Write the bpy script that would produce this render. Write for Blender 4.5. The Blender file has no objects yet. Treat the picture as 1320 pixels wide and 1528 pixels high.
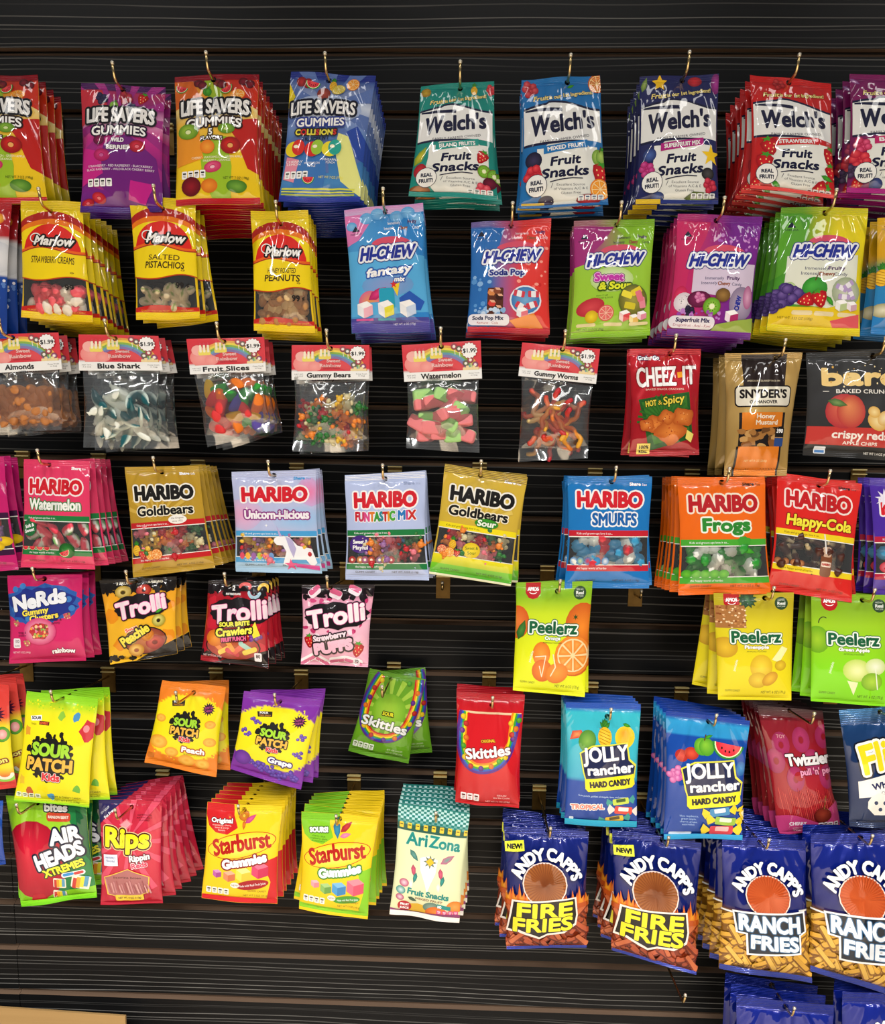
import bpy, math, random
import numpy as np
from mathutils import Vector, Matrix, Euler

SC = bpy.context.scene
COL = SC.collection
R2D = math.radians

# ------------------------------------------------------------------ camera
# wall plane y = 0, viewer at -y; z = 0 is the camera height
F_PX, PX, PY = 1220.0, 660.0, 935.0
DIST = 1.47
PITCH, YAW, ROLL = 8.4, 1.7, 1.0
cam = bpy.data.cameras.new('camera')
cam.sensor_fit = 'HORIZONTAL'
cam.sensor_width = 36.0
cam.lens = F_PX / 1320.0 * 36.0
cam.shift_x = 0.0
cam.shift_y = (PY - 764.0) / 1320.0
cam.clip_start = 0.02
cam_ob = bpy.data.objects.new('camera', cam)
COL.objects.link(cam_ob)
fw = Vector((-math.sin(R2D(YAW)) * math.cos(R2D(PITCH)), math.cos(R2D(YAW)) * math.cos(R2D(PITCH)), -math.sin(R2D(PITCH))))
q = fw.to_track_quat('-Z', 'Y')
CAMLOC = Vector((0.0, -DIST, 0.0))
CAMM = q.to_matrix() @ Matrix.Rotation(R2D(ROLL), 3, 'Z')
cam_ob.matrix_world = Matrix.Translation(CAMLOC) @ CAMM.to_4x4()
SC.camera = cam_ob


def at(px, py, d=0.0):
    """photo pixel -> point on the vertical plane d metres in front of the wall"""
    v = CAMM @ Vector(((px - PX) / F_PX, -(py - PY) / F_PX, -1.0))
    s = (-d - CAMLOC.y) / v.y
    return CAMLOC + v * s


# ------------------------------------------------------------------ light
SC.view_settings.view_transform = 'Standard'
SC.view_settings.look = 'None'
SC.view_settings.exposure = 0.0
SC.view_settings.gamma = 1.0
SC.view_settings.use_curve_mapping = False
SC.cycles.transparent_max_bounces = 24
SC.cycles.max_bounces = 8
SC.cycles.use_denoising = True

world = bpy.data.worlds.new('store')
SC.world = world
world.use_nodes = True
world.node_tree.nodes['Background'].inputs[0].default_value = (0.92, 0.96, 1.0, 1)
world.node_tree.nodes['Background'].inputs[1].default_value = 0.15


def area(name, loc, sx, sy, power, rot=(0, 0, 0), col=(1, 0.98, 0.95)):
    l = bpy.data.lights.new(name, 'AREA')
    l.shape = 'RECTANGLE'
    l.size, l.size_y = sx, sy
    l.energy = power
    l.color = col
    o = bpy.data.objects.new(name, l)
    o.location = loc
    o.rotation_euler = rot
    COL.objects.link(o)
    return o


for i, (y, p) in enumerate(((-1.5, 8), (-2.7, 108), (-4.3, 300))):
    for j, x in enumerate((-1.5, 0.0, 1.5)):
        area('ceiling_troffer', (x + 0.2, y, 1.75), 1.1, 0.28, p, (R2D(-24 if i else -8), 0, 0))

# ------------------------------------------------------------------ colour and materials


def lin(c):
    if isinstance(c, str):
        c = c.lstrip('#')
        if len(c) == 3:
            c = ''.join(k * 2 for k in c)
        c = [int(c[i:i + 2], 16) / 255.0 for i in (0, 2, 4)]
    return tuple((v / 12.92 if v <= 0.04045 else ((v + 0.055) / 1.055) ** 2.4) for v in c)


def newmat(name):
    m = bpy.data.materials.new(name)
    m.use_nodes = True
    nt = m.node_tree
    for n in list(nt.nodes):
        nt.nodes.remove(n)
    out = nt.nodes.new('ShaderNodeOutputMaterial')
    return m, nt, out


def N(nt, t, **k):
    n = nt.nodes.new(t)
    for a, b in k.items():
        setattr(n, a, b)
    return n


def crinkle(nt, strength, dist, sx, sz, fine=0.35, seal=False):
    """bump normal of crumpled film, in the bag's own space"""
    L = nt.links.new
    tc = N(nt, 'ShaderNodeTexCoord')
    oi = N(nt, 'ShaderNodeObjectInfo')
    # folds fan out downwards from the hanging hole (the origin of bag space)
    sp = N(nt, 'ShaderNodeSeparateXYZ')
    L(tc.outputs['Object'], sp.inputs[0])
    den = N(nt, 'ShaderNodeMath', operation='SUBTRACT')
    den.inputs[0].default_value = 0.085
    L(sp.outputs['Z'], den.inputs[1])
    dm = N(nt, 'ShaderNodeMath', operation='MAXIMUM')
    dm.inputs[1].default_value = 0.03
    L(den.outputs[0], dm.inputs[0])
    fx = N(nt, 'ShaderNodeMath', operation='DIVIDE')
    L(sp.outputs['X'], fx.inputs[0])
    L(dm.outputs[0], fx.inputs[1])
    cb = N(nt, 'ShaderNodeCombineXYZ')
    for src, dst, k in ((fx.outputs[0], 'X', sx * .16), (sp.outputs['Z'], 'Z', sz), (sp.outputs['Y'], 'Y', sx * .5)):
        q_ = N(nt, 'ShaderNodeMath', operation='MULTIPLY')
        q_.inputs[1].default_value = k
        L(src, q_.inputs[0])
        L(q_.outputs[0], cb.inputs[dst])
    mp = cb
    ad = N(nt, 'ShaderNodeVectorMath', operation='ADD')
    mu = N(nt, 'ShaderNodeMath', operation='MULTIPLY')
    mu.inputs[1].default_value = 37.0
    L(oi.outputs['Random'], mu.inputs[0])
    L(mp.outputs[0], ad.inputs[0])
    L(mu.outputs[0], ad.inputs[1])
    n1 = N(nt, 'ShaderNodeTexNoise', noise_type='RIDGED_MULTIFRACTAL')
    n1.inputs['Scale'].default_value = 1.0
    n1.inputs['Detail'].default_value = 1.5
    n1.inputs['Distortion'].default_value = 0.5
    L(ad.outputs[0], n1.inputs['Vector'])
    n2 = N(nt, 'ShaderNodeTexNoise')
    n2.inputs['Scale'].default_value = 0.8
    n2.inputs['Detail'].default_value = 2.0
    L(ad.outputs[0], n2.inputs['Vector'])
    mx = N(nt, 'ShaderNodeMath', operation='MULTIPLY_ADD')
    mx.inputs[1].default_value = fine
    L(n1.outputs[0], mx.inputs[0])
    L(n2.outputs[0], mx.inputs[2])
    h = mx.outputs[0]
    if seal:
        wv = N(nt, 'ShaderNodeTexWave', wave_type='BANDS', bands_direction='Z')
        wv.inputs['Scale'].default_value = 110.0
        wv.inputs['Distortion'].default_value = 0.0
        L(tc.outputs['Object'], wv.inputs['Vector'])
        m2 = N(nt, 'ShaderNodeMath', operation='MULTIPLY_ADD')
        m2.inputs[1].default_value = 0.15
        L(wv.outputs['Fac'], m2.inputs[0])
        L(h, m2.inputs[2])
        h = m2.outputs[0]
    bp = N(nt, 'ShaderNodeBump')
    bp.inputs['Strength'].default_value = strength
    bp.inputs['Distance'].default_value = dist
    L(h, bp.inputs['Height'])
    return bp.outputs[0]


def film(name, rough=0.2, metal=0.0, strength=0.5, dist=0.004, sx=22, sz=9, fine=0.5, seal=False, spec=0.5, coat=0.0):
    m, nt, out = newmat(name)
    b = N(nt, 'ShaderNodeBsdfPrincipled')
    at_ = N(nt, 'ShaderNodeAttribute', attribute_name='Col')
    nt.links.new(at_.outputs['Color'], b.inputs['Base Color'])
    b.inputs['Roughness'].default_value = rough
    b.inputs['Metallic'].default_value = metal
    b.inputs['Specular IOR Level'].default_value = spec
    b.inputs['Coat Weight'].default_value = coat
    b.inputs['Coat Roughness'].default_value = 0.035
    nrm = crinkle(nt, strength, dist, sx, sz, fine, seal)
    nt.links.new(nrm, b.inputs['Normal'])
    if coat:
        nt.links.new(nrm, b.inputs['Coat Normal'])
    nt.links.new(b.outputs[0], out.inputs[0])
    return m


MAT = {}
MAT['film'] = film('printed_film', 0.35, 0, 0.8, 0.010, 24, 6, 0.8, spec=0.1, coat=1.0)
MAT['film_seal'] = film('crimped_film', 0.35, 0, 0.5, 0.005, 26, 8, 0.4, True, spec=.15, coat=0.5)
MAT['foil'] = film('printed_foil', 0.3, 0.15, 0.9, 0.014, 24, 8, 0.8, spec=0.1, coat=1.0)
MAT['foil_seal'] = film('crimped_foil', 0.25, 0.45, 0.6, 0.006, 26, 12, 0.5, True, coat=0.6)
MAT['matte'] = film('matte_film', 0.42, 0, 0.6, 0.008, 20, 7, 0.5, spec=.2, coat=0.5)
MAT['matte_seal'] = film('matte_crimped_film', 0.42, 0, 0.45, 0.005, 20, 8, 0.35, True, spec=.2, coat=0.3)
MAT['card'] = film('printed_card', 0.45, 0, 0.05, 0.002, 8, 8, 0.1, coat=0.25)
MAT['candy'] = film('gummy_candy', 0.3, 0, 0.25, 0.002, 160, 160, 0.2, spec=0.5)
MAT['sugar'] = film('sugared_candy', 0.6, 0, 0.6, 0.001, 900, 900, 0.3, spec=0.4)
MAT['nut'] = film('nut_skin', 0.5, 0, 0.4, 0.0015, 300, 120, 0.4, spec=0.35)


def clear_film(name, haze, gloss):
    m, nt, out = newmat(name)
    L = nt.links.new
    nrm = crinkle(nt, 0.9, 0.010, 24, 10, 0.6)
    tr = N(nt, 'ShaderNodeBsdfTransparent')
    tr.inputs[0].default_value = (0.96, 0.97, 0.97, 1)
    gl = N(nt, 'ShaderNodeBsdfGlossy')
    gl.inputs['Roughness'].default_value = 0.07
    gl.inputs[0].default_value = (1, 1, 1, 1)
    L(nrm, gl.inputs['Normal'])
    df = N(nt, 'ShaderNodeBsdfDiffuse')
    df.inputs[0].default_value = (0.8, 0.82, 0.82, 1)
    L(nrm, df.inputs['Normal'])
    m1 = N(nt, 'ShaderNodeMixShader')
    m1.inputs[0].default_value = haze
    L(tr.outputs[0], m1.inputs[1])
    L(df.outputs[0], m1.inputs[2])
    fr = N(nt, 'ShaderNodeFresnel')
    fr.inputs[0].default_value = 1.5
    L(nrm, fr.inputs['Normal'])
    ml = N(nt, 'ShaderNodeMath', operation='MULTIPLY_ADD', use_clamp=True)
    ml.inputs[1].default_value = gloss
    ml.inputs[2].default_value = 0.0
    L(fr.outputs[0], ml.inputs[0])
    m2 = N(nt, 'ShaderNodeMixShader')
    L(ml.outputs[0], m2.inputs[0])
    L(m1.outputs[0], m2.inputs[1])
    L(gl.outputs[0], m2.inputs[2])
    L(m2.outputs[0], out.inputs[0])
    return m


MAT['clear'] = clear_film('clear_film', 0.04, 2.4)
MAT['window'] = clear_film('clear_window_film', 0.045, 1.6)


def simple(name, col, rough=0.5, metal=0.0, noise=None, bump=0.0):
    m, nt, out = newmat(name)
    b = N(nt, 'ShaderNodeBsdfPrincipled')
    b.inputs['Base Color'].default_value = (*lin(col), 1)
    b.inputs['Roughness'].default_value = rough
    b.inputs['Metallic'].default_value = metal
    if noise:
        col2, sc = noise
        tc = N(nt, 'ShaderNodeTexCoord')
        mp = N(nt, 'ShaderNodeMapping')
        mp.inputs['Scale'].default_value = sc
        nt.links.new(tc.outputs['Object'], mp.inputs[0])
        n = N(nt, 'ShaderNodeTexNoise')
        n.inputs['Scale'].default_value = 1
        n.inputs['Detail'].default_value = 5
        nt.links.new(mp.outputs[0], n.inputs['Vector'])
        mx = N(nt, 'ShaderNodeMix', data_type='RGBA')
        mx.inputs[6].default_value = (*lin(col), 1)
        mx.inputs[7].default_value = (*lin(col2), 1)
        nt.links.new(n.outputs[0], mx.inputs[0])
        nt.links.new(mx.outputs[2], b.inputs['Base Color'])
        if bump:
            bp = N(nt, 'ShaderNodeBump')
            bp.inputs['Strength'].default_value = bump
            bp.inputs['Distance'].default_value = 0.002
            nt.links.new(n.outputs[0], bp.inputs['Height'])
            nt.links.new(bp.outputs[0], b.inputs['Normal'])
    nt.links.new(b.outputs[0], out.inputs[0])
    return m


MAT['brass'] = simple('zinc_wire', '#d9bd86', 0.22, 1.0)
MAT['tipcap'] = simple('bright_tip', '#e8e0cc', 0.25, 0.7)
MAT['plate'] = simple('zinc_plate', '#a07c40', 0.3, 0.8, ('#6e5228', (60, 60, 90)))  # shade on the upright face is put into this darker tone
MAT['lip'] = simple('zinc_lip_painted_glint', '#f4dc94', 0.4, 0.2)  # same metal as the plate, reflected light painted in as a paler colour
MAT['groove'] = simple('raw_fibreboard', '#6e5642', 0.7, 0, ('#5a4636', (4, 40, 160)))
MAT['cardboard'] = simple('cardboard', '#b8935c', 0.8, 0, ('#a47f4b', (3, 30, 90)), 0.2)
MAT['floor'] = simple('beige_floor_tile', '#b7a893', 0.35, 0, ('#a39481', (3, 3, 3)))

# dark laminate with thin pale grain lines
m, nt, out = newmat('dark_woodgrain_laminate')
L = nt.links.new
tc = N(nt, 'ShaderNodeTexCoord')
b = N(nt, 'ShaderNodeBsdfPrincipled')
b.inputs['Roughness'].default_value = 0.34
b.inputs['Specular IOR Level'].default_value = 0.14


def grain(scale, lo, hi, detail=2.0):
    mp = N(nt, 'ShaderNodeMapping')
    mp.inputs['Scale'].default_value = scale
    L(tc.outputs['Object'], mp.inputs[0])
    n = N(nt, 'ShaderNodeTexNoise')
    n.inputs['Scale'].default_value = 1.0
    n.inputs['Detail'].default_value = detail
    n.inputs['Roughness'].default_value = 0.6
    L(mp.outputs[0], n.inputs['Vector'])
    return n.outputs[0]


def ridge(h, centre, width):
    s = N(nt, 'ShaderNodeMath', operation='SUBTRACT')
    s.inputs[1].default_value = centre
    L(h, s.inputs[0])
    a = N(nt, 'ShaderNodeMath', operation='ABSOLUTE')
    L(s.outputs[0], a.inputs[0])
    r = N(nt, 'ShaderNodeMapRange', interpolation_type='SMOOTHSTEP')
    r.inputs[1].default_value = 0.0
    r.inputs[2].default_value = width
    r.inputs[3].default_value = 1.0
    r.inputs[4].default_value = 0.0
    L(a.outputs[0], r.inputs[0])
    return r.outputs[0]


g2 = grain((1.2, 1, 300), 0, 1, 3.0)
sep = N(nt, 'ShaderNodeSeparateXYZ')
L(tc.outputs['Object'], sep.inputs[0])
wob = grain((1.1, 1, 7), 0, 1, 2.0)


def lines(per_m, half, wobble, offs):
    """thin grain lines of even width that wander a little along their length"""
    w1 = N(nt, 'ShaderNodeMath', operation='MULTIPLY_ADD')
    w1.inputs[1].default_value = per_m
    w1.inputs[2].default_value = offs
    L(sep.outputs['Z'], w1.inputs[0])
    w2 = N(nt, 'ShaderNodeMath', operation='MULTIPLY_ADD')
    w2.inputs[1].default_value = wobble
    L(wob, w2.inputs[0])
    L(w1.outputs[0], w2.inputs[2])
    vo = N(nt, 'ShaderNodeTexVoronoi', voronoi_dimensions='1D', feature='DISTANCE_TO_EDGE')
    vo.inputs['Scale'].default_value = 1.0
    L(w2.outputs[0], vo.inputs['W'])
    r = N(nt, 'ShaderNodeMapRange', interpolation_type='SMOOTHSTEP')
    r.inputs[1].default_value = half * .35
    r.inputs[2].default_value = half
    r.inputs[3].default_value = 1.0
    r.inputs[4].default_value = 0.0
    L(vo.outputs['Distance'], r.inputs[0])
    g = grain((0.5, 1, 40), 0, 1, 1.0)
    m_ = N(nt, 'ShaderNodeMapRange')
    m_.inputs[1].default_value = 0.36
    m_.inputs[2].default_value = 0.62
    m_.inputs[3].default_value = 0.12
    L(g, m_.inputs[0])
    mu = N(nt, 'ShaderNodeMath', operation='MULTIPLY')
    L(r.outputs[0], mu.inputs[0])
    L(m_.outputs[0], mu.inputs[1])
    return mu.outputs[0]


la, lb = lines(62, 0.062, 1.6, 3.0), lines(33, 0.036, 1.1, 50.0)
ml = N(nt, 'ShaderNodeMath', operation='MAXIMUM')
L(la, ml.inputs[0])
L(lb, ml.inputs[1])
mixa = N(nt, 'ShaderNodeMix', data_type='RGBA')
mixa.inputs[6].default_value = (*lin('#0d0d0e'), 1)
mixa.inputs[7].default_value = (*lin('#1a1a1a'), 1)
L(g2, mixa.inputs[0])
mixb = N(nt, 'ShaderNodeMix', data_type='RGBA')
L(ml.outputs[0], mixb.inputs[0])
L(mixa.outputs[2], mixb.inputs[6])
mixb.inputs[7].default_value = (*lin('#73716d'), 1)
L(mixb.outputs[2], b.inputs['Base Color'])
L(b.outputs[0], out.inputs[0])
MAT['wall'] = m

# ------------------------------------------------------------------ object helpers


def tag(o, label=None, cat=None, group=None, kind=None):
    for k, v in (('label', label), ('category', cat), ('group', group), ('kind', kind)):
        if v:
            o[k] = v
    return o


def empty(name, loc=(0, 0, 0)):
    o = bpy.data.objects.new(name, None)
    o.empty_display_size = 0.02
    o.location = loc
    COL.objects.link(o)
    return o


def link(name, me, parent=None, loc=None):
    o = bpy.data.objects.new(name, me)
    COL.objects.link(o)
    if parent:
        o.parent = parent
    if loc is not None:
        o.location = loc
    return o


def mesh_np(name, V, F, mat, cols=None, nors=None, smooth=True):
    me = bpy.data.meshes.new(name)
    V = np.asarray(V, np.float32)
    F = [tuple(int(k) for k in f) for f in F] if not isinstance(F, np.ndarray) else F
    if isinstance(F, np.ndarray):
        k = F.shape[1]
        me.vertices.add(len(V))
        me.vertices.foreach_set('co', V.ravel())
        me.loops.add(F.size)
        me.polygons.add(len(F))
        me.polygons.foreach_set('loop_start', (np.arange(len(F)) * k).astype(np.int32))
        me.loops.foreach_set('vertex_index', np.ascontiguousarray(F.ravel(), np.int32))
        me.update(calc_edges=True)
    else:
        me.from_pydata([tuple(v) for v in V], [], F)
    me.materials.append(mat)
    if cols is not None:
        ca = me.color_attributes.new('Col', 'FLOAT_COLOR', 'POINT')
        c4 = np.ones((len(V), 4), np.float32)
        c4[:, :3] = cols
        ca.data.foreach_set('color', c4.ravel())
    me.polygons.foreach_set('use_smooth', [smooth] * len(me.polygons))
    if nors is not None:
        me.normals_split_custom_set_from_vertices([tuple(n) for n in nors])
    me.update()
    return me


class MB:
    """plain geometry collector"""

    def __init__(s):
        s.v, s.f = [], []

    def box(s, a, b):
        n = len(s.v)
        (x0, y0, z0), (x1, y1, z1) = a, b
        s.v += [(x0, y0, z0), (x1, y0, z0), (x1, y1, z0), (x0, y1, z0), (x0, y0, z1), (x1, y0, z1), (x1, y1, z1), (x0, y1, z1)]
        s.f += [tuple(n + k for k in q) for q in ((0, 3, 2, 1), (4, 5, 6, 7), (0, 1, 5, 4), (1, 2, 6, 5), (2, 3, 7, 6), (3, 0, 4, 7))]
        return s

    def tube(s, pts, rad, seg=8, cap=True):
        pts = [Vector(p) for p in pts]
        rr = rad if isinstance(rad, (list, tuple)) else [rad] * len(pts)
        n0 = len(s.v)
        up = Vector((1, 0, 0.01))
        for i, p in enumerate(pts):
            t = (pts[min(i + 1, len(pts) - 1)] - pts[max(i - 1, 0)]).normalized()
            a = t.cross(up)
            if a.length < 1e-4:
                a = t.cross(Vector((0, 0, 1)))
            a.normalize()
            bb = t.cross(a)
            for k in range(seg):
                an = 2 * math.pi * k / seg
                s.v.append(tuple(p + (a * math.cos(an) + bb * math.sin(an)) * rr[i]))
        for i in range(len(pts) - 1):
            for k in range(seg):
                k2 = (k + 1) % seg
                s.f.append((n0 + i * seg + k, n0 + i * seg + k2, n0 + (i + 1) * seg + k2, n0 + (i + 1) * seg + k))
        if cap:
            s.f.append(tuple(n0 + k for k in range(seg))[::-1])
            s.f.append(tuple(n0 + (len(pts) - 1) * seg + k for k in range(seg)))
        return s

    def mesh(s, name, mat, smooth=False, cols=None):
        return mesh_np(name, s.v, s.f, mat, cols, None, smooth)

# ------------------------------------------------------------------ setting: slatwall, floor, ceiling
GROOVES_PX = [-10, 80, 170, 260, 350, 439, 521, 602, 685, 766, 847, 925, 1000, 1074, 1147, 1219, 1290, 1362, 1433, 1499, 1566, 1632, 1697]
GZ = sorted(at(600, y, 0.0).z for y in GROOVES_PX)
pitch_ = float(np.polyfit(range(len(GZ)), GZ, 1)[0])
base_ = float(np.polyfit(range(len(GZ)), GZ, 1)[1])
GZ = [base_ + pitch_ * i for i in range(-6, len(GZ) + 4)]
SEAM = at(24, 1400, 0.0).x


def slat_panel(x0, x1, dz):
    V, F, T = [], [], []
    gh, gd = 0.0052, 0.011
    prof = []
    for i, z in enumerate(GZ[:-1]):
        z2 = GZ[i + 1]
        prof.append(((0.0, z + gh), (0.0, z2 - gh - .002), 0))          # slat face
        prof.append(((0.0, z2 - gh - .002), (gd, z2 - gh + .0035), 1))   # sloped lower lip
        prof.append(((gd, z2 - gh + .0035), (gd, z2 + gh - .0035), 1))           # groove back
        prof.append(((gd, z2 + gh), (0.0, z2 + gh), 1))          # upper lip
    for (a, b_, k) in prof:
        n = len(V)
        V += [(x0, a[0], a[1] + dz), (x1, a[0], a[1] + dz), (x1, b_[0], b_[1] + dz), (x0, b_[0], b_[1] + dz)]
        F.append((n, n + 1, n + 2, n + 3))
        T.append(k)
    # closed back and edges so the panel has real thickness
    lo, hi = GZ[0] + gh + dz, GZ[-1] + gh + dz
    for q_ in (((x0, .02, lo), (x0, .02, hi), (x1, .02, hi), (x1, .02, lo)), ((x0, 0, lo), (x0, .02, lo), (x1, .02, lo), (x1, 0, lo)),
               ((x0, 0, hi), (x1, 0, hi), (x1, .02, hi), (x0, .02, hi))):
        n = len(V)
        V += list(q_)
        F.append((n, n + 1, n + 2, n + 3))
        T.append(0)
    me = mesh_np('wall_back', V, F, MAT['wall'], smooth=False)
    me.materials.append(MAT['groove'])
    me.polygons.foreach_set('material_index', T)
    o = link('wall_back', me)
    o['kind'] = 'structure'
    return o


slat_panel(SEAM + 0.0006, 1.9, 0.0)
slat_panel(-1.9, SEAM - 0.0006, -0.0012)
FLOOR_Z = -1.55
o = link('floor', MB().box((-3.5, -5.0, FLOOR_Z - 0.02), (3.5, 0.02, FLOOR_Z)).mesh('floor', MAT['floor']))
o['kind'] = 'structure'

# ------------------------------------------------------------------ printed artwork (flat vector shapes in bag units: width 100)
GLY = {}


def build_glyphs():
    chars = [chr(i) for i in range(33, 127)] + ['\u00a2']
    obs = []
    for c in chars + [k + 'I' for k in chars] + ['I I']:
        cu = bpy.data.curves.new('glyph', 'FONT')
        cu.body = c
        cu.size = 1.0
        cu.resolution_u = 3
        ob = bpy.data.objects.new('glyph', cu)
        COL.objects.link(ob)
        obs.append((c, ob))
    dg = bpy.context.evaluated_depsgraph_get()
    dg.update()
    data = {}
    for c, ob in obs:
        ev = ob.evaluated_get(dg)
        me = ev.to_mesh()
        n = len(me.vertices)
        co = np.zeros(n * 3, np.float64)
        me.vertices.foreach_get('co', co)
        me.calc_loop_triangles()
        t = np.zeros(len(me.loop_triangles) * 3, np.int32)
        me.loop_triangles.foreach_get('vertices', t)
        data[c] = (co.reshape(-1, 3)[:, :2], t.reshape(-1, 3))
        ev.to_mesh_clear()
    for c, ob in obs:
        cu = ob.data
        bpy.data.objects.remove(ob)
        bpy.data.curves.remove(cu)
    lsbI = data['I'][0][:, 0].min()
    wI = data['I'][0][:, 0].max()
    for c in chars:
        v, t = data[c]
        adv = data[c + 'I'][0][:, 0].max() - wI
        cnt = {}
        for a, b_, d in t:
            for e in ((a, b_), (b_, d), (d, a)):
                k = (min(e), max(e))
                cnt[k] = cnt.get(k, 0) + 1
        # merge by position so that shared outline points count once
        key = {}
        ids = []
        for p in v:
            kk = (round(p[0], 5), round(p[1], 5))
            ids.append(key.setdefault(kk, len(key)))
        cnt2 = {}
        pos = {}
        for p, i in zip(v, ids):
            pos[i] = p
        for a, b_, d in t:
            for e in ((a, b_), (b_, d), (d, a)):
                x, y = ids[e[0]], ids[e[1]]
                k = (min(x, y), max(x, y))
                cnt2[k] = cnt2.get(k, 0) + 1
        be = [(pos[a], pos[b_]) for (a, b_), n in cnt2.items() if n == 1]
        GLY[c] = (v, t, np.array(be) if be else np.zeros((0, 2, 2)), adv)
    v = data['I I'][0]
    GLY[' '] = (np.zeros((0, 2)), np.zeros((0, 3), np.int32), np.zeros((0, 2, 2)), v[:, 0].max() - wI - (data['II'][0][:, 0].max() - wI) if False else 0.26)


build_glyphs()
CAPH = GLY['H'][0][:, 1].max()


def clip_half(T, C, axis, val, keep_less):
    """clip triangles T (n,3,2), colours C (n,3,3) by x/y <= val (or >=)"""
    if not len(T):
        return T, C
    d = (T[:, :, axis] - val) * (1 if keep_less else -1)
    ins = d <= 1e-9
    allin = ins.all(1)
    some = ins.any(1) & ~allin
    oT, oC = [T[allin]], [C[allin]]
    nt_, nc_ = [], []
    for i in np.nonzero(some)[0]:
        pts = []
        for k in range(3):
            k2 = (k + 1) % 3
            a, b_ = T[i, k], T[i, k2]
            if ins[i, k]:
                pts.append((a, C[i, k]))
            if ins[i, k] != ins[i, k2]:
                s = d[i, k] / (d[i, k] - d[i, k2])
                pts.append((a + (b_ - a) * s, C[i, k] + (C[i, k2] - C[i, k]) * s))
        for j in range(1, len(pts) - 1):
            nt_.append([pts[0][0], pts[j][0], pts[j + 1][0]])
            nc_.append([pts[0][1], pts[j][1], pts[j + 1][1]])
    if nt_:
        oT.append(np.array(nt_))
        oC.append(np.array(nc_))
    return np.concatenate(oT), np.concatenate(oC)


def subdivide(T, C, Lr, L=2.5, focus=None):
    """halve the longest edge until none is longer than L units (finer near focus)"""
    for _ in range(14):
        e = np.linalg.norm(T - np.roll(T, -1, 1), axis=2)
        lim = np.full(len(T), L)
        if focus is not None:
            cx = T.mean(1)
            lim = np.where(np.hypot(cx[:, 0] - focus[0], cx[:, 1] - focus[1]) < 7, 0.9, L)
        k = e.argmax(1)
        big = e.max(1) > lim
        if not big.any():
            break
        idx = np.nonzero(big)[0]
        kk = k[idx]
        a, b_, c = T[idx, kk], T[idx, (kk + 1) % 3], T[idx, (kk + 2) % 3]
        ca, cb, cc = C[idx, kk], C[idx, (kk + 1) % 3], C[idx, (kk + 2) % 3]
        mT, mC = (a + b_) / 2, (ca + cb) / 2
        T = np.concatenate([T[~big], np.stack([a, mT, c], 1), np.stack([mT, b_, c], 1)])
        C = np.concatenate([C[~big], np.stack([ca, mC, cc], 1), np.stack([mC, cb, cc], 1)])
        Lr = np.concatenate([Lr[~big], Lr[idx], Lr[idx]])
    return T, C, Lr


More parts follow.
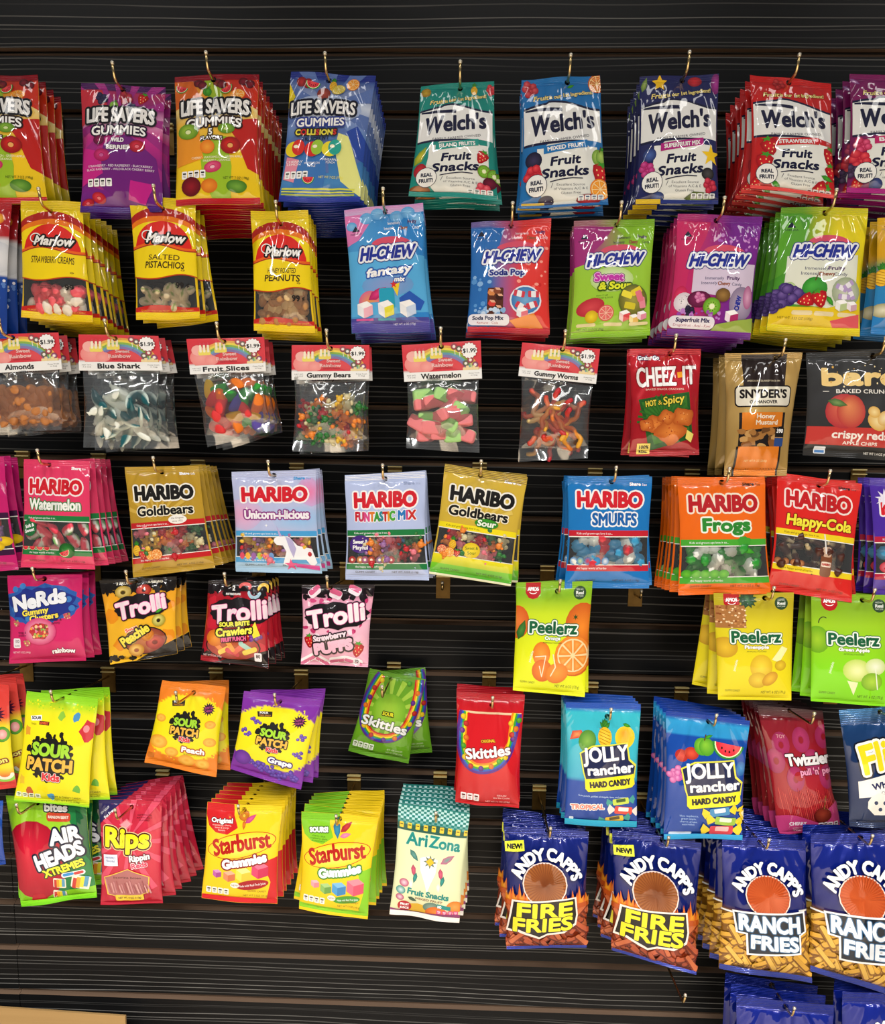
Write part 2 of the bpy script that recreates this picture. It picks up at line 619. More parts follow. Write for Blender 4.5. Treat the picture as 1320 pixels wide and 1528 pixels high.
class Art:
    def __init__(s, H, seed=1):
        s.H = H
        s.T, s.C, s.L = [], [], []
        s.boxes = []
        s.bgf = None
        s.rnd = random.Random(seed)

    def add(s, tri, cols, over=0):
        T = np.asarray(tri, np.float64).reshape(-1, 3, 2)
        if isinstance(cols, str):
            C = np.broadcast_to(np.array(lin(cols)), (len(T), 3, 3)).copy()
        else:
            C = np.asarray(cols, np.float64)
            if C.ndim == 1:
                C = np.broadcast_to(C, (len(T), 3, 3)).copy()
        for ax, v, k in ((0, 0.25, False), (0, 99.75, True), (1, 0.25, False), (1, s.H - 0.25, True)):
            T, C = clip_half(T, C, ax, v, k)
        if not len(T):
            return
        # one winding, no slivers
        cr = (T[:, 1, 0] - T[:, 0, 0]) * (T[:, 2, 1] - T[:, 0, 1]) - (T[:, 1, 1] - T[:, 0, 1]) * (T[:, 2, 0] - T[:, 0, 0])
        fl = cr < 0
        T[fl] = T[fl][:, ::-1]
        C[fl] = C[fl][:, ::-1]
        ok = np.abs(cr) > 1e-5
        T, C = T[ok], C[ok]
        if not len(T):
            return
        lo, hi = T.reshape(-1, 2).min(0), T.reshape(-1, 2).max(0)
        lay = 1
        for (a, b_, l) in s.boxes:
            if (a < hi).all() and (b_ > lo).all():
                lay = max(lay, l + 1)
        s.boxes.append((lo, hi, lay))
        s.T.append(T)
        s.C.append(C)
        s.L.append(np.full(len(T), lay + over))

    # --- primitives
    def bg(s, *stops):
        """vertical colour stops (y, colour)"""
        ys = [p[0] for p in stops]
        cs = np.array([lin(p[1]) for p in stops])
        s.bgf = lambda x, y: np.stack([np.interp(y, ys, cs[:, k]) for k in range(3)], -1)

    def bg2(s, f):
        s.bgf = f

    def R(s, x0, y0, x1, y1, c, c2=None, horiz=False):
        A, B, Cc, D = (x0, y0), (x1, y0), (x1, y1), (x0, y1)
        if c2 is None:
            s.add([[A, B, Cc], [A, Cc, D]], c)
        else:
            a, b_ = lin(c), lin(c2)
            if horiz:
                s.add([[A, B, Cc], [A, Cc, D]], [[a, b_, b_], [a, b_, a]])
            else:
                s.add([[A, B, Cc], [A, Cc, D]], [[a, a, b_], [a, b_, b_]])

    def RR(s, x0, y0, x1, y1, r, c, rot=0):
        pts = []
        for cx, cy, a0 in ((x1 - r, y0 + r, -90), (x1 - r, y1 - r, 0), (x0 + r, y1 - r, 90), (x0 + r, y0 + r, 180)):
            for k in range(5):
                a = R2D(a0 + k * 22.5)
                pts.append((cx + r * math.cos(a), cy + r * math.sin(a)))
        s.P(s.rotp(pts, (x0 + x1) / 2, (y0 + y1) / 2, rot), c)

    @staticmethod
    def rotp(pts, cx, cy, rot):
        if not rot:
            return pts
        c, sn = math.cos(R2D(rot)), math.sin(R2D(rot))
        return [(cx + (x - cx) * c - (y - cy) * sn, cy + (x - cx) * sn + (y - cy) * c) for x, y in pts]

    def P(s, pts, c):
        """polygon, star shaped about its centroid or convex; c may be (centre, edge) colours"""
        p = np.array(pts, float)
        m = p.mean(0)
        T = [[m, p[i], p[(i + 1) % len(p)]] for i in range(len(p))]
        if isinstance(c, tuple):
            a, b_ = lin(c[0]), lin(c[1])
            s.add(T, [[a, b_, b_]] * len(T))
        else:
            s.add(T, c)

    def PE(s, pts, c):
        """any simple polygon (ear clipping)"""
        from mathutils.geometry import tessellate_polygon
        t = tessellate_polygon([[Vector((x, y, 0)) for x, y in pts]])
        p = np.array(pts, float)
        s.add([[p[i] for i in tr] for tr in t], c)

    def band(s, top, bot, c, n=24, x0=0, x1=100):
        """region between two curves y = top(x) and y = bot(x)"""
        T = []
        for i in range(n):
            xa, xb = x0 + (x1 - x0) * i / n, x0 + (x1 - x0) * (i + 1) / n
            a, b_, cc, d = (xa, top(xa)), (xb, top(xb)), (xb, bot(xb)), (xa, bot(xa))
            T += [[a, b_, cc], [a, cc, d]]
        s.add(T, c)

    def E(s, x, y, rx, ry, c, edge=None, rot=0, n=18, off=(0, 0), a0=0, a1=360):
        full = a1 - a0 >= 360
        k = [R2D(a0 + (a1 - a0) * i / n) for i in range(n + 1)]
        p = s.rotp([(x + rx * math.cos(a), y + ry * math.sin(a)) for a in k], x, y, rot)
        m = (x + off[0] * rx, y + off[1] * ry)
        T = [[m, p[i], p[i + 1]] for i in range(n)]
        if edge:
            a, b_ = lin(c), lin(edge)
            s.add(T, [[a, b_, b_]] * n)
        else:
            s.add(T, c)

    def ln(s, pts, w, c, close=False):
        T = []
        pts = [np.array(p, float) for p in pts]
        if close:
            pts = pts + [pts[0]]
        for a, b_ in zip(pts[:-1], pts[1:]):
            d = b_ - a
            l = np.hypot(*d)
            if l < 1e-6:
                continue
            n = np.array((-d[1], d[0])) / l * w / 2
            T += [[a + n, b_ + n, b_ - n], [a + n, b_ - n, a - n]]
        for p in pts:
            for k in range(6):
                a1, a2 = math.pi * k / 3, math.pi * (k + 1) / 3
                T.append([p, p + np.array((math.cos(a1), math.sin(a1))) * w / 2, p + np.array((math.cos(a2), math.sin(a2))) * w / 2])
        s.add(T, c)

    def arc(s, x, y, rx, ry, a0, a1, w, c, n=14):
        s.ln([(x + rx * math.cos(R2D(a0 + (a1 - a0) * i / n)), y + ry * math.sin(R2D(a0 + (a1 - a0) * i / n))) for i in range(n + 1)], w, c)

    def blob(s, x, y, rx, ry, c, n=28, amp=0.12, edge=None, seed=3):
        r = random.Random(seed)
        pts = []
        for i in range(n):
            a = 2 * math.pi * i / n
            k = 1 + r.uniform(-amp, amp)
            pts.append((x + rx * k * math.cos(a), y + ry * k * math.sin(a)))
        s.P(pts, (c, edge) if edge else c)

    def star(s, x, y, r0, r1, n, c, rot=0):
        pts = []
        for i in range(2 * n):
            a = math.pi * i / n + R2D(rot - 90)
            r = r1 if i % 2 == 0 else r0
            pts.append((x + r * math.cos(a), y + r * math.sin(a)))
        s.P(pts, c)

    def rays(s, x, y, r, n, c, a0=0, a1=360, fill=0.5):
        for i in range(n):
            a = R2D(a0 + (a1 - a0) * i / n)
            b_ = R2D(a0 + (a1 - a0) * (i + fill) / n)
            s.add([[(x, y), (x + r * math.cos(a), y + r * math.sin(a)), (x + r * math.cos(b_), y + r * math.sin(b_))]], c)

    def t(s, txt, x, y, w=None, h=6, c='#fff', o=(), rot=0, arc=0, sh=0, b=0, tilt=None, cols=None, jig=0, circ=0, grow=0, c2=None):
        """lettering centred at (x, y): w = fitted width, h = cap height, o = ((outline radius, colour), ...)"""
        gv, cur = [], 0.0
        b = b * .8
        if w:
            w = max(w - 1.6 * b, w * .7)
        k = (h - b) / CAPH
        for i, ch in enumerate(txt):
            v, tr, be, adv = GLY.get(ch, GLY['.'])
            gv.append((i, cur, v, tr, be))
            cur += adv
        tot = cur if cur else 1
        fx = (w / tot) if w else k
        rr = random.Random(len(txt) * 7 + int(x))
        cr, sr = math.cos(R2D(rot)), math.sin(R2D(rot))

        def mp(p, i):
            px = (p[..., 0] - tot / 2) * fx
            py = -(p[..., 1] - CAPH / 2) * k
            px = px - sh * py
            u = px / (tot * fx / 2 + 1e-9)
            py = py * (1 + grow * u)
            py = py - arc * (1 - u * u)
            if circ:
                th = px / circ
                px, py = (circ - py) * np.sin(th), circ - (circ - py) * np.cos(th)
            if jig:
                py = py + jg[i]
            return np.stack([x + px * cr - py * sr, y + px * sr + py * cr], -1)

        jg = [rr.uniform(-jig, jig) for _ in txt]
        stroke = list(o)
        for (rad, oc) in stroke:
            s._stroke(gv, mp, rad + b * .75, oc)
        if b:
            if cols is None:
                s._stroke(gv, mp, b, c, fill=True)
            else:
                for (i, dx, v, tr, be) in gv:
                    s._stroke([(i, dx, v, tr, be)], mp, b, cols[i % len(cols)], fill=True)
        else:
            T, C = [], []
            for (i, dx, v, tr, be) in gv:
                if len(tr):
                    p = mp(v + np.array((dx, 0)), i)
                    T.append(p[tr])
                    cc = lin(cols[i % len(cols)] if cols else c)
                    if c2 is not None:
                        f = np.clip(v[:, 1] / CAPH, 0, 1)[:, None]
                        vc = np.array(cc) * f + np.array(lin(c2)) * (1 - f)
                        C.append(vc[tr])
                    else:
                        C.append(np.broadcast_to(np.array(cc), (len(tr), 3, 3)))
            if T:
                s.add(np.concatenate(T), np.concatenate(C))

    def _stroke(s, gv, mp, rad, col, fill=True):
        T = []
        for (i, dx, v, tr, be) in gv:
            if not len(tr):
                continue
            if fill:
                T.append(mp(v + np.array((dx, 0)), i)[tr])
            e = mp(be + np.array((dx, 0)), i)
            a, b_ = e[:, 0], e[:, 1]
            d = b_ - a
            l = np.hypot(d[:, 0], d[:, 1])[:, None] + 1e-9
            n = np.stack([-d[:, 1], d[:, 0]], 1) / l * rad
            T.append(np.stack([a + n, b_ + n, b_ - n], 1))
            T.append(np.stack([a + n, b_ - n, a - n], 1))
            # round joints
            m = 6 if rad < 0.9 else 8
            pts = np.unique(np.round(np.concatenate([a, b_]), 4), axis=0)
            for k in range(m):
                a1, a2 = 2 * math.pi * k / m, 2 * math.pi * (k + 1) / m
                T.append(np.stack([pts, pts + np.array((math.cos(a1), math.sin(a1))) * rad, pts + np.array((math.cos(a2), math.sin(a2))) * rad], 1))
        if T:
            s.add(np.concatenate(T), col)

    # --- printed pictures
    def orange(s, x, y, r, rim='#ee8a18', inn='#ffb43c', seg='#ffe0a0', sq=1.0, rot=0):
        s.E(x, y, r, r * sq, rim, None, rot)
        s.E(x, y, r * .86, r * .86 * sq, seg, None, rot)
        for k in range(8):
            a = k * 45 + rot
            b_ = a + 37
            p = [(x + r * .1 * math.cos(R2D((a + b_) / 2)), y + r * sq * .1 * math.sin(R2D((a + b_) / 2)))]
            p += [(x + r * .78 * math.cos(R2D(q_)), y + r * sq * .78 * math.sin(R2D(q_))) for q_ in (a, (a + b_) / 2, b_)]
            s.P(p, (inn, rim))

    def berry(s, x, y, r, c='#7a1030', c2='#c03060', n=9):
        for k in range(n):
            a = k * 2.4
            d = r * .7 * math.sqrt(k / n)
            s.E(x + d * math.cos(a), y + d * math.sin(a), r * .42, r * .42, c2, c, n=8, off=(-.2, -.3))

    def straw(s, x, y, r, rot=0, c='#e02028', d='#a00c18'):
        pts = [(x - r * .8, y - r * .55), (x - r * .3, y - r * .85), (x + r * .3, y - r * .85), (x + r * .8, y - r * .55), (x + r * .75, y), (x + r * .35, y + r * .75), (x, y + r), (x - r * .35, y + r * .75), (x - r * .75, y)]
        s.P(s.rotp(pts, x, y, rot), (c, d))
        for sx, sy in ((-.4, -.2), (.1, -.3), (.45, -.1), (-.2, .2), (.25, .25), (0, .6)):
            (qx, qy), = s.rotp([(x + sx * r, y + sy * r)], x, y, rot)
            s.E(qx, qy, r * .07, r * .1, '#ffd890', n=6)
        lp = []
        for i in range(10):
            a = math.pi * i / 5
            rr = r * (.62 if i % 2 == 0 else .25)
            lp.append((x + rr * math.cos(a), y - r * .82 + rr * .55 * math.sin(a)))
        s.P(s.rotp(lp, x, y, rot), '#3f9a2a')

    def apple(s, x, y, r, c='#58b030', d='#2a7a18'):
        s.E(x - r * .25, y, r * .8, r * .95, c, d, off=(-.2, -.3))
        s.E(x + r * .25, y, r * .8, r * .95, c, d, off=(-.2, -.3))
        s.ln([(x, y - r * .7), (x + r * .15, y - r * 1.25)], r * .12, '#5a3a1a')
        s.leaf(x + r * .45, y - r * 1.1, r * .45, -25)

    def leaf(s, x, y, l, rot=0, c='#4cae30', d='#2c7a1c'):
        pts = [(x - l, y), (x - l * .4, y - l * .38), (x + l * .3, y - l * .32), (x + l, y), (x + l * .3, y + l * .32), (x - l * .4, y + l * .38)]
        s.P(s.rotp(pts, x, y, rot), (c, d))

    def grapes(s, x, y, r, n=10, c='#5a2a86', hi='#9a70c8', seed=2):
        rd = random.Random(seed)
        for k in range(n):
            a, d = rd.uniform(0, 6.28), r * math.sqrt(rd.random())
            s.E(x + d * math.cos(a), y + d * .8 * math.sin(a), r * .34, r * .34, hi, c, n=9, off=(-.3, -.3))

    def kiwi(s, x, y, r):
        s.E(x, y, r, r, '#7a5a2a')
        s.E(x, y, r * .92, r * .92, '#a8d850', '#5aa020')
        s.E(x, y, r * .3, r * .3, '#f0f4c8')
        for k in range(10):
            a = k * .628
            s.E(x + r * .45 * math.cos(a), y + r * .45 * math.sin(a), r * .06, r * .06, '#202010', n=5)

    def melon(s, x, y, r, rot=0):
        s.E(x, y, r, r, '#2f8a30', None, rot, a0=0, a1=180, n=14)
        s.E(x, y, r * .88, r * .88, '#e8f4c0', None, rot, a0=0, a1=180, n=14)
        s.E(x, y, r * .8, r * .8, '#f05058', '#d82838', rot, a0=0, a1=180, n=14)
        for k in (40, 75, 105, 140):
            a = R2D(k + rot)
            s.E(x + r * .5 * math.cos(a), y + r * .5 * math.sin(a), r * .06, r * .09, '#301010', n=6)

    def ring(s, x, y, r, c, d, hole, sq=1.0, rot=0):
        s.E(x, y, r, r * sq, d, None, rot)
        s.E(x, y, r * .93, r * .93 * sq, c, d, rot, off=(-.2, -.3))
        s.E(x, y, r * .34, r * .34 * sq, d, None, rot)
        s.E(x, y + r * .04, r * .27, r * .27 * sq, hole, None, rot)

    def pineapple(s, x, y, r, c='#f0b820'):
        for k in (-35, -15, 0, 15, 35):
            s.leaf(x + r * .35 * math.sin(R2D(k)), y - r * 1.35 + abs(k) * r * .008, r * .55, -90 + k, '#4ca030', '#1e6a20')
        s.E(x, y, r * .72, r, '#f8d048', c)
        for k in range(-2, 3):
            s.ln([(x - r * .55, y + k * r * .33 - r * .2), (x + r * .55, y + k * r * .33 + r * .2)], r * .05, '#b07810')

    def cube(s, x, y, r, c, hi, lo, rot=0):
        a = [(x - r, y - r * .7), (x + r * .3, y - r), (x + r, y - r * .5), (x + r, y + r * .6), (x - r * .2, y + r), (x - r, y + r * .5)]
        s.P(s.rotp(a, x, y, rot), c)
        s.P(s.rotp([(x - r, y - r * .7), (x + r * .3, y - r), (x + r, y - r * .5), (x - r * .2, y - r * .15)], x, y, rot), hi)
        s.P(s.rotp([(x - r * .2, y - r * .15), (x + r, y - r * .5), (x + r, y + r * .6), (x - r * .2, y + r)], x, y, rot), lo)

    def twist(s, x, y, w, h, c, hi, rot=0, tc='#f0d020'):
        for sg in (-1, 1):
            pts = [(x + sg * w * .45, y), (x + sg * w * .85, y - h * .7), (x + sg * w * .95, y), (x + sg * w * .8, y + h * .7)]
            s.P(s.rotp(pts, x, y, rot), tc)
        s.RR(x - w * .52, y - h * .5, x + w * .52, y + h * .5, h * .2, c, rot)
        s.RR(x - w * .3, y - h * .42, x + w * .3, y + h * .1, h * .1, hi, rot)

    def fries(s, y0, y1, n, cols, seed=1, w=7.0, l=26):
        rd = random.Random(seed)
        for k in range(n):
            x, y = rd.uniform(0, 100), rd.uniform(y0 + 4, y1)
            ro = rd.choice((-1, 1)) * rd.uniform(15, 65)
            c, d = rd.choice(cols)
            s.RR(x - l / 2, y - w / 2, x + l / 2, y + w / 2, w * .35, d, ro)
            s.RR(x - l / 2 + .8, y - w / 2 - .2, x + l / 2 - .8, y + w * .18, w * .3, c, ro)

    def facts(s, x, y, w, n=4, c='#fff', ink='#303030', rot=0, h=None):
        bw = w / n
        h = h or bw * 1.15
        for k in range(n):
            x0 = x + k * bw
            s.RR(x0, y, x0 + bw * .88, y + h, bw * .15, c)
            s.R(x0 + bw * .18, y + h * .22, x0 + bw * .7, y + h * .42, ink)
            s.R(x0 + bw * .25, y + h * .55, x0 + bw * .62, y + h * .62, ink)
            s.R(x0 + bw * .25, y + h * .72, x0 + bw * .62, y + h * .78, ink)

    def small(s, x, y, w, lines, c='#fff', h=1.9, lead=3.2, rot=0):
        for i, tx in enumerate(lines):
            s.t(tx, x, y + i * lead, w * min(1.0, len(tx) / max(len(k) for k in lines)), h, c, rot=rot)

    def spots(s, x0, y0, x1, y1, n, cols, r=(.5, 1.2), seed=5):
        rd = random.Random(seed)
        for k in range(n):
            rr = rd.uniform(*r)
            s.E(rd.uniform(x0, x1), rd.uniform(y0, y1), rr, rr * rd.uniform(.7, 1.2), rd.choice(cols), n=7)


# ------------------------------------------------------------------ bags
LAYER = 0.0001


class Shape:
    """front surface of one bag: unit coordinates (x 0..100, y 0..H) -> bag space"""

    def __init__(s, quad, hole, H, B=0.012, BB=0.004, st=8, sb=8, pinch=0.045, seed=0, depth=0.178, fold=1.0, flat=False, bias=0.35):
        s.H, s.B, s.BB, s.st, s.sb, s.pinch, s.fold, s.flat, s.bias = H, B, BB, st, sb, pinch, fold, flat, bias
        W = [at(px, py, depth) for px, py in quad]
        hu, hv = hole[0] / 100.0, hole[1] / H
        top = W[0].lerp(W[1], hu)
        bot = W[3].lerp(W[2], hu)
        s.org = top.lerp(bot, hv)
        s.q = np.array([((w - s.org).x, (w - s.org).z) for w in W])
        s.hole = hole
        r = random.Random(seed)
        s.d = [(r.uniform(.5, 2.2), r.uniform(.4, 2.6), r.uniform(0, 6.28), r.uniform(.4, .9)) for _ in range(5)]
        s.ft = [(r.uniform(2.0, 5.5), r.uniform(0, 6.28)) for _ in range(3)]
        s.fb = [(r.uniform(2.5, 6.0), r.uniform(0, 6.28)) for _ in range(3)]
        s.sw = [(r.uniform(.5, 1.4), r.uniform(0, 6.28)) for _ in range(2)]

    def pos(s, x, y, side=1):
        u, v = np.asarray(x, float) / 100.0, np.asarray(y, float) / s.H
        vt, vb = s.st / s.H, 1 - s.sb / s.H
        tb = np.clip((v - vt) / (vb - vt), 0, 1)
        body = np.sin(np.pi * tb)
        up = .5 + (u - .5) * (1 - s.pinch * body)
        q = s.q
        P = ((1 - up) * (1 - v))[..., None] * q[0] + (up * (1 - v))[..., None] * q[1] + (up * v)[..., None] * q[2] + ((1 - up) * v)[..., None] * q[3]
        eu = 1 - np.abs(2 * np.clip(u, 0, 1) - 1) ** 2.4
        eu = np.clip(eu, 0, 1) ** .72
        prof = np.clip(body, 0, 1) ** .6 * (1 - s.bias + 2 * s.bias * tb) * eu
        dep = (s.B if side > 0 else -s.BB) * prof
        edge = 1 - np.abs(2 * np.clip(u, 0, 1) - 1) ** 4
        mask = np.clip(body, 0, 1) ** .5 * edge
        dn = sum(a * np.sin(6.283 * (fx * u + fy * v) + ph) for fx, fy, ph, a in s.d) * 0.0007 * mask
        f1 = sum(np.sin(6.283 * fx * u + ph) for fx, ph in s.ft) * np.exp(-tb / .13) * 0.0008 * edge * np.clip(tb * 14, 0, 1)
        f2 = sum(np.sin(6.283 * fx * u + ph) for fx, ph in s.fb) * np.exp(-(1 - tb) / .10) * 0.0009 * edge * np.clip((1 - tb) * 14, 0, 1)
        wave = (np.sin(6.283 * s.sw[0][0] * u + s.sw[0][1]) * (1 - np.clip(v / .18, 0, 1)) * .0022
                + np.sin(6.283 * s.sw[1][0] * u + s.sw[1][1]) * np.clip((v - .84) / .16, 0, 1) * .003) * s.fold
        if s.flat:
            dn, f1, f2 = dn * .35, f1 * .2, f2 * .2
        if side > 0:
            dep = dep + dn + (f1 + f2) * s.fold
        dep = dep + wave
        if side < 0:
            dep = dep - 0.0005
        return np.stack([P[..., 0], -dep, P[..., 1]], -1)

    def nor(s, x, y, side=1):
        e = 0.25
        x = np.clip(x, e, 100 - e)
        y = np.clip(y, e, s.H - e)
        a = s.pos(x + e, y, side) - s.pos(x - e, y, side)
        b_ = s.pos(x, y + e, side) - s.pos(x, y - e, side)
        n = np.cross(b_, a)
        n /= np.linalg.norm(n, axis=-1, keepdims=True) + 1e-12
        f = np.where(n[..., 1:2] * side > 0, -1, 1)
        return n * f


def cut(T, C, Lr, y):
    """split triangles along the line y = const"""
    a, ca = [], []
    res = []
    st = (T[:, :, 1].min(1) < y - 1e-6) & (T[:, :, 1].max(1) > y + 1e-6)
    out = [(T[~st], C[~st], Lr[~st])]
    for i in np.unique(Lr[st]):
        k = st & (Lr == i)
        for kl in (True, False):
            t_, c_ = clip_half(T[k], C[k], 1, y, kl)
            out.append((t_, c_, np.full(len(t_), i)))
    return tuple(np.concatenate([o_[j] for o_ in out]) for j in range(3))


def weld(T, C, Lr):
    V = np.concatenate([np.round(T.reshape(-1, 2), 3), np.repeat(Lr, 3)[:, None], np.round(C.reshape(-1, 3), 3)], 1)
    u, inv = np.unique(V, axis=0, return_inverse=True)
    f = inv.reshape(-1, 3)
    ok = (f[:, 0] != f[:, 1]) & (f[:, 1] != f[:, 2]) & (f[:, 0] != f[:, 2])
    return u, f[ok]


def ortho_rows(H, marks, step=3.0):
    ys = []
    marks = sorted(set([0.0, float(H)] + [float(m_) for m_ in marks]))
    for a, b_ in zip(marks[:-1], marks[1:]):
        n = max(1, int(round((b_ - a) / step)))
        ys += [a + (b_ - a) * i / n for i in range(n)]
    return np.array(ys + [float(H)])


def front_meshes(art, shp, fin, windows=()):
    """returns {part: mesh}: pouch, top_seal, bottom_seal and one clear mesh per window"""
    H, st, sb = shp.H, shp.st, shp.sb
    marks = [st, H - sb]
    xm = []
    for (x0, y0, x1, y1) in windows:
        marks += [y0, y1]
        xm += [x0, x1]
    xs = ortho_rows(100, xm)
    ys = ortho_rows(H, marks)
    gx, gy = np.meshgrid(xs, ys)
    c = art.bgf(gx, gy)
    T, C, Wm = [], [], []
    for j in range(len(ys) - 1):
        for i in range(len(xs) - 1):
            mx, my = (xs[i] + xs[i + 1]) / 2, (ys[j] + ys[j + 1]) / 2
            w = -1
            for k, (x0, y0, x1, y1) in enumerate(windows):
                if x0 < mx < x1 and y0 < my < y1:
                    w = k
            a, b_, cc, d = (xs[i], ys[j]), (xs[i + 1], ys[j]), (xs[i + 1], ys[j + 1]), (xs[i], ys[j + 1])
            ca, cb, ccc, cd = c[j, i], c[j, i + 1], c[j + 1, i + 1], c[j + 1, i]
            T += [[a, b_, cc], [a, cc, d]]
            C += [[ca, cb, ccc], [ca, ccc, cd]]
            Wm += [w, w]
    T, C, Wm = np.array(T), np.array(C), np.array(Wm)
    Lr = np.zeros(len(T))
    wt = T[Wm >= 0]
    base = (T[Wm < 0], C[Wm < 0], Lr[Wm < 0])
    if art.T:
        aT, aC, aL = np.concatenate(art.T), np.concatenate(art.C), np.concatenate(art.L).astype(float)
        aT, aC, aL = subdivide(aT, aC, aL, 2.6)
        T, C, Lr = (np.concatenate([base[0], aT]), np.concatenate([base[1], aC]), np.concatenate([base[2], aL]))
    else:
        T, C, Lr = base
    if shp.hole is not None:
        T, C, Lr = subdivide(T, C, Lr, 60, shp.hole)
        m_ = T.mean(1)
        keep = np.hypot(m_[:, 0] - shp.hole[0], m_[:, 1] - shp.hole[1]) > 3.3
        T, C, Lr = T[keep], C[keep], Lr[keep]
    if st > 0:
        T, C, Lr = cut(T, C, Lr, st)
    if sb > 0:
        T, C, Lr = cut(T, C, Lr, H - sb)
    my = T.mean(1)[:, 1]
    out = {}
    back_col = np.array((.55, .54, .52)) if windows else c[len(ys) // 2, len(xs) // 2] * .6
    for nm, sel, mt in (('top_seal', my < st, fin + '_seal'), ('pouch', (my >= st) & (my <= H - sb), fin), ('bottom_seal', my > H - sb, fin + '_seal')):
        if not sel.any():
            continue
        y0, y1 = {'top_seal': (0, st), 'pouch': (st, H - sb), 'bottom_seal': (H - sb, H)}[nm]
        u, f = weld(T[sel], C[sel], Lr[sel])
        n = shp.nor(u[:, 0], u[:, 1])
        p = shp.pos(u[:, 0], u[:, 1]) + n * (u[:, 2:3] * LAYER)
        # back side of this part
        bx, by = np.linspace(0, 100, 17), np.linspace(y0, y1, 14 if nm == 'pouch' else 3)
        gx2, gy2 = np.meshgrid(bx, by)
        gx2, gy2 = gx2.ravel(), gy2.ravel()
        bp_ = shp.pos(gx2, gy2, -1)
        bn = shp.nor(gx2, gy2, -1)
        o0 = len(p)
        bf = []
        for j in range(len(by) - 1):
            for i in range(16):
                k = o0 + j * 17 + i
                cxm, cym = (bx[i] + bx[i + 1]) / 2, (by[j] + by[j + 1]) / 2
                if shp.hole is not None and math.hypot(cxm - shp.hole[0], cym - shp.hole[1]) < 4.4:
                    continue
                bf += [(k, k + 17, k + 18), (k, k + 18, k + 1)]
        V = np.concatenate([p, bp_])
        Cc = np.concatenate([u[:, 3:6], np.broadcast_to(back_col, (len(bp_), 3))])
        Nn = np.concatenate([n, bn])
        # outward winding of the front
        a = V[f[:, 1]] - V[f[:, 0]]
        b_ = V[f[:, 2]] - V[f[:, 0]]
        fl = np.cross(a, b_)[:, 1] > 0
        f[fl] = f[fl][:, ::-1]
        out[nm] = mesh_np(nm, V, np.concatenate([f, np.array(bf)]).astype(np.int32), MAT[mt], Cc, Nn)
    for k in range(len(windows)):
        sel = Wm[Wm >= 0] == k
        u, f = weld(wt[sel], np.zeros((sel.sum(), 3, 3)), np.zeros(sel.sum()))
        p, n = shp.pos(u[:, 0], u[:, 1]), shp.nor(u[:, 0], u[:, 1])
        a = p[f[:, 1]] - p[f[:, 0]]
        b_ = p[f[:, 2]] - p[f[:, 0]]
        fl = np.cross(a, b_)[:, 1] > 0
        f[fl] = f[fl][:, ::-1]
        out['clear_window' if k == 0 else 'clear_window_%d' % k] = mesh_np('clear_window', p, f.astype(np.int32), MAT['window'], None, n)
    return out


# ------------------------------------------------------------------ candy pieces
def ico(sub=2):
    import bmesh
    bm = bmesh.new()
    bmesh.ops.create_icosphere(bm, subdivisions=sub, radius=1.0)
    V = np.array([v.co[:] for v in bm.verts])
    F = [tuple(v.index for v in f.verts) for f in bm.faces]
    bm.free()
    return V, F


ICO2, ICO3 = ico(2), ico(3)
PIECES = {}


def piece(name, V, F, col, mat):
    """register one candy mesh; col = colour or per-vertex array"""
    V = np.asarray(V, float)
    if not isinstance(col, np.ndarray):
        col = np.broadcast_to(np.array(lin(col)), (len(V), 3))
    PIECES[name] = (V, F, col, mesh_np(name, V, F, MAT[mat], col))


def joined(parts):
    V, F = [], []
    for v, f in parts:
        n = len(V)
        V += [tuple(k) for k in v]
        F += [tuple(n + i for i in q_) for q_ in f]
    return np.array(V), F


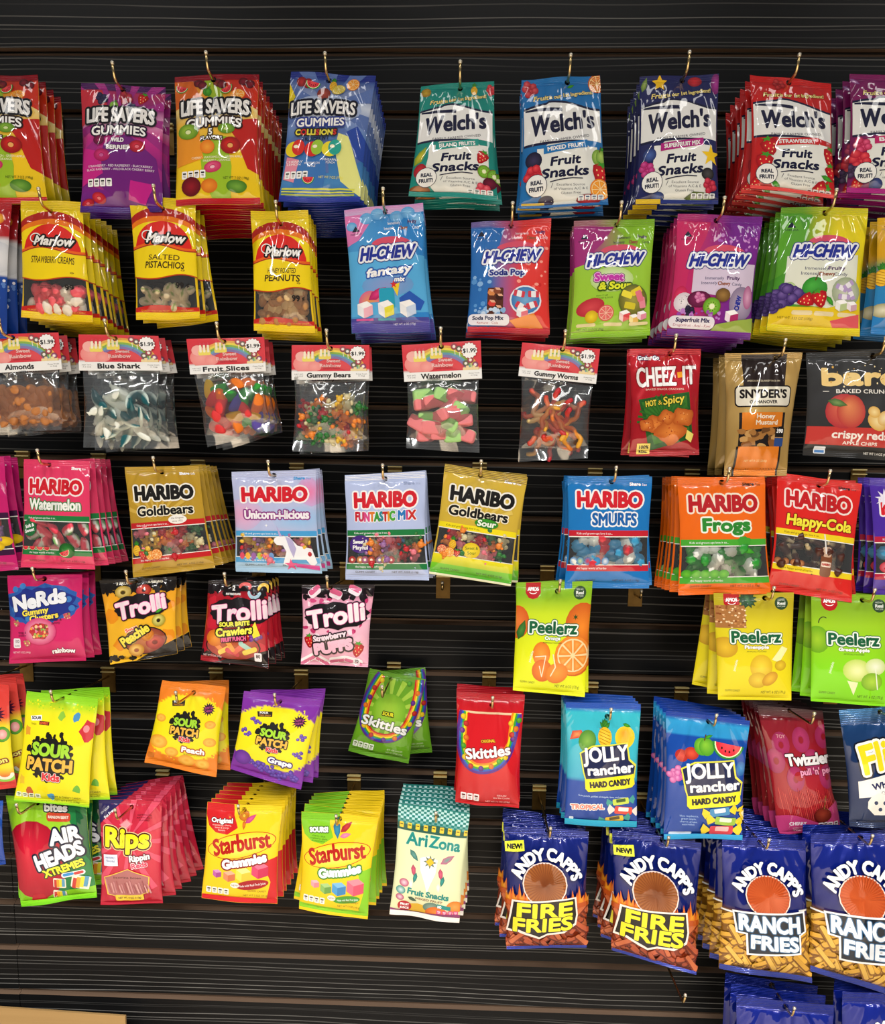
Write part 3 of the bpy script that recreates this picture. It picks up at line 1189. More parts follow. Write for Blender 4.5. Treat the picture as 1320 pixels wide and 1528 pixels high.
def make_pieces():
    V, F = ICO3
    # almond, pistachio, peanut
    v = V * np.array((.0070, .0050, .0125))
    v[:, :2] *= (1.0 - .42 * np.clip(V[:, 2], -1, 1) * np.abs(V[:, 2]))[:, None]
    v *= (1 + .035 * np.sin(9 * np.arctan2(V[:, 1], V[:, 0])))[:, None]
    piece('almond', v, F, '#c07c44', 'nut')
    v = V * np.array((.0062, .0055, .0092))
    col = np.where((np.abs(V[:, 0]) < .16)[:, None] & (V[:, 2] > -.2)[:, None], np.array(lin('#8a9a50')), np.array(lin('#dcc9a4')))
    piece('pistachio', v, F, col, 'nut')
    v = V * np.array((.0058, .0052, .0082))
    v[:, 1] += np.where(np.abs(V[:, 0]) < .12, .0006, 0)
    piece('peanut', v, F, '#c08a52', 'nut')
    piece('split_peanut', v * np.array((1.15, .6, 1.1)), F, '#e6c48c', 'nut')
    # cream mounds
    r = random.Random(4)
    for nm, c1 in (('pink_cream', '#f4626c'), ('white_cream', '#f2e6d2')):
        v = V.copy()
        v *= (1 + .08 * np.sin(6 * np.arctan2(V[:, 1], V[:, 0])) * (1 - V[:, 2] ** 2) + .05 * np.sin(11 * V[:, 2]))[:, None]
        piece(nm, v * np.array((.010, .007, .008)), F, c1, 'candy')
    # shark gummies: curved body with tail and fin
    t = np.linspace(-1, 1, 15)
    for nm, ca, cb in (('white_shark_gummy', '#eef0e2', '#dfe6da'), ('teal_shark_gummy', '#1f5f66', '#d8e6da')):
        Vv, Ff, Cc = [], [], []
        seg = 10
        for i, k in enumerate(t):
            rad = .0072 * max(.12, (1 - k * k) ** .55) if k < .72 else .0062 * (.45 + (k - .72) * 1.9)
            cx = .004 * k * k
            for j in range(seg):
                a = 2 * math.pi * j / seg
                fin = 1 + (1.0 if abs(k) < .22 and abs(a - math.pi / 2) < .5 else 0)
                Vv.append((cx + rad * math.cos(a) * (.5 if k > .72 else 1.0), .0045 * math.sin(a) * (max(.25, 1 - k * k)) * .9, .021 * k + 0))
                Vv[-1] = (Vv[-1][0] + (rad * .9 if fin > 1 else 0), Vv[-1][1], Vv[-1][2])
                Cc.append(lin(ca if math.cos(a) > -.35 else cb))
        for i in range(len(t) - 1):
            for j in range(seg):
                Ff.append((i * seg + j, i * seg + (j + 1) % seg, (i + 1) * seg + (j + 1) % seg, (i + 1) * seg + j))
        Ff += [tuple(range(seg))[::-1], tuple((len(t) - 1) * seg + j for j in range(seg))]
        piece(nm, Vv, Ff, np.array(Cc), 'candy')
    # half-moon fruit slices
    for nm, c in (('red_fruit_slice', '#e8383a'), ('green_fruit_slice', '#2fa838'), ('yellow_fruit_slice', '#f2c21a'), ('orange_fruit_slice', '#f58020'), ('purple_fruit_slice', '#5a4aa8')):
        v = V * np.array((.013, .0055, .0105))
        v[:, 2] = np.where(V[:, 2] < -.15, v[:, 2] * .25 - .0012, v[:, 2])
        piece(nm, v, F, c, 'sugar')
    # bears
    S = ICO2

    def el(c, r_):
        return (S[0] * np.array(r_) + np.array(c), S[1])
    bear = joined([el((0, 0, 0), (.0055, .0042, .0065)), el((0, -.0006, .0085), (.0042, .0038, .004)), el((-.0032, 0, .0118), (.0016, .0014, .0016)), el((.0032, 0, .0118), (.0016, .0014, .0016)),
                   el((-.005, -.002, .0025), (.0018, .0022, .003)), el((.005, -.002, .0025), (.0018, .0022, .003)), el((-.0038, -.0018, -.006), (.0024, .0026, .0032)), el((.0038, -.0018, -.006), (.0024, .0026, .0032)), el((0, -.0036, .0078), (.0016, .0014, .0012))])
    for nm, c in (('red_bear_gummy', '#c8202c'), ('green_bear_gummy', '#2f7a38'), ('yellow_bear_gummy', '#e6b838'), ('orange_bear_gummy', '#ee8a30'), ('clear_bear_gummy', '#d9cda0'), ('pink_bear_gummy', '#e87a8a'), ('blue_bear_gummy', '#3a86b8'), ('purple_bear_gummy', '#9a6aa0')):
        piece(nm, bear[0] * 1.0, bear[1], c, 'candy')
    # watermelon blocks: pink with a pale green rind
    v = np.sign(V) * np.abs(V) ** .38
    v = v / np.abs(v).max() * np.array((.0125, .0058, .0085))
    for nm, flip in (('pink_melon_block', 1), ('green_melon_block', -1)):
        cc = np.where((V[:, 2:3] * 1.0 + V[:, 1:2] * .9 * flip) < .25, np.array(lin('#f0888c')), np.array(lin('#b4dc94')))
        cc = np.where((np.abs((V[:, 2:3] + V[:, 1:2] * .9 * flip) - .3) < .14), np.array(lin('#e8ecc8')), cc)
        if flip < 0:
            cc = np.broadcast_to(np.array(lin('#aee08c')), cc.shape).copy()
        piece(nm, v, F, np.array(cc), 'sugar')
    # worms
    for nm, ca, cb, sd in (('red_yellow_worm_gummy', '#d82020', '#eeb030', 1), ('orange_red_worm_gummy', '#f07818', '#c81830', 2), ('pale_worm_gummy', '#e8d088', '#d84038', 3)):
        rr = random.Random(sd)
        pts = [(.010 * math.sin(k * .32 + sd) + .004 * math.sin(k * .7), .002 * math.sin(k * .5 + sd), (k - 9) * .0031) for k in range(19)]
        mb = MB().tube(pts, [.0042 * (1 + .12 * (k % 2)) * (.7 if k in (0, 18) else 1) for k in range(19)], 8)
        cols = []
        for k in range(19):
            cols += [np.array(lin(ca)) * (1 - k / 18) + np.array(lin(cb)) * (k / 18)] * 8
        piece(nm, mb.v, mb.f, np.array(cols), 'candy')
    # round chunks in several colours, frogs, cola bottles, pretzel bits
    vv = V * (1 + .12 * np.sin(5 * V[:, 0:1] * 2) * np.cos(4 * V[:, 2:3]))
    for nm, c in (('white_gummy_chunk', '#eef0e8'), ('green_gummy_chunk', '#2c9a34'), ('blue_gummy_chunk', '#3a9ac8'), ('red_gummy_chunk', '#d83040'), ('pale_gummy_chunk', '#d8d4cc')):
        piece(nm, vv * np.array((.0085, .0055, .0095)), F, c, 'candy')
    prof = [(-.013, .0045), (-.012, .0055), (-.004, .0055), (-.001, .0045), (.003, .0052), (.007, .003), (.011, .0024), (.013, .0028)]
    mb = MB().tube([(0, 0, z) for z, _ in prof], [r_ for _, r_ in prof], 10)
    cols = np.concatenate([np.broadcast_to(np.array(lin('#4a1e10' if z < .004 else '#c9b48a')), (10, 3)) for z, _ in prof])
    piece('cola_bottle_gummy', mb.v, mb.f, cols, 'candy')
    piece('pretzel_chunk', vv * np.array((.008, .006, .007)), F, '#a06a34', 'nut')
    # soft wedge: red flesh, white, green rind
    v = V * np.array((.013, .005, .0105))
    v[:, 2] = np.where(V[:, 2] > .15, v[:, 2] * .25 + .0012, v[:, 2])
    cc = np.where(V[:, 2:3] > -.45, np.array(lin('#f0405a')), np.where(V[:, 2:3] > -.75, np.array(lin('#f4f0e6')), np.array(lin('#7cbf6a'))))
    piece('melon_wedge_gummy', v, F, np.array(cc), 'candy')


make_pieces()


def scatter(shp, box, kinds, n, seed, spacing, inset, size=1.0, upright=0):
    """positions for candies just behind the film of the region box (units)"""
    r = random.Random(seed)
    x0, y0, x1, y1 = box
    pts = []
    tries = 0
    while len(pts) < n and tries < 4000:
        tries += 1
        x, y = r.uniform(x0, x1), y1 - (y1 - y0) * (r.random() ** 1.25)
        if all(math.hypot(x - a, y - b_) > spacing for a, b_ in pts):
            pts.append((x, y))
        elif tries % 400 == 0:
            spacing *= .9
    res = []
    for i, (x, y) in enumerate(pts):
        p = shp.pos(np.array(x), np.array(y))
        back = inset + r.uniform(0, .0035)
        p = p + np.array((0, back, 0))
        rot = Euler((r.uniform(-.5, .5), r.uniform(0, 6.28) if not upright else r.uniform(-upright, upright), r.uniform(-.6, .6)))
        res.append((kinds[i % len(kinds)] if len(kinds) > 1 else kinds[0], Vector(p), rot, size * r.uniform(.9, 1.1)))
    return res

# ------------------------------------------------------------------ the printed designs
D = {}


def design(H, **k):
    def w(f):
        D[f.__name__] = (f, H, k)
        return f
    return w


def lifesavers(a, dark):
    a.t('LIFE SAVERS', 49, 41, 84, 17, '#f4f4f4', ((2.8, '#17131a'),), arc=2.5, b=1.1, c2='#c9c9d0')
    a.t('GUMMIES', 48, 59.5, 68, 10.5, '#fff', ((2.1, dark),), arc=2, b=.5)


@design(152, st=7, sb=8)
def savers_five(a):
    a.bg((0, '#8a1220'), (7, '#8a1220'), (8, '#d8861c'), (30, '#e8a030'), (42, '#f0d890'), (60, '#f4c040'), (100, '#f8d020'), (152, '#e8c818'))
    a.P([(56, 6), (100, 6), (100, 42), (76, 30)], '#c8321c')
    a.P([(0, 6), (22, 6), (34, 32), (0, 40)], '#d8661c')
    a.P([(36, 6), (56, 6), (60, 34), (42, 34)], '#9ab828')
    a.E(50, 45, 46, 14, '#fff6d0', '#f0c860')
    a.PE([(62, 58), (100, 52), (100, 118), (88, 112), (76, 78)], '#c02018')
    a.PE([(30, 75), (64, 75), (70, 110), (66, 144), (44, 144), (34, 120)], '#9cc42a')
    a.PE([(2, 70), (30, 66), (36, 100), (2, 108)], '#f09a28')
    a.R(0, 0, 100, 6.5, '#86101e')
    a.R(0, 144, 100, 152, '#cf1420', '#a80c18')
    a.melon(9, 13, 8, 15)
    for x, y in ((29, 10), (34, 13), (52, 10), (57, 12), (82, 9), (90, 12)):
        a.E(x, y, 5.5, 5, '#8a2030', '#4a0812')
    a.orange(76, 25, 9, sq=.7, rot=-12)
    a.melon(62, 16, 8, -30)
    a.apple(40, 21, 5)
    lifesavers(a, '#2a1210')
    a.ring(17, 68, 13, '#a8cc40', '#6a9a20', '#e8f0b0', .7)
    a.ring(64, 66, 10, '#98c83c', '#5f9020', '#d8e8a0', .6)
    a.t('5', 45, 69.5, None, 7, '#fff', ((1.6, '#3a2a10'),), b=.5)
    a.t('FLAVORS', 46, 77.5, 27, 4.2, '#fff', ((1.1, '#3a2a10'),), arc=1)
    a.E(41, 87, 9, 8, '#f8a83a', '#e87a18')
    a.ring(69, 86, 12, '#e02820', '#98100c', '#f4b060', .85)
    a.small(52, 99, 62, ['CHERRY - WATERMELON - GREEN APPLE', 'PINEAPPLE - ORANGE'], '#fff6d8', 2.6, 3.8)
    a.ring(47, 110, 11, '#f06a98', '#c83060', '#f8c0d0', .6, -10)
    a.facts(8, 113, 31)
    a.E(20, 131, 12, 11, '#9a1a28', '#5a0a14')
    a.E(42, 131, 10, 8, '#f59a30', '#d8701a')
    a.E(74, 132, 12, 7, '#7ab040', '#3f7a1e')
    a.t('NET WT 7 OZ (198g)', 74, 123, 30, 2.8, '#2a3a10')


@design(155, st=7, sb=8)
def savers_berries(a):
    a.bg((0, '#4a1a5c'), (8, '#4a1a5c'), (9, '#b03060'), (30, '#8a2a78'), (45, '#e0a0cc'), (65, '#c8308c'), (100, '#8a1f80'), (130, '#7a2088'), (155, '#5a1a80'))
    a.rays(50, 42, 90, 14, '#a02c86', 0, 360, .45)
    a.P([(0, 8), (26, 8), (36, 34), (0, 52)], '#c83040')
    a.E(50, 44, 44, 14, '#f4dcec', '#c060a0')
    a.PE([(30, 75), (60, 62), (94, 90), (100, 130), (60, 150), (20, 120)], '#70207e')
    a.PE([(2, 78), (26, 84), (30, 110), (2, 124)], '#c8248a')
    a.PE([(64, 118), (92, 122), (80, 146), (60, 140)], '#c41f8c')
    a.berry(26, 19, 8, '#1a1638', '#3a3060')
    a.berry(54, 17, 9, '#8a0f2a', '#c83a50')
    a.straw(74, 17, 8, 20)
    a.apple(41, 27, 5, '#a8cc60', '#5f9a30')
    a.berry(62, 28, 6, '#22204a', '#4a4880')
    lifesavers(a, '#241030')
    a.t('WILD', 48, 70, 16, 5, '#fff', ((.7, '#5a1060'),), b=.4)
    a.t('BERRIES', 48, 78, 30, 5, '#fff', ((.7, '#5a1060'),), arc=-1, b=.4)
    a.ring(24, 70, 7, '#8a1a50', '#5a0c38', '#a83a70', .8)
    a.ring(72, 77, 9.5, '#e03048', '#a01428', '#e87080', .8)
    a.ring(28, 88, 11, '#e03a80', '#a81a5c', '#d060a0', .7, 10)
    a.small(50, 101, 84, ['STRAWBERRY - RED RASPBERRY - BLACKBERRY', 'BLACK RASPBERRY - WILD BLACK CHERRY BERRY'], '#f8e8f8', 2.6, 4.2)
    a.facts(10, 116, 32)
    a.ring(24, 138, 9, '#e84050', '#b01828', '#f08080', .7, 20)
    a.ring(10, 144, 8, '#d82840', '#981020', '#e87080', .6, -15)
    a.R(0, 147, 100, 155, '#4f1c8a', '#3a1268')


@design(152, st=7, sb=7)
def savers_mix(a):
    a.bg((0, '#22328a'), (7, '#22328a'), (8, '#2f4f98'), (28, '#8a9cc8'), (40, '#c8d4ea'), (60, '#7a94cc'), (90, '#2f6ab0'), (130, '#4a8ac8'), (152, '#2a58a8'))
    a.rays(48, 40, 80, 10, '#5a74b4', 10, 370, .5)
    a.P([(0, 14), (8, 30), (0, 44)], '#e8d020')
    a.E(46, 44, 44, 17, '#eef2fa', '#a0b4dc')
    a.PE([(66, 72), (80, 76), (92, 108), (100, 128), (100, 146), (74, 128), (64, 90)], '#e8ec90')
    a.PE([(76, 70), (88, 62), (100, 78), (100, 104), (90, 100)], '#2a4aa8')
    a.PE([(28, 92), (52, 92), (56, 122), (50, 148), (20, 148), (12, 120)], '#3f78c0')
    a.PE([(4, 100), (20, 104), (16, 130), (2, 126)], '#e890a8')
    for x, y, r in ((14, 12, 6), (22, 14, 6)):
        a.E(x, y, r, r, '#c03030', '#801820')
    a.melon(28, 12, 9, 10)
    a.pineapple(52, 16, 6)
    a.E(42, 26, 8, 7, '#b04a38', '#7a2a20')
    a.orange(59, 20, 8, '#d8c030', '#f0e070', '#f8f0b8', .7, -20)
    a.orange(75, 12, 7.5)
    a.t('LIFE SAVERS', 43, 44, 80, 15, '#f4f4f4', ((2.8, '#141428'),), arc=2.5, b=.7, rot=-2, c2='#c9c9d4')
    a.t('GUMMIES', 42, 60, 60, 9.5, '#fff', ((2, '#2a3a90'),), b=.5, rot=-3)
    a.t('COLLISIONS', 38, 72, 52, 6.5, '#f6e84a', ((1.6, '#242424'),), rot=-1, b=.5, cols=['#f6e84a', '#d03028', '#f6e84a', '#f6e84a'])
    a.t('2 FLAVORS IN 1', 38, 80, 34, 4, '#1a2440', rot=-4, b=.3)
    for x, c1, c2 in ((14, '#f0d820', '#d83028'), (38, '#d82820', '#a0cc38'), (60, '#f0e030', '#2aa898')):
        a.E(x - 2, 92, 10, 9, c1)
        a.E(x + 4, 90, 8, 9, c2)
        a.E(x + 1, 89, 3, 2, '#fff8d8')
    a.small(14, 106, 22, ['CHERRY', 'LEMON'], '#fff', 2.4)
    a.small(37, 108, 20, ['WATERMELON', 'APPLE'], '#fff', 2.4)
    a.small(60, 104, 20, ['PINEAPPLE', 'PUNCH'], '#fff', 2.4)
    a.facts(4, 117, 30)
    a.melon(34, 124, 8, 0)
    a.t('NET WT 7 OZ (198g)', 62, 124, 30, 2.6, '#f0e860')
    a.R(2, 136, 92, 138, '#d8dc50')
    a.R(2, 139.5, 92, 141, '#d8dc50')
    a.R(2, 142.5, 92, 144, '#b8c448')
    a.R(0, 145, 100, 152, '#2b3fb0', '#22308c')


def welch(a, col, dark, name, labc, fruit):
    a.bg((0, col), (40, col), (152, col))
    a.E(54, 112, 38, 42, '#eef0ec', '#dfe3de')
    a.R(18, 84, 92, 110, '#e9ece8')
    navy = '#171a3c'
    up = lambda x: 36 - 5.5 * math.sin((x - 8) / 84 * math.pi * 1.5 - .2) * (1 if x > 30 else .6)
    a.band(lambda x: up(x) - 2.6, lambda x: 81 - .05 * x, navy, x0=2, x1=98)
    a.band(up, lambda x: 78.4 - 4 * math.sin(x / 100 * 3.0) * .6, '#eceeee', x0=2, x1=98)
    a.band(lambda x: 38 - 1.5 * math.sin(x / 60 * 3.14), lambda x: 39.5 + .04 * x, navy, x0=4, x1=50)
    a.t('Fruit', 24, 24.5, 20, 5.6, '#f2df8a', ((.5, dark),), sh=.25, rot=-2, b=.3)
    a.t('is our 1st Ingredient!', 62, 22, 56, 4.6, '#f2df8a', ((.4, dark),), rot=-5, b=.25)
    a.t('W', 22, 57, 24, 23, navy, b=1.3, sh=.12, rot=-4)
    a.t("elch's", 62, 54, 58, 20, navy, b=1.3, sh=.05, rot=-5)
    a.t('FAMILY FARMER OWNED', 52, 73.5, 62, 3, '#3a3c50', rot=-5, arc=-1)
    a.P([(26, 82), (80, 76), (80, 84.5), (26, 91)], labc)
    a.t(name, 53, 83.5, 46, 4.8, '#f4f4f4', rot=-5, b=.35)
    a.t('Fruit', 52, 99, 38, 10, navy, sh=.22, b=.75, rot=-4)
    a.t('Snacks', 52, 112, 58, 10.5, navy, sh=.22, b=.75, rot=-4)
    a.ln([(34, 123), (46, 120.5), (60, 119), (72, 119.5)], 1.2, navy)
    a.small(58, 126, 40, ['Excellent Source', 'of Vitamins A,C & E', 'Gluten Free'], '#5a6068', 2.6, 4.4)
    a.t('/', 36, 127, 3, 5, '#5a6068')
    for k in fruit:
        getattr(a, k[0])(*k[1:])
    a.E(18, 126, 12.5, 12.5, '#2a3048')
    a.E(18, 126, 11.8, 11.8, '#f2f3f1')
    a.t('REAL', 18, 123, 14, 4.6, '#2a3048', b=.35, rot=-4)
    a.t('FRUIT!', 18, 130, 17, 4.6, '#2a3048', b=.35, rot=-4)
    a.facts(66, 138, 30, 4, '#e8eef0', dark, h=5.5)


@design(150, st=8, sb=7)
def welch_teal(a):
    welch(a, '#1d8a80', '#0d4f4c', 'ISLAND FRUITS', '#27968c', [
        ('E', 8, 10, 7, 6, '#c8a838', '#8a6a20'), ('pineapple', 73, 12, 6), ('berry', 96, 12, 8, '#b02030', '#e05050'),
        ('leaf', 8, 98, 14, -62, '#d8c838', '#7a9a20'), ('E', 10, 118, 8, 10, '#d83038', '#90182a'), ('straw', 84, 99, 9, 30), ('kiwi', 86, 116, 8), ('kiwi', 98, 121, 9),
        ('E', 92, 130, 8, 7, '#7a1838', '#4a0c20'), ('berry', 84, 139, 10, '#c02840', '#f07080'), ('E', 12, 142, 12, 6, '#c07a38', '#7a4418')])
    a.R(0, 143.5, 100, 150, '#1f9086')


@design(150, st=8, sb=7)
def welch_mixed(a):
    welch(a, '#2272b8', '#123f72', 'MIXED FRUIT', '#1e76bc', [
        ('berry', 10, 12, 11, '#a01828', '#e06068'), ('orange', 95, 10, 11, '#c86018', '#f0a060'), ('leaf', 62, 12, 5, -20), ('E', 14, 97, 10, 10, '#3a3358', '#14122e'),
        ('berry', 14, 114, 12, '#b01024', '#f04850', 12), ('apple', 95, 96, 10, '#b8d868', '#6a9a30'), ('straw', 94, 114, 13, 15), ('orange', 92, 132, 12),
        ('E', 30, 143, 9, 6, '#3a2850', '#1c1230'), ('E', 78, 143, 14, 6, '#c02028', '#801018'), ('R', 2, 144, 28, 147, '#e0b838')])
    a.R(0, 147, 100, 150, '#1f6ab0')


@design(150, st=8, sb=7)
def welch_navy(a):
    welch(a, '#22265c', '#10123a', 'SUPERFRUIT MIX', '#b02080', [
        ('leaf', 6, 10, 9, -70, '#9ab060', '#5a7a30'), ('star', 25, 9, 5, 10, 5, '#f0c020'), ('E', 70, 8, 9, 6, '#d83038', '#901828'), ('E', 96, 12, 6, 12, '#a83a98', '#6a1a60'),
        ('E', 13, 94, 8, 8, '#4a68b0', '#22306a'), ('berry', 10, 110, 10, '#a01860', '#d850a0'), ('star', 90, 96, 5, 13, 5, '#f2c818'), ('E', 86, 117, 8, 7, '#4a4648', '#1a1618'),
        ('berry', 88, 130, 9, '#a01030', '#e04860'), ('E', 26, 142, 8, 6, '#5068a8', '#263268'), ('leaf', 76, 143, 18, 0, '#8aa050', '#4a5a20')])
    a.R(0, 144, 30, 150, '#e8c028')
    a.R(30, 145, 100, 150, '#22307a')


@design(146, st=9, sb=6)
def welch_straw(a):
    welch(a, '#c21f20', '#7a0f12', 'STRAWBERRY', '#cc2226', [
        ('straw', 20, 92, 12, -20), ('straw', 14, 112, 12, 10), ('straw', 95, 96, 12, 10), ('straw', 97, 116, 11, -15), ('leaf', 90, 124, 8, 20), ('straw', 8, 137, 10, 60), ('leaf', 30, 138, 8, 40),
        ('straw', 82, 138, 12, 70)])
    a.berry(34, 10, 8, '#8a1014', '#c83a3a')
    a.R(0, 141, 100, 146, '#f0504c')


@design(150, st=8, sb=7)
def welch_plum(a):
    welch(a, '#7a1a5c', '#3f0c30', 'BERRIES', '#c02068', [
        ('leaf', 6, 10, 7, 30, '#c090c0', '#7a4080'), ('berry', 12, 92, 11, '#b01848', '#f06090'), ('berry', 10, 110, 13, '#b81030', '#f05058'), ('berry', 4, 124, 9, '#301838', '#604870'), ('E', 32, 139, 8, 7, '#4a5ea0', '#242c60'), ('straw', 10, 140, 8, 30)])
    a.R(0, 143, 100, 150, '#b02080')


def marlow(a, l1, l2):
    H = a.H
    a.bg((0, '#e8c818'), (13, '#f0d21c'), (152, '#f0c81c'), (H, '#e8b818'))
    yel, org, red, dk = '#f8da10', '#f07a14', '#e0271c', '#7a1a10'
    arcf = lambda r_, d: (lambda x: d - r_ * math.sin(math.acos(max(-1, min(1, (x - 50) / 62.0)))))
    a.band(arcf(42, 58), lambda x: 90, '#b02218')
    a.band(arcf(36, 64), lambda x: 90, org)
    a.band(arcf(34, 70), lambda x: 90, yel)
    wav = lambda x: 72 + 4 * math.sin((x - 8) / 100 * 6.28 - .3) * -1
    top = lambda x: 78 - 42 * math.sqrt(max(0.0, 1 - ((x - 50) / 45.0) ** 2))
    a.band(top, lambda x: max(top(x), wav(x)), red, x0=5.5, x1=94.5)
    a.band(wav, lambda x: wav(x) + 3.6, '#f0661a', x0=0, x1=100)
    a.band(lambda x: wav(x) + 3.6, lambda x: wav(x) + 5.2, '#a8241a', x0=0, x1=100)
    lo = lambda x: 118 + 3.6 * math.sin((x - 8) / 100 * 6.28 + .2)
    a.band(lambda x: wav(x) + 5.2, lo, yel)
    a.band(lo, lambda x: lo(x) + 1.8, '#c0421a')
    a.t('Marlow', 55, 62, 62, 14, '#f8f4ee', ((3.0, '#1c1412'),), sh=.3, b=.9, rot=1)
    a.arc(26, 58, 9, 7, 20, 330, 1.6, '#f8f4ee')
    a.t(l1, 52, 91, 50 if l2 else 66, 7.5 if l2 else 10, '#4a3410', sh=.12, b=.15)
    if l2:
        a.t(l2, 52, 102, 62, 9.5, '#3a260c', sh=.15, b=.35)
    a.ring(80, 109, 3, yel, '#8a6a18', yel, .5)
    a.t('99', 74, 131, 14, 8.5, '#2a2420', b=.6)
    a.t('\u00a2', 86, 130, 5, 6, '#2a2420', b=.4)
    a.small(40, 127, 38, ['NET WT. 2.5 OZ (70.8g)', 'INGREDIENTS: SEE', 'BACK PANEL'], '#3a3430', 1.9, 3.4)
    rl = lambda x: H - 19 + 2.2 * math.sin(x / 100 * 6.28 + 2.4)
    a.band(rl, lambda x: H - 11, '#c8261c')
    a.t('QUALITY YOU CAN TRUST - SNACKS AND CANDY', 50, H - 13.6, 82, 2.2, '#f0b020', arc=-1)
    a.R(0, H - 11, 100, H, '#f6d614', '#ecc412')
    for k in range(5):
        a.R(0, 2 + k * 2.4, 100, 2.8 + k * 2.4, '#d8b818')


@design(180, st=13, sb=11, windows=[(3, 112, 97, 164)], B=.011, fill=('pink_cream', 'white_cream'), nfill=17, sp=15, ysp=(134, 160))
def marlow_creams(a):
    marlow(a, 'STRAWBERRY CREAMS', '')


@design(180, st=13, sb=11, windows=[(3, 112, 97, 164)], B=.011, fill=('pistachio',), nfill=14, sp=15, ysp=(134, 160))
def marlow_pistachio(a):
    marlow(a, 'SALTED', 'PISTACHIOS')


@design(180, st=13, sb=11, windows=[(3, 112, 97, 164)], B=.011, fill=('peanut', 'split_peanut', 'peanut'), nfill=36, sp=11.5, ysp=(118, 162))
def marlow_peanut(a):
    marlow(a, 'HONEY ROASTED', 'PEANUTS')


@design(95, st=6, sb=6)
def edge_blue(a):
    a.bg((0, '#1c4ea8'), (95, '#183f94'))
    a.E(60, 50, 30, 24, '#3a78d0', '#1c4ea8')


@design(170, st=10, sb=10, B=.011)
def edge_bag(a):
    a.bg((0, '#a81820'), (45, '#b02028'), (47, '#d8d8dc'), (92, '#d0d4dc'), (94, '#1f48a0'), (150, '#183c90'), (170, '#1c4aa8'))
    a.E(86, 70, 22, 20, '#e8e8ec', '#c8ccd4')
    a.E(84, 22, 9, 7, '#f4d030', '#d86a20')
    a.spots(60, 98, 98, 135, 16, ['#e8e8f0', '#5a80c8'], (1.5, 3.5))


def hichew(a, l, r, seal):
    a.bg((0, seal), (9, seal), (10, l), (150, l))
    a.bgf = (lambda L_, R_, Sq: (lambda x, y: np.where((y < 9)[..., None], .35 * np.array(Sq) + .65 * (np.array(L_) * (1 - np.clip((x - 25) / 40, 0, 1))[..., None] + np.array(R_) * np.clip((x - 25) / 40, 0, 1)[..., None]),
                                                                   np.array(L_) * (1 - np.clip((x - 25) / 40, 0, 1))[..., None] + np.array(R_) * np.clip((x - 25) / 40, 0, 1)[..., None])))(lin(l), lin(r), lin(seal))


def hilogo(a, y, extra='', c='#23309a'):
    a.E(58, y - 9, 26, 10, '#d8506a', None, 0, n=16, a0=180, a1=360)
    a.t('HI-CHEW', 52, y, 72, 15, c, ((3.6, '#1d2a80'), (2.6, '#f2f4fa')), sh=.28, b=1.2, rot=-2)
    a.P([(8, y - 28), (13, y - 35), (18, y - 28)], '#20243a')
    a.t('MORINAGA', 13, y - 25, 15, 2.2, '#20243a')


def hitag(a, x, y, w=44, c='#1c2a60', rot=-2):
    a.t('Immensely', x - 8, y, w * .5, 3.6, c, rot=rot)
    a.t('Fruity', x + 15, y - 1, w * .36, 4.4, '#5a3a6a', rot=rot, b=.3)
    a.t('Intensely', x - 14, y + 6, w * .42, 3.6, c, rot=rot)
    a.t('Chewy', x + 4, y + 6, w * .34, 4.4, '#9a5a40', rot=rot, b=.3)
    a.t('Candy', x + 20, y + 6, w * .28, 3.6, c, rot=rot)


@design(152, st=10, sb=12)
def hichew_sky(a):
    hichew(a, '#4a9ad8', '#2f86d0', '#b8a8d8')
    a.R(0, 0, 100, 10, '#d890c8', '#c8b8e0')
    a.PE([(0, 8), (40, 8), (30, 22), (16, 40), (0, 46)], '#e07ab8')
    for x, y, r in ((28, 14, 9), (42, 10, 9), (8, 22, 7), (66, 14, 9), (80, 10, 9), (92, 18, 9)):
        a.E(x, y, r, r * .8, '#8cc4ee', '#5aa4e0')
    a.R(0, 134, 100, 152, '#4a4a9c', '#35307a')
    a.band(lambda x: 52 + .1 * x, lambda x: 132 - .04 * x, '#58b0e6')
    a.E(50, 96, 34, 14, '#8a9ad0', '#6aa0d8')
    hitag(a, 70, 22, 32, '#fff')
    hilogo(a, 57)
    a.t('fantasy', 53, 79, 60, 10, '#fff', ((1.9, '#2a58b0'),), sh=.25, b=.8, rot=-4)
    a.t('mix', 66, 90, 14, 5.5, '#fff', ((1.3, '#2a58b0'),), sh=.2, b=.5)
    a.E(26, 116, 15, 14, '#e8a050', '#d86a90', a0=180, a1=360)
    a.leaf(36, 106, 14, -30, '#e03a80', '#b02060')
    a.RR(38, 100, 58, 124, 3, '#28a0c0')
    a.P([(56, 98), (66, 94), (62, 110)], '#f0d030')
    a.star(58, 96, 2, 5, 5, '#d83030')
    a.P([(64, 112), (78, 104), (96, 116), (90, 126), (66, 126)], '#2a5ab8')
    for x, c in ((19, '#f4b8c8'), (46, '#e8e040'), (74, '#c8d8f0')):
        a.cube(x, 124, 10, '#eef0f4', '#fafafa', c)
    for x, c in ((18, '#d85a9a'), (46, '#3aa0b8'), (76, '#3a52b0')):
        a.R(x - 11, 134.5, x + 11, 137, c)
    a.R(0, 138, 100, 152, '#5a52a8', '#3f3788')
    a.t('NET WT. 6 OZ (170g)', 68, 141, 28, 2.6, '#e8e8f8')


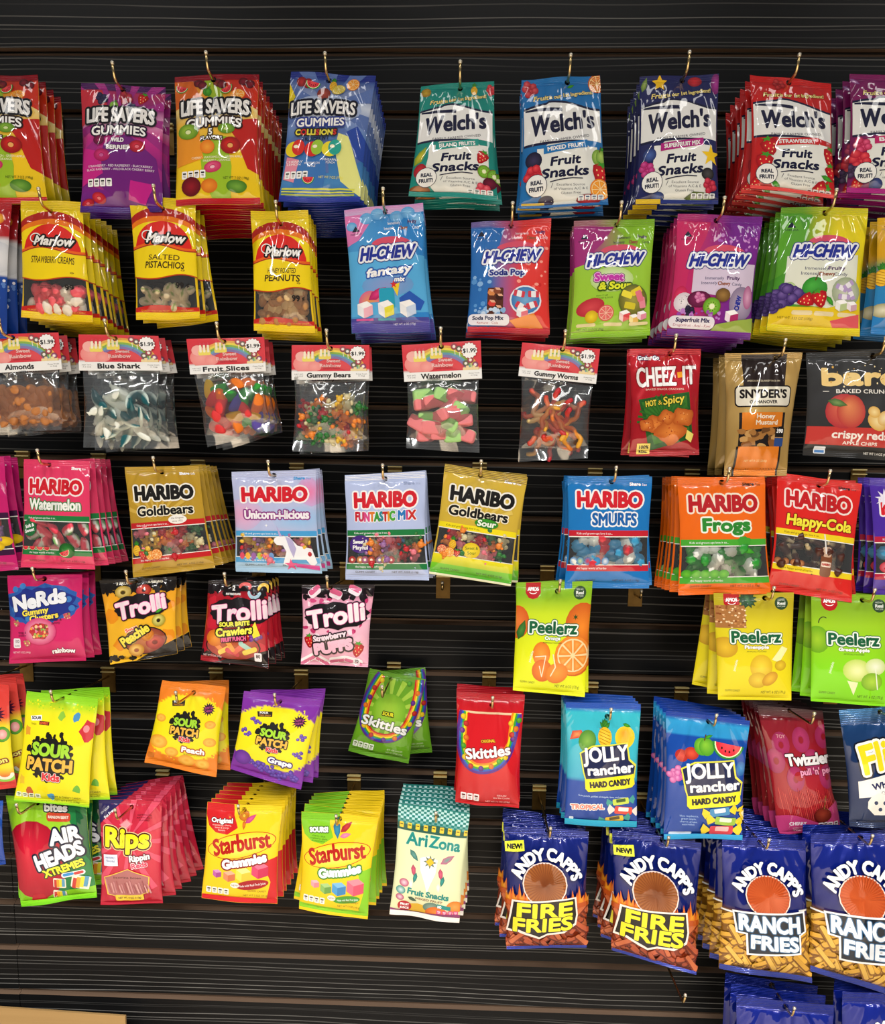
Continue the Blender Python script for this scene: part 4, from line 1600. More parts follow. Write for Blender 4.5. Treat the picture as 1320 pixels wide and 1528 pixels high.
@design(148, st=9, sb=8)
def hichew_soda(a):
    hichew(a, '#2f6ab4', '#e23a34', '#9a1c30')
    a.PE([(0, 9), (42, 9), (34, 40), (22, 80), (26, 140), (0, 140)], '#2a6cb8')
    a.spots(2, 60, 30, 120, 20, ['#5a98d8', '#8ab8e8', '#3a7ac8'], (1.5, 4))
    a.spots(60, 30, 98, 100, 26, ['#f07068', '#f8a090', '#d02a28'], (1, 3))
    hitag(a, 72, 18, 34, '#f4e8f0', 0)
    hilogo(a, 48)
    a.t('Soda Pop', 46, 70, 46, 7.5, '#22308c', ((1.8, '#dfe2f0'),), b=.6)
    a.RR(22, 90, 42, 124, 2, '#5a2e20')
    for x, y, c in ((27, 96, '#d88a50'), (37, 102, '#3a1c14'), (28, 110, '#d84038'), (36, 117, '#2a1814'), (34, 94, '#8a4a30')):
        a.cube(x, y, 4.5, c, '#e8b090', c, 20)
    a.E(70, 106, 20, 19, '#e8ecf4')
    a.E(70, 106, 18, 17, '#7ab0dc', '#3a78b8')
    for x, y, r in ((62, 98, 10), (78, 112, -20), (64, 114, 30), (80, 98, 0)):
        a.RR(x - 7, y - 4, x + 7, y + 4, 1.5, '#d04050', r)
        a.RR(x - 3, y - 4, x + 3, y + 4, 1, '#f0f0f4', r)
    a.cube(66, 122, 7, '#eef0f4', '#ffffff', '#e87a88')
    a.PE([(50, 132), (80, 122), (92, 140), (60, 141)], '#f0903a')
    a.spots(4, 118, 44, 128, 16, ['#c8dcf4', '#8ab4e4'], (2, 4.5))
    a.RR(0.5, 124, 50, 138, 5, '#eceaf2')
    a.t('Soda Pop Mix', 24, 129, 38, 4.8, '#1c2450', b=.3)
    a.t('Ramune - Cola', 24, 135, 26, 2.6, '#b03040')
    a.R(0, 140, 100, 148, '#cf1f30', '#a81424')


@design(150, st=9, sb=9)
def hichew_sour(a):
    hichew(a, '#a8307a', '#86b82a', '#5a8a1c')
    a.PE([(0, 9), (50, 9), (36, 30), (12, 52), (0, 70)], '#a02c78')
    a.band(lambda x: 60 - .25 * x, lambda x: 141, '#9ccc38', x0=0, x1=100)
    a.PE([(50, 9), (100, 9), (100, 44), (72, 30)], '#8ac02c')
    hitag(a, 70, 24, 34, '#3a1a4a', 0)
    hilogo(a, 52)
    a.E(48, 78, 28, 16, '#e8f0d8', '#b8d880')
    a.t('Sweet', 44, 75, 38, 10, '#c83ab0', ((2, '#5a1a58'), (1.2, '#f4c0e8')), b=.9, jig=.8)
    a.t('& Sour', 52, 86, 42, 9, '#e8f030', ((2, '#3a5a10'),), b=.8, sh=.15)
    a.small(36, 98, 28, ['MIX IT UP', 'WITH SWEET & SOUR'], '#3a5a18', 2, 3)
    a.E(76, 105, 19, 20, '#5a6a28')
    a.E(76, 105, 17.5, 18.5, '#a8a04a', '#6a6a24')
    for x, y, c, r in ((68, 98, '#f0e040', 20), (80, 94, '#e8d030', -30), (72, 112, '#d8c830', 10), (88, 108, '#f090a0', 80), (84, 100, '#e87888', 70)):
        a.RR(x - 7, y - 4, x + 7, y + 4, 1.5, c, r)
    a.E(22, 112, 18, 11, '#d84a50', '#b82a38', -15)
    a.orange(42, 120, 10, '#e0605a', '#f07a78', '#f8c8b0')
    a.E(24, 124, 8, 8, '#f4dc30', '#d0a818')
    a.cube(66, 124, 7, '#f4d0d0', '#fff', '#e04a50')
    a.cube(78, 128, 6, '#f8e8a0', '#fff', '#f0c060')
    a.cube(88, 124, 6, '#f8d8e0', '#fff', '#e890a8')
    for x in (18, 52, 84):
        a.RR(x - 12, 132, x + 12, 136, 2, '#e8d8a0')
    a.t('NET WT. 3.17 OZ (90g)', 24, 139, 34, 2.4, '#3a5a10')
    a.R(0, 141.5, 100, 150, '#9cd02c', '#7ab01c')


@design(148, st=9, sb=9)
def hichew_super(a):
    hichew(a, '#c02668', '#7a2490', '#5a1c70')
    a.PE([(0, 9), (40, 9), (34, 30), (16, 70), (12, 120), (0, 125)], '#c82a64')
    a.spots(46, 24, 98, 46, 30, ['#b060c0', '#d090d8'], (.8, 2.2))
    a.PE([(22, 64), (98, 58), (98, 90), (70, 100), (22, 96)], '#d8c8e0')
    hilogo(a, 56)
    hitag(a, 56, 78, 46)
    a.E(10, 100, 8, 12, '#e84070', '#c02050')
    a.E(14, 108, 11, 12, '#f4eef2', '#d8c8d4')
    a.spots(6, 100, 22, 118, 16, ['#201418'], (.4, .7))
    a.E(32, 104, 14, 10, '#8a2a60', '#5a1038')
    a.berry(32, 102, 7, '#c05090', '#e8a0c8')
    a.berry(22, 118, 7, '#16122a', '#342c4a')
    a.kiwi(48, 112, 11)
    a.E(60, 98, 9, 8, '#a07a40', '#6a4a20')
    a.E(84, 106, 15, 20, '#b8a8c0', '#8a7a98')
    a.t('CHEW', 80, 106, 18, 6, '#23309a', rot=-82, b=.5)
    a.E(92, 98, 6, 14, '#e0a8c8', '#b06090')
    a.spots(6, 118, 60, 130, 24, ['#a048b0', '#c080d0'], (1.2, 3))
    a.cube(74, 122, 8, '#f4e4f0', '#fff', '#b02a68')
    a.RR(0.5, 124, 54, 138, 6, '#ece6ee')
    a.t('Superfruit Mix', 28, 128.5, 40, 4.8, '#2a1c58', b=.35)
    a.t('Dragonfruit - Acai - Kiwi', 28, 134.5, 44, 2.8, '#a03060')
    a.PE([(56, 132), (100, 122), (100, 140), (50, 140)], '#9ab04a')
    a.R(0, 139.5, 100, 148, '#7a2a94', '#56186c')


@design(150, st=9, sb=9)
def hichew_orig(a):
    hichew(a, '#4a9a28', '#e6d418', '#8a9a1c')
    a.PE([(0, 9), (36, 9), (28, 40), (14, 76), (0, 86)], '#5aa42c')
    a.P([(6, 12), (18, 10), (12, 22)], '#3f8420')
    a.P([(22, 14), (34, 12), (26, 28)], '#4c962a')
    a.PE([(10, 60), (92, 56), (92, 110), (60, 120), (10, 116)], '#e4e8d8')
    a.R(0, 120, 100, 150, '#e8c81c')
    hilogo(a, 53)
    hitag(a, 52, 74, 56)
    a.E(44, 98, 14, 14, '#4cb040', '#2a8a28', off=(-.3, -.3))
    a.ln([(44, 88), (46, 82)], 1.2, '#5a3a1a')
    a.E(16, 100, 8, 9, '#e8f0d0', '#b8d090')
    a.E(80, 100, 17, 17, '#d8dcc8', '#9aa888')
    for x, y, r in ((74, 96, 20), (82, 92, -40), (86, 102, 60), (78, 106, 0)):
        a.RR(x - 7, y - 3, x + 7, y + 3, 1, '#b8a0d0', r)
        a.RR(x - 3, y - 3, x + 3, y + 3, 1, '#f0ecf4', r)
    a.grapes(14, 112, 18, 26, '#3a2468', '#7a60a8')
    a.grapes(0, 122, 10, 10, '#2a1a50', '#604890')
    a.straw(36, 112, 10, 70)
    a.straw(50, 110, 11, -20)
    a.leaf(62, 112, 7, 50)
    a.cube(76, 116, 7, '#eef0e8', '#fff', '#b8c890')
    a.cube(88, 116, 6, '#f4e8ec', '#fff', '#d0a8b8')
    for x in (34, 58, 84):
        a.RR(x - 11, 124, x + 11, 129, 2, '#e8d8a8')
    a.PE([(66, 134), (98, 124), (98, 140), (70, 141)], '#e05a60')
    a.t('NET WT. 3.53 OZ (100g)', 28, 133, 38, 2.6, '#6a5a10')
    a.R(0, 141, 100, 150, '#f0dc18', '#d0b810')


@design(150, st=9, sb=9)
def hichew_pine(a):
    a.bg((0, '#d8a818'), (50, '#d8a418'), (60, '#8a9a58'), (75, '#2a86c0'), (150, '#2a80c8'))
    for x in (6, 24):
        a.pineapple(x, 78, 11)
    a.E(10, 120, 14, 9, '#e8e4c8', '#a8a070')
    hilogo(a, 40)


# ---- peg bags with a clear band
def haribo(a, col, tcol, tout, bandc, sub, bandt='#fff', bot=None, y0=78, y1=116, share='#fff', shy=10, title_y=34, pre=None):
    bot = bot or col
    a.bg((0, col), (9, col), (y0 - 8, col), (y1, bot), (a.H, bot))
    if pre:
        pre(a)
    a.R(1, y0 - 7, 99, y0, bandc)
    a.R(1, y0 - 0.1, 99, y0 + 1, '#f0f0e8')
    a.t('Kids and grown-ups love it so...', 32, y0 - 3.5, 44, 2.4, bandt)
    a.R(1, y1, 99, y1 + 7, bandc)
    a.R(1, y1 - 1, 99, y1, '#f0f0e8')
    a.t('the happy world of haribo', 30, y1 + 3.5, 36, 2.4, bandt)
    a.t('Share', 80, shy, 14, 3.6, share, b=.35)
    a.t('Size', 91, shy + .5, 6, 2.6, share)
    a.t('HARIBO', 50, title_y, 82, 18, tcol, ((2.4, tout),), b=1.7, jig=.4)
    sub(a)
    a.t('GUMMI CANDY', 24, a.H - 10, 24, 2.2, '#4a3a20')
    a.t('NET WT. 4 OZ (113g)', 72, a.H - 10, 32, 2.2, '#4a3a20')
    for k in range(4):
        a.R(0, 1.2 + k * 1.8, 100, 1.7 + k * 1.8, '#ffffff' if col in ('#b6c4ea',) else col)


@design(140, st=8, sb=7, windows=[(2, 78, 98, 116)], B=.010, fill=('melon_wedge_gummy',), nfill=12, sp=17)
def gum_melon(a):
    haribo(a, '#e23a66', '#d4202e', '#f6e8ea', '#1f7a3c', lambda a: a.t('Watermelon', 50, 57, 78, 14, '#f4f6f0', ((1.5, '#2a7a40'),), b=.9))
    a.E(12, 88, 11, 11, '#1f6a38')
    a.t('Soft &', 12, 85, 15, 4.5, '#fff', b=.3, rot=-15)
    a.t('Sweet', 12, 91, 16, 4.5, '#fff', b=.3, rot=-15)
    for x in (6, 17, 28, 38):
        a.melon(x, 112, 5.5, 0)
    a.E(66, 116, 11, 10, '#2f8a34', '#14541c')
    a.melon(62, 117, 8, -20)


@design(140, st=8, sb=7, windows=[(2, 78, 98, 116)], B=.010, fill=('red_bear_gummy', 'green_bear_gummy', 'clear_bear_gummy', 'pink_bear_gummy', 'yellow_bear_gummy', 'orange_bear_gummy'), nfill=22, sp=12)
def gum_gold(a):
    haribo(a, '#b8922a', '#1a1612', '#f4f0e4', '#c42024', lambda a: a.t('Goldbears', 50, 57, 76, 12, '#1a1612', ((1.6, '#f2ead0'),), b=.8), pre=lambda a: a.rays(40, 70, 44, 8, '#d0ac48', 200, 340, .4))
    a.E(66, 70, 12, 6, '#f4f0e8')
    a.small(66, 68, 16, ['the Original', 'since 1922'], '#4a3a20', 2.2, 4)
    a.pineapple(8, 106, 7)
    a.straw(16, 112, 7)
    a.orange(26, 114, 6)
    a.orange(34, 113, 7, '#e87820', '#f0a040')


@design(132, st=9, sb=8, windows=[(2, 84, 98, 112)], B=.010, fill=('orange_bear_gummy', 'yellow_bear_gummy', 'purple_bear_gummy', 'red_bear_gummy', 'pink_bear_gummy'), nfill=18, sp=13)
def gum_unicorn(a):
    def pre(a):
        a.blob(10, 56, 26, 20, '#e8a8cc', 18, .1, '#c8b4da')
        a.blob(92, 28, 16, 18, '#e87aa8', 18, .1, '#c8a8d8')
        a.blob(80, 62, 34, 16, '#8ec0ea', 18, .1, '#b0c0e4')

    def sub(a):
        a.t('Unicorn-i-licious', 52, 56, 80, 11, '#f6f0f6', ((1.7, '#8a2a80'),), b=.8)
    haribo(a, '#b8c0e4', '#d4202e', '#f6f2f4', '#4aa0d8', sub, bot='#a8cdea', y0=84, y1=112, title_y=30, share='#4aa0e0', pre=pre)
    a.star(16, 48, .6, 2.6, 4, '#fff')
    a.star(84, 60, .6, 3, 4, '#fff')
    a.star(40, 70, .6, 2.4, 4, '#fff')
    # a plain white horned horse
    a.P([(52, 70), (55, 86), (58, 84)], '#b8a8d8')
    a.blob(56, 90, 8, 6, '#f6f6f8', 20, .05)
    a.PE([(54, 86), (66, 84), (76, 96), (92, 100), (96, 118), (90, 124), (84, 114), (68, 114), (62, 122), (57, 120), (62, 104)], '#f4f4f8')
    a.PE([(62, 84), (70, 88), (74, 100), (70, 112), (66, 100)], '#b8b0d8')
    for i, c in enumerate(('#e0506a', '#f0b030', '#8a4aa0', '#a8c840', '#f0a850', '#5a90d0')):
        a.E(9 + i * 7, 110, 3, 4.6, c)
    a.PE([(70, 119), (98, 122), (98, 128), (72, 124)], '#e0489a')
    a.star(66, 121, 3.2, 8, 5, '#e8508a')


@design(128, st=10, sb=7, windows=[(2, 74, 98, 108)], B=.010, fill=('red_bear_gummy', 'pink_bear_gummy', 'clear_bear_gummy', 'orange_bear_gummy', 'purple_bear_gummy', 'green_bear_gummy', 'blue_bear_gummy'), nfill=20, sp=13)
def gum_fun(a):
    def sub(a):
        a.t('FUNTASTIC', 37, 51, 52, 11, '#fff', ((1.2, '#f4f4fa'),), b=.9, cols=['#c8202c', '#d03a5a', '#d84a8a', '#e07a2a', '#3f9a3a', '#2a8a9a', '#c8302c', '#e8952a', '#4aa83a'], jig=.6)
        a.t('MIX', 77, 50, 24, 11, '#fff', ((1.2, '#f4f4fa'),), b=.9, cols=['#2a7ac0', '#d84a8a', '#c8302c'])
    haribo(a, '#b6c4ea', '#d4202e', '#f8f6f6', '#1f7a40', sub, y0=74, y1=108, title_y=31, share='#9aa8d0', shy=13)
    a.E(18, 84, 13.5, 11, '#4a2a80')
    a.t('Sweet &', 18, 81, 19, 5, '#fff', b=.35)
    a.t('Playful', 18, 88, 20, 5, '#fff', b=.35)
    for x, c in ((8, '#d83a30'), (18, '#e8b040'), (24, '#b060b0'), (32, '#e06a30'), (42, '#4a88d0'), (48, '#d8d040'), (56, '#c83a5a')):
        a.E(x, 103, 4.6, 4.6, c, '#8a3030')
        a.E(x, 103, 1.6, 1.6, '#f8e8d8')


@design(140, st=10, sb=7, windows=[(2, 78, 98, 112)], B=.010, fill=('orange_bear_gummy', 'pink_bear_gummy', 'green_bear_gummy', 'clear_bear_gummy', 'red_bear_gummy'), nfill=18, sp=13)
def gum_sourgold(a):
    def sub(a):
        a.t('Goldbears', 48, 55, 76, 12, '#1a1612', ((1.6, '#f2ead0'),), b=.8)
        a.E(60, 66, 15, 6, '#4ab030', '#2f8a20')
        a.t('Sour', 60, 66, 24, 7.5, '#f4fae8', ((1.2, '#2a7a1c'),), b=.6, sh=.1)
        a.R(0, 112, 100, 140, '#f0e020', '#38a828')
        a.R(0, 124, 100, 140, '#7ac828', '#2fa020')
    haribo(a, '#d0b03c', '#1a1612', '#f4f0e4', '#f0dc1a', sub, bandt='#3a5a10', y1=112, pre=lambda a: a.rays(50, 66, 44, 8, '#dcc05a', 190, 350, .4))
    for k in range(5):
        a.R(0, .6 + k * 2, 100, 1.6 + k * 2, '#8a7020')
    a.E(46, 102, 11, 10, '#f4e040', '#e0c020')
    a.t('Sweet &', 46, 99, 16, 4, '#3a6a1a', rot=-8)
    a.t('Sour', 47, 105, 11, 4, '#3a6a1a', rot=-8)
    a.pineapple(22, 98, 6)
    a.orange(10, 106, 6, '#d85040', '#f09070')
    a.orange(20, 108, 6)
    a.straw(29, 108, 5)
    a.R(0, 137, 100, 140, '#e8e6c0')


@design(132, st=8, sb=8, windows=[(2, 70, 98, 104)], B=.010, fill=('blue_gummy_chunk', 'white_gummy_chunk', 'red_gummy_chunk', 'blue_gummy_chunk'), nfill=22, sp=13)
def gum_blue(a):
    haribo(a, '#1a76c0', '#d4202e', '#f6f4f4', '#c41f30', lambda a: a.t('SMURFS', 56, 50, 56, 14, '#1c64b0', ((2, '#f2f6fa'),), b=.9, jig=.6), y0=70, y1=104, title_y=27, shy=9)
    a.t('THE', 58, 41.5, 5, 2.6, '#f2f6fa')
    for x, c in ((8, '#e8eef4'), (16, '#c8e0a0'), (25, '#d83a48'), (36, '#4aa0d8'), (46, '#e8eef4')):
        a.E(x, 99, 4.4, 4.8, c, '#3a80b8')


@design(132, st=9, sb=7, windows=[(2, 76, 98, 112)], B=.011, fill=('white_gummy_chunk', 'green_gummy_chunk', 'green_gummy_chunk'), nfill=26, sp=12.5)
def gum_frog(a):
    haribo(a, '#ec6a12', '#b81c24', '#f4e4d0', '#4aa832', lambda a: a.t('Frogs', 52, 53, 58, 14, '#2f8a30', ((2.2, '#f0f6e8'),), b=1.3, jig=.5), y0=76, y1=112, title_y=29, shy=8, share='#3a2010')
    for x in (8, 18, 28, 38, 48):
        a.E(x, 108, 6, 5, '#6ac030', '#3f9a24')
    a.blob(72, 72, 8, 6, '#3fa030', 18, .2)
    a.leaf(76, 82, 9, 20, '#58b838', '#2f8a24')


@design(142, st=9, sb=7, windows=[(2, 72, 98, 108)], B=.011, fill=('cola_bottle_gummy',), nfill=20, sp=12.5)
def gum_cola(a):
    haribo(a, '#d82420', '#c41c22', '#f4e2dc', '#f0d420', lambda a: a.t('Happy-Cola', 52, 53, 82, 13, '#f6ea40', ((1.3, '#8a1210'),), b=.8, sh=.08), bandt='#5a2010', y0=72, y1=108, title_y=28, shy=8, share='#3a1010')
    for x in (6, 15, 24, 33):
        a.E(x, 104, 4, 4, '#c89060', '#8a4a24')
    a.RR(56, 88, 70, 116, 4, '#7a4428')
    a.RR(57.5, 80, 68.5, 92, 3, '#c8a890')
    a.RR(57, 98, 69, 104, 1, '#e8d8c8')
    a.t('HARIBO', 63, 101, 11, 2.8, '#b82020', b=.3)
    a.ln([(62, 88), (59, 66)], 1.6, '#e8e4e0')


@design(138, st=8, sb=7, windows=[(2, 74, 98, 112)], B=.010, fill=('red_gummy_chunk', 'pale_gummy_chunk', 'purple_bear_gummy'), nfill=20, sp=13)
def gum_magenta(a):
    haribo(a, '#c41c6c', '#e0208a', '#f8e8f0', '#3a1238', lambda a: a.E(30, 56, 24, 9, '#d84a94', '#c41c6c'), y0=74, y1=112)
    a.E(90, 102, 10, 6, '#f0d020', '#c8a010')
    a.E(84, 108, 6, 5, '#f0d020', '#c8a010')


@design(140, st=8, sb=7, windows=[(2, 76, 98, 114)], B=.010, fill=('red_gummy_chunk', 'blue_gummy_chunk', 'pale_gummy_chunk'), nfill=20, sp=13)
def gum_violet(a):
    haribo(a, '#4a2aa0', '#d4202e', '#f6f0f4', '#b81c40', lambda a: a.E(60, 56, 24, 9, '#6a48c0', '#4a2aa0'), y0=76, y1=114)
    a.star(16, 24, 5, 12, 9, '#e8e4f4')
    a.E(16, 106, 10, 7, '#e890a0', '#c02838')


@design(152, st=9, sb=8, foil=1)
def cheese_crackers(a):
    a.bg((0, '#b01424'), (10, '#b81826'), (80, '#b01624'), (152, '#a01220'))
    a.t('Grab', 18, 13, 15, 5.5, '#fff', ((1, '#2a2a60'),), b=.4)
    a.t("n'", 28, 13.5, 5, 4, '#e04a50', ((.8, '#fff'),))
    a.t('Go', 36, 13, 9, 5.5, '#fff', ((1, '#2a2a60'),), b=.4)
    a.t('CHEEZ', 36, 40, 58, 27, '#f6f2f0', ((1.6, '#8a0c18'),), b=1.0, rot=-2)
    a.t('IT', 83, 38, 22, 26, '#f6f2f0', ((1.6, '#8a0c18'),), b=1.0, rot=-2)
    a.P([(66, 34), (73, 33), (74, 41), (67, 42)], '#f0a020')
    a.t('BAKED SNACK CRACKERS', 48, 58, 56, 2.6, '#f0d0c0')
    a.PE([(10, 72), (84, 62), (90, 128), (30, 144), (24, 132)], '#1f5a22')
    a.PE([(14, 76), (80, 67), (85, 122), (34, 136)], '#3a7a28')
    a.rays(48, 105, 40, 16, '#2f6a22', 180, 360, .4)
    a.t('HOT', 27, 78, 16, 8, '#f0d848', ((.7, '#2a3a10'),), rot=-6, b=.4)
    a.t('&', 40, 77, 6, 6, '#f0d848', ((.7, '#2a3a10'),), rot=-6)
    a.t('Spicy', 60, 73, 32, 11, '#f0d848', ((.7, '#2a3a10'),), rot=-8, b=.4, sh=.1)
    rd = random.Random(4)
    for x, y, r, s_ in ((34, 108, 20, 14), (56, 118, 42, 19), (74, 98, 10, 14), (50, 98, 30, 11), (22, 108, -10, 9)):
        p = []
        for k in range(20):
            an = k / 20 * 6.283
            rr = s_ / max(abs(math.cos(an)), abs(math.sin(an))) * (1 + .05 * (k % 2))
            p.append((x + rr * math.cos(an + R2D(r)), y + rr * math.sin(an + R2D(r)) * .8))
        a.P(p, ('#e88a3a', '#b8561a'))
        a.spots(x - s_ * .6, y - s_ * .5, x + s_ * .6, y + s_ * .5, 10, ['#c04a1a', '#f0b070', '#a03a14'], (.5, 1.1), int(x))
    a.P([(80, 116), (90, 122), (86, 134), (78, 128)], '#f0e070')
    a.R(10, 134, 29, 149, '#f0d868')
    a.t('100%', 19.5, 139, 15, 4.5, '#201810', b=.3)
    a.t('REAL', 19.5, 145.5, 13, 4, '#201810', b=.3)


@design(160, st=9, sb=9, foil=1, B=.018, gold=1)
def pretzel_pieces(a):
    a.bg((0, '#b08e4e'), (60, '#bb9a5a'), (160, '#a88646'))
    a.R(22, 2, 80, 46, '#241814')
    a.band(lambda x: 44, lambda x: 50, '#241814', x0=22, x1=80)
    a.t("AMERICA'S PRETZEL BAKERY SINCE 1909", 50, 37, 46, 2.2, '#e0d0b0')
    a.RR(10, 43, 90, 71, 6, '#1c1412')
    a.RR(11.6, 44.6, 88.4, 69.4, 5, '#e6dfcc')
    a.t("SNYDER'S", 50, 54, 68, 11, '#1c1412', b=.8)
    a.t('OF HANOVER', 50, 64.5, 40, 4, '#1c1412', b=.25)
    a.PE([(16, 78), (84, 78), (84, 116), (80, 124), (16, 126)], '#1c1412')
    a.PE([(20, 78), (80, 78), (80, 96), (20, 102)], '#d87a1c')
    a.t('Honey', 54, 83, 28, 6, '#f4e8d0', b=.35)
    a.t('Mustard', 56, 91, 34, 6, '#f4e8d0', b=.35)
    rd = random.Random(9)
    for k in range(26):
        x, y = rd.uniform(20, 80), rd.uniform(100, 122)
        a.blob(x, y, rd.uniform(5, 8), rd.uniform(3.5, 5.5), rd.choice(('#a8743a', '#8a5524', '#c89a5c', '#6a4420')), 9, .25, None, k)
    a.R(70, 98, 84, 110, '#181414')
    a.t('390', 77, 102, 11, 5, '#fff', b=.3)
    a.R(70, 111, 84, 122, '#2a4a8a')
    a.PE([(14, 122), (82, 122), (84, 160), (12, 160)], '#1c1412')
    a.PE([(17, 122), (79, 122), (81, 160), (15, 160)], '#df7c1c')
    a.t('NET WT 8 OZ (226.8g)', 46, 140, 36, 2.6, '#f0d8a0')


@design(116, st=8, sb=8, matte=1, B=.012)
def apple_chips(a):
    a.bg((0, '#2c2c2c'), (60, '#343436'), (116, '#262626'))
    a.t('bare', 58, 28, 92, 19, '#f0cf86', b=2.0, c2='#e0b060')
    a.spots(14, 16, 98, 40, 26, ['#f8e4b0', '#d8a850'], (.5, 1.2))
    a.t('BAKED CRUNCHY', 66, 44, 74, 4.2, '#e8e4dc', b=.2)
    a.ln([(16, 44), (22, 44)], .8, '#e8e4dc')
    a.R(1, 83, 99, 103, '#c23a34')
    a.E(38, 66, 20, 19, '#d86a50', '#b03038', off=(-.3, -.35))
    a.E(46, 66, 16, 18, '#e08a58', '#b83a38', off=(-.2, -.35))
    a.leaf(31, 57, 11, 14, '#7a9a58', '#3f6030')
    a.E(76, 76, 12, 9, '#f0dca0', '#d8a850', 30)
    a.E(84, 72, 9, 7, '#f4e4b4', '#dcb060', -40)
    a.E(72, 66, 7, 6, '#f0d898', '#d8a850', 20)
    a.t('crispy reds', 58, 91, 64, 8.5, '#f4ece4', b=.5)
    a.t('APPLE CHIPS', 58, 100, 38, 3.4, '#f4ece4', b=.15)
    a.RR(11, 105, 23, 113, 1, '#e8eef4')
    a.R(12, 109, 22, 112, '#4a80c0')
    a.t('NET WT 1.4 OZ (40g)', 78, 110, 28, 2.6, '#d8d4cc', b=.1)


# ---- lower half
@design(116, st=5, sb=6, matte=1)
def cluster_pink(a):
    a.bg((0, '#b8175a'), (20, '#c41f60'), (80, '#d42668'), (116, '#c01c58'))
    a.blob(46, 38, 52, 26, '#2a58a8', 34, .1)
    a.blob(46, 38, 46, 22, '#1f2f84', 34, .12, None, 8)
    for x, y in ((12, 18), (22, 14), (84, 32), (10, 44), (88, 44), (30, 56)):
        a.E(x, y, 4, 4, '#3a78c0')
    a.t('NeRds', 44, 32, 76, 19, '#eceef4', ((1.2, '#16205c'),), b=1.8, rot=-10, jig=1)
    a.t('Gummy', 40, 47, 38, 7.5, '#f4e050', ((1, '#16205c'),), b=.6, rot=-8)
    a.t('Clusters', 52, 54, 40, 7.5, '#f4e050', ((1, '#16205c'),), b=.6, rot=-8)
    a.E(46, 73, 22, 18, '#f0b8cc', '#d03a74')
    a.blob(46, 73, 12.5, 11, '#c03038', 20, .12)
    a.spots(35, 63, 57, 83, 44, ['#e87aa0', '#7a3a30', '#6ab040', '#f0c890', '#c02838', '#f0a040', '#a0b850'], (1.2, 2.2))
    for x, y in ((12, 62), (82, 54), (28, 88)):
        a.blob(x, y, 5, 4.5, '#c85a60', 12, .2)
        a.spots(x - 4, y - 4, x + 4, y + 4, 8, ['#e8b0a0', '#8ab050', '#f0d080', '#7a3040'], (.7, 1.3), int(x))
    a.small(68, 58, 15, ['sweet &', 'gummy'], '#2a1030', 3, 4)
    a.small(22, 74, 12, ['tangy &', 'crunchy'], '#2a1030', 2.8, 3.8)
    a.RR(7, 82, 18, 95, 2, '#f0e8ec')
    a.t('100', 12.5, 86, 8, 4, '#3a2030')
    a.t('CALORIES', 12.5, 92, 8, 1.8, '#3a2030')
    a.t('NET WT 5 OZ (141g)', 18, 101, 24, 2.4, '#f4d8e0')
    a.t('rainbow', 74, 101, 30, 6.5, '#fff', ((1, '#8a1040'),), b=.5, arc=1.5)


def ringlogo(a, x, y, w, h, rot=-6, c='#f2dce4'):
    # the lettering in a dark cloud
    a.blob(x, y, w * .58, h * .82, '#181014', 30, .1)
    a.t('Trolli', x, y, w * 1.08, h * 1.08, c, ((2.6, '#181014'), (1.1, '#e87ab0')), b=1.6, rot=rot)


def splat_edge(a, y, col, dirn, n=34, seed=2):
    rd = random.Random(seed)
    for k in range(n):
        x = rd.uniform(0, 100)
        a.blob(x, y + rd.uniform(-4, 4), rd.uniform(2, 6), rd.uniform(2, 5), col, 10, .3, None, k)


@design(116, st=5, sb=5)
def ring_peach(a):
    a.bg((0, '#16100e'), (10, '#16100e'), (20, '#e8a020'), (60, '#f0b428'), (116, '#f4bc20'))
    a.R(0, 0, 100, 14, '#16100e')
    splat_edge(a, 15, '#16100e', 1)
    for x, y, r in ((10, 50, 12), (20, 90, 10), (92, 40, 8), (88, 86, 12)):
        a.blob(x, y, r, r * .8, '#e89018', 14, .2)
    a.PE([(60, 108), (100, 92), (100, 116), (40, 116)], '#16100e')
    splat_edge(a, 108, '#16100e', 1, 18, 6)
    a.ring(30, 18, 11, '#f0dc90', '#b09030', '#4a3a18', .8)
    a.ring(58, 17, 10, '#e8604a', '#a02c28', '#3a1410', .8)
    a.t('2 FRUITY', 32, 6, 22, 3.4, '#f4ecd8', b=.2)
    a.t('A-PEELING', 72, 6, 20, 3.4, '#f4ecd8', b=.2)
    ringlogo(a, 54, 39, 66, 21, -10)
    a.E(58, 88, 31, 20, '#1c100c')
    a.E(58, 88, 29.5, 18.5, '#c87a4a', '#8a3a2a')
    a.ring(44, 100, 12, '#f4cc70', '#c88a2a', '#9a5030', .75)
    a.ring(72, 92, 13, '#d85a48', '#9a2c28', '#7a2820', .8)
    a.ring(62, 80, 10, '#f0a840', '#c06a20', '#c8843a', .9)
    a.ring(38, 84, 9, '#f0dc90', '#b89a40', '#a8784a', .8)
    a.t('Sour', 40, 69, 18, 4.4, '#f0503a', ((.8, '#fff0d8'),), rot=-16, b=.4)
    a.t('Peachie', 44, 78, 46, 13, '#f6e24a', ((2.2, '#1c100c'),), b=1, rot=-26)
    a.ring(79, 61, 9, '#e8e48a', '#a89a30', '#2a2010', 1)
    a.leaf(80, 47, 6, -30)
    a.small(20, 108, 22, ['GUMMI CANDY', 'NET WT 4.25 OZ (120g)'], '#3a2a10', 2, 3)


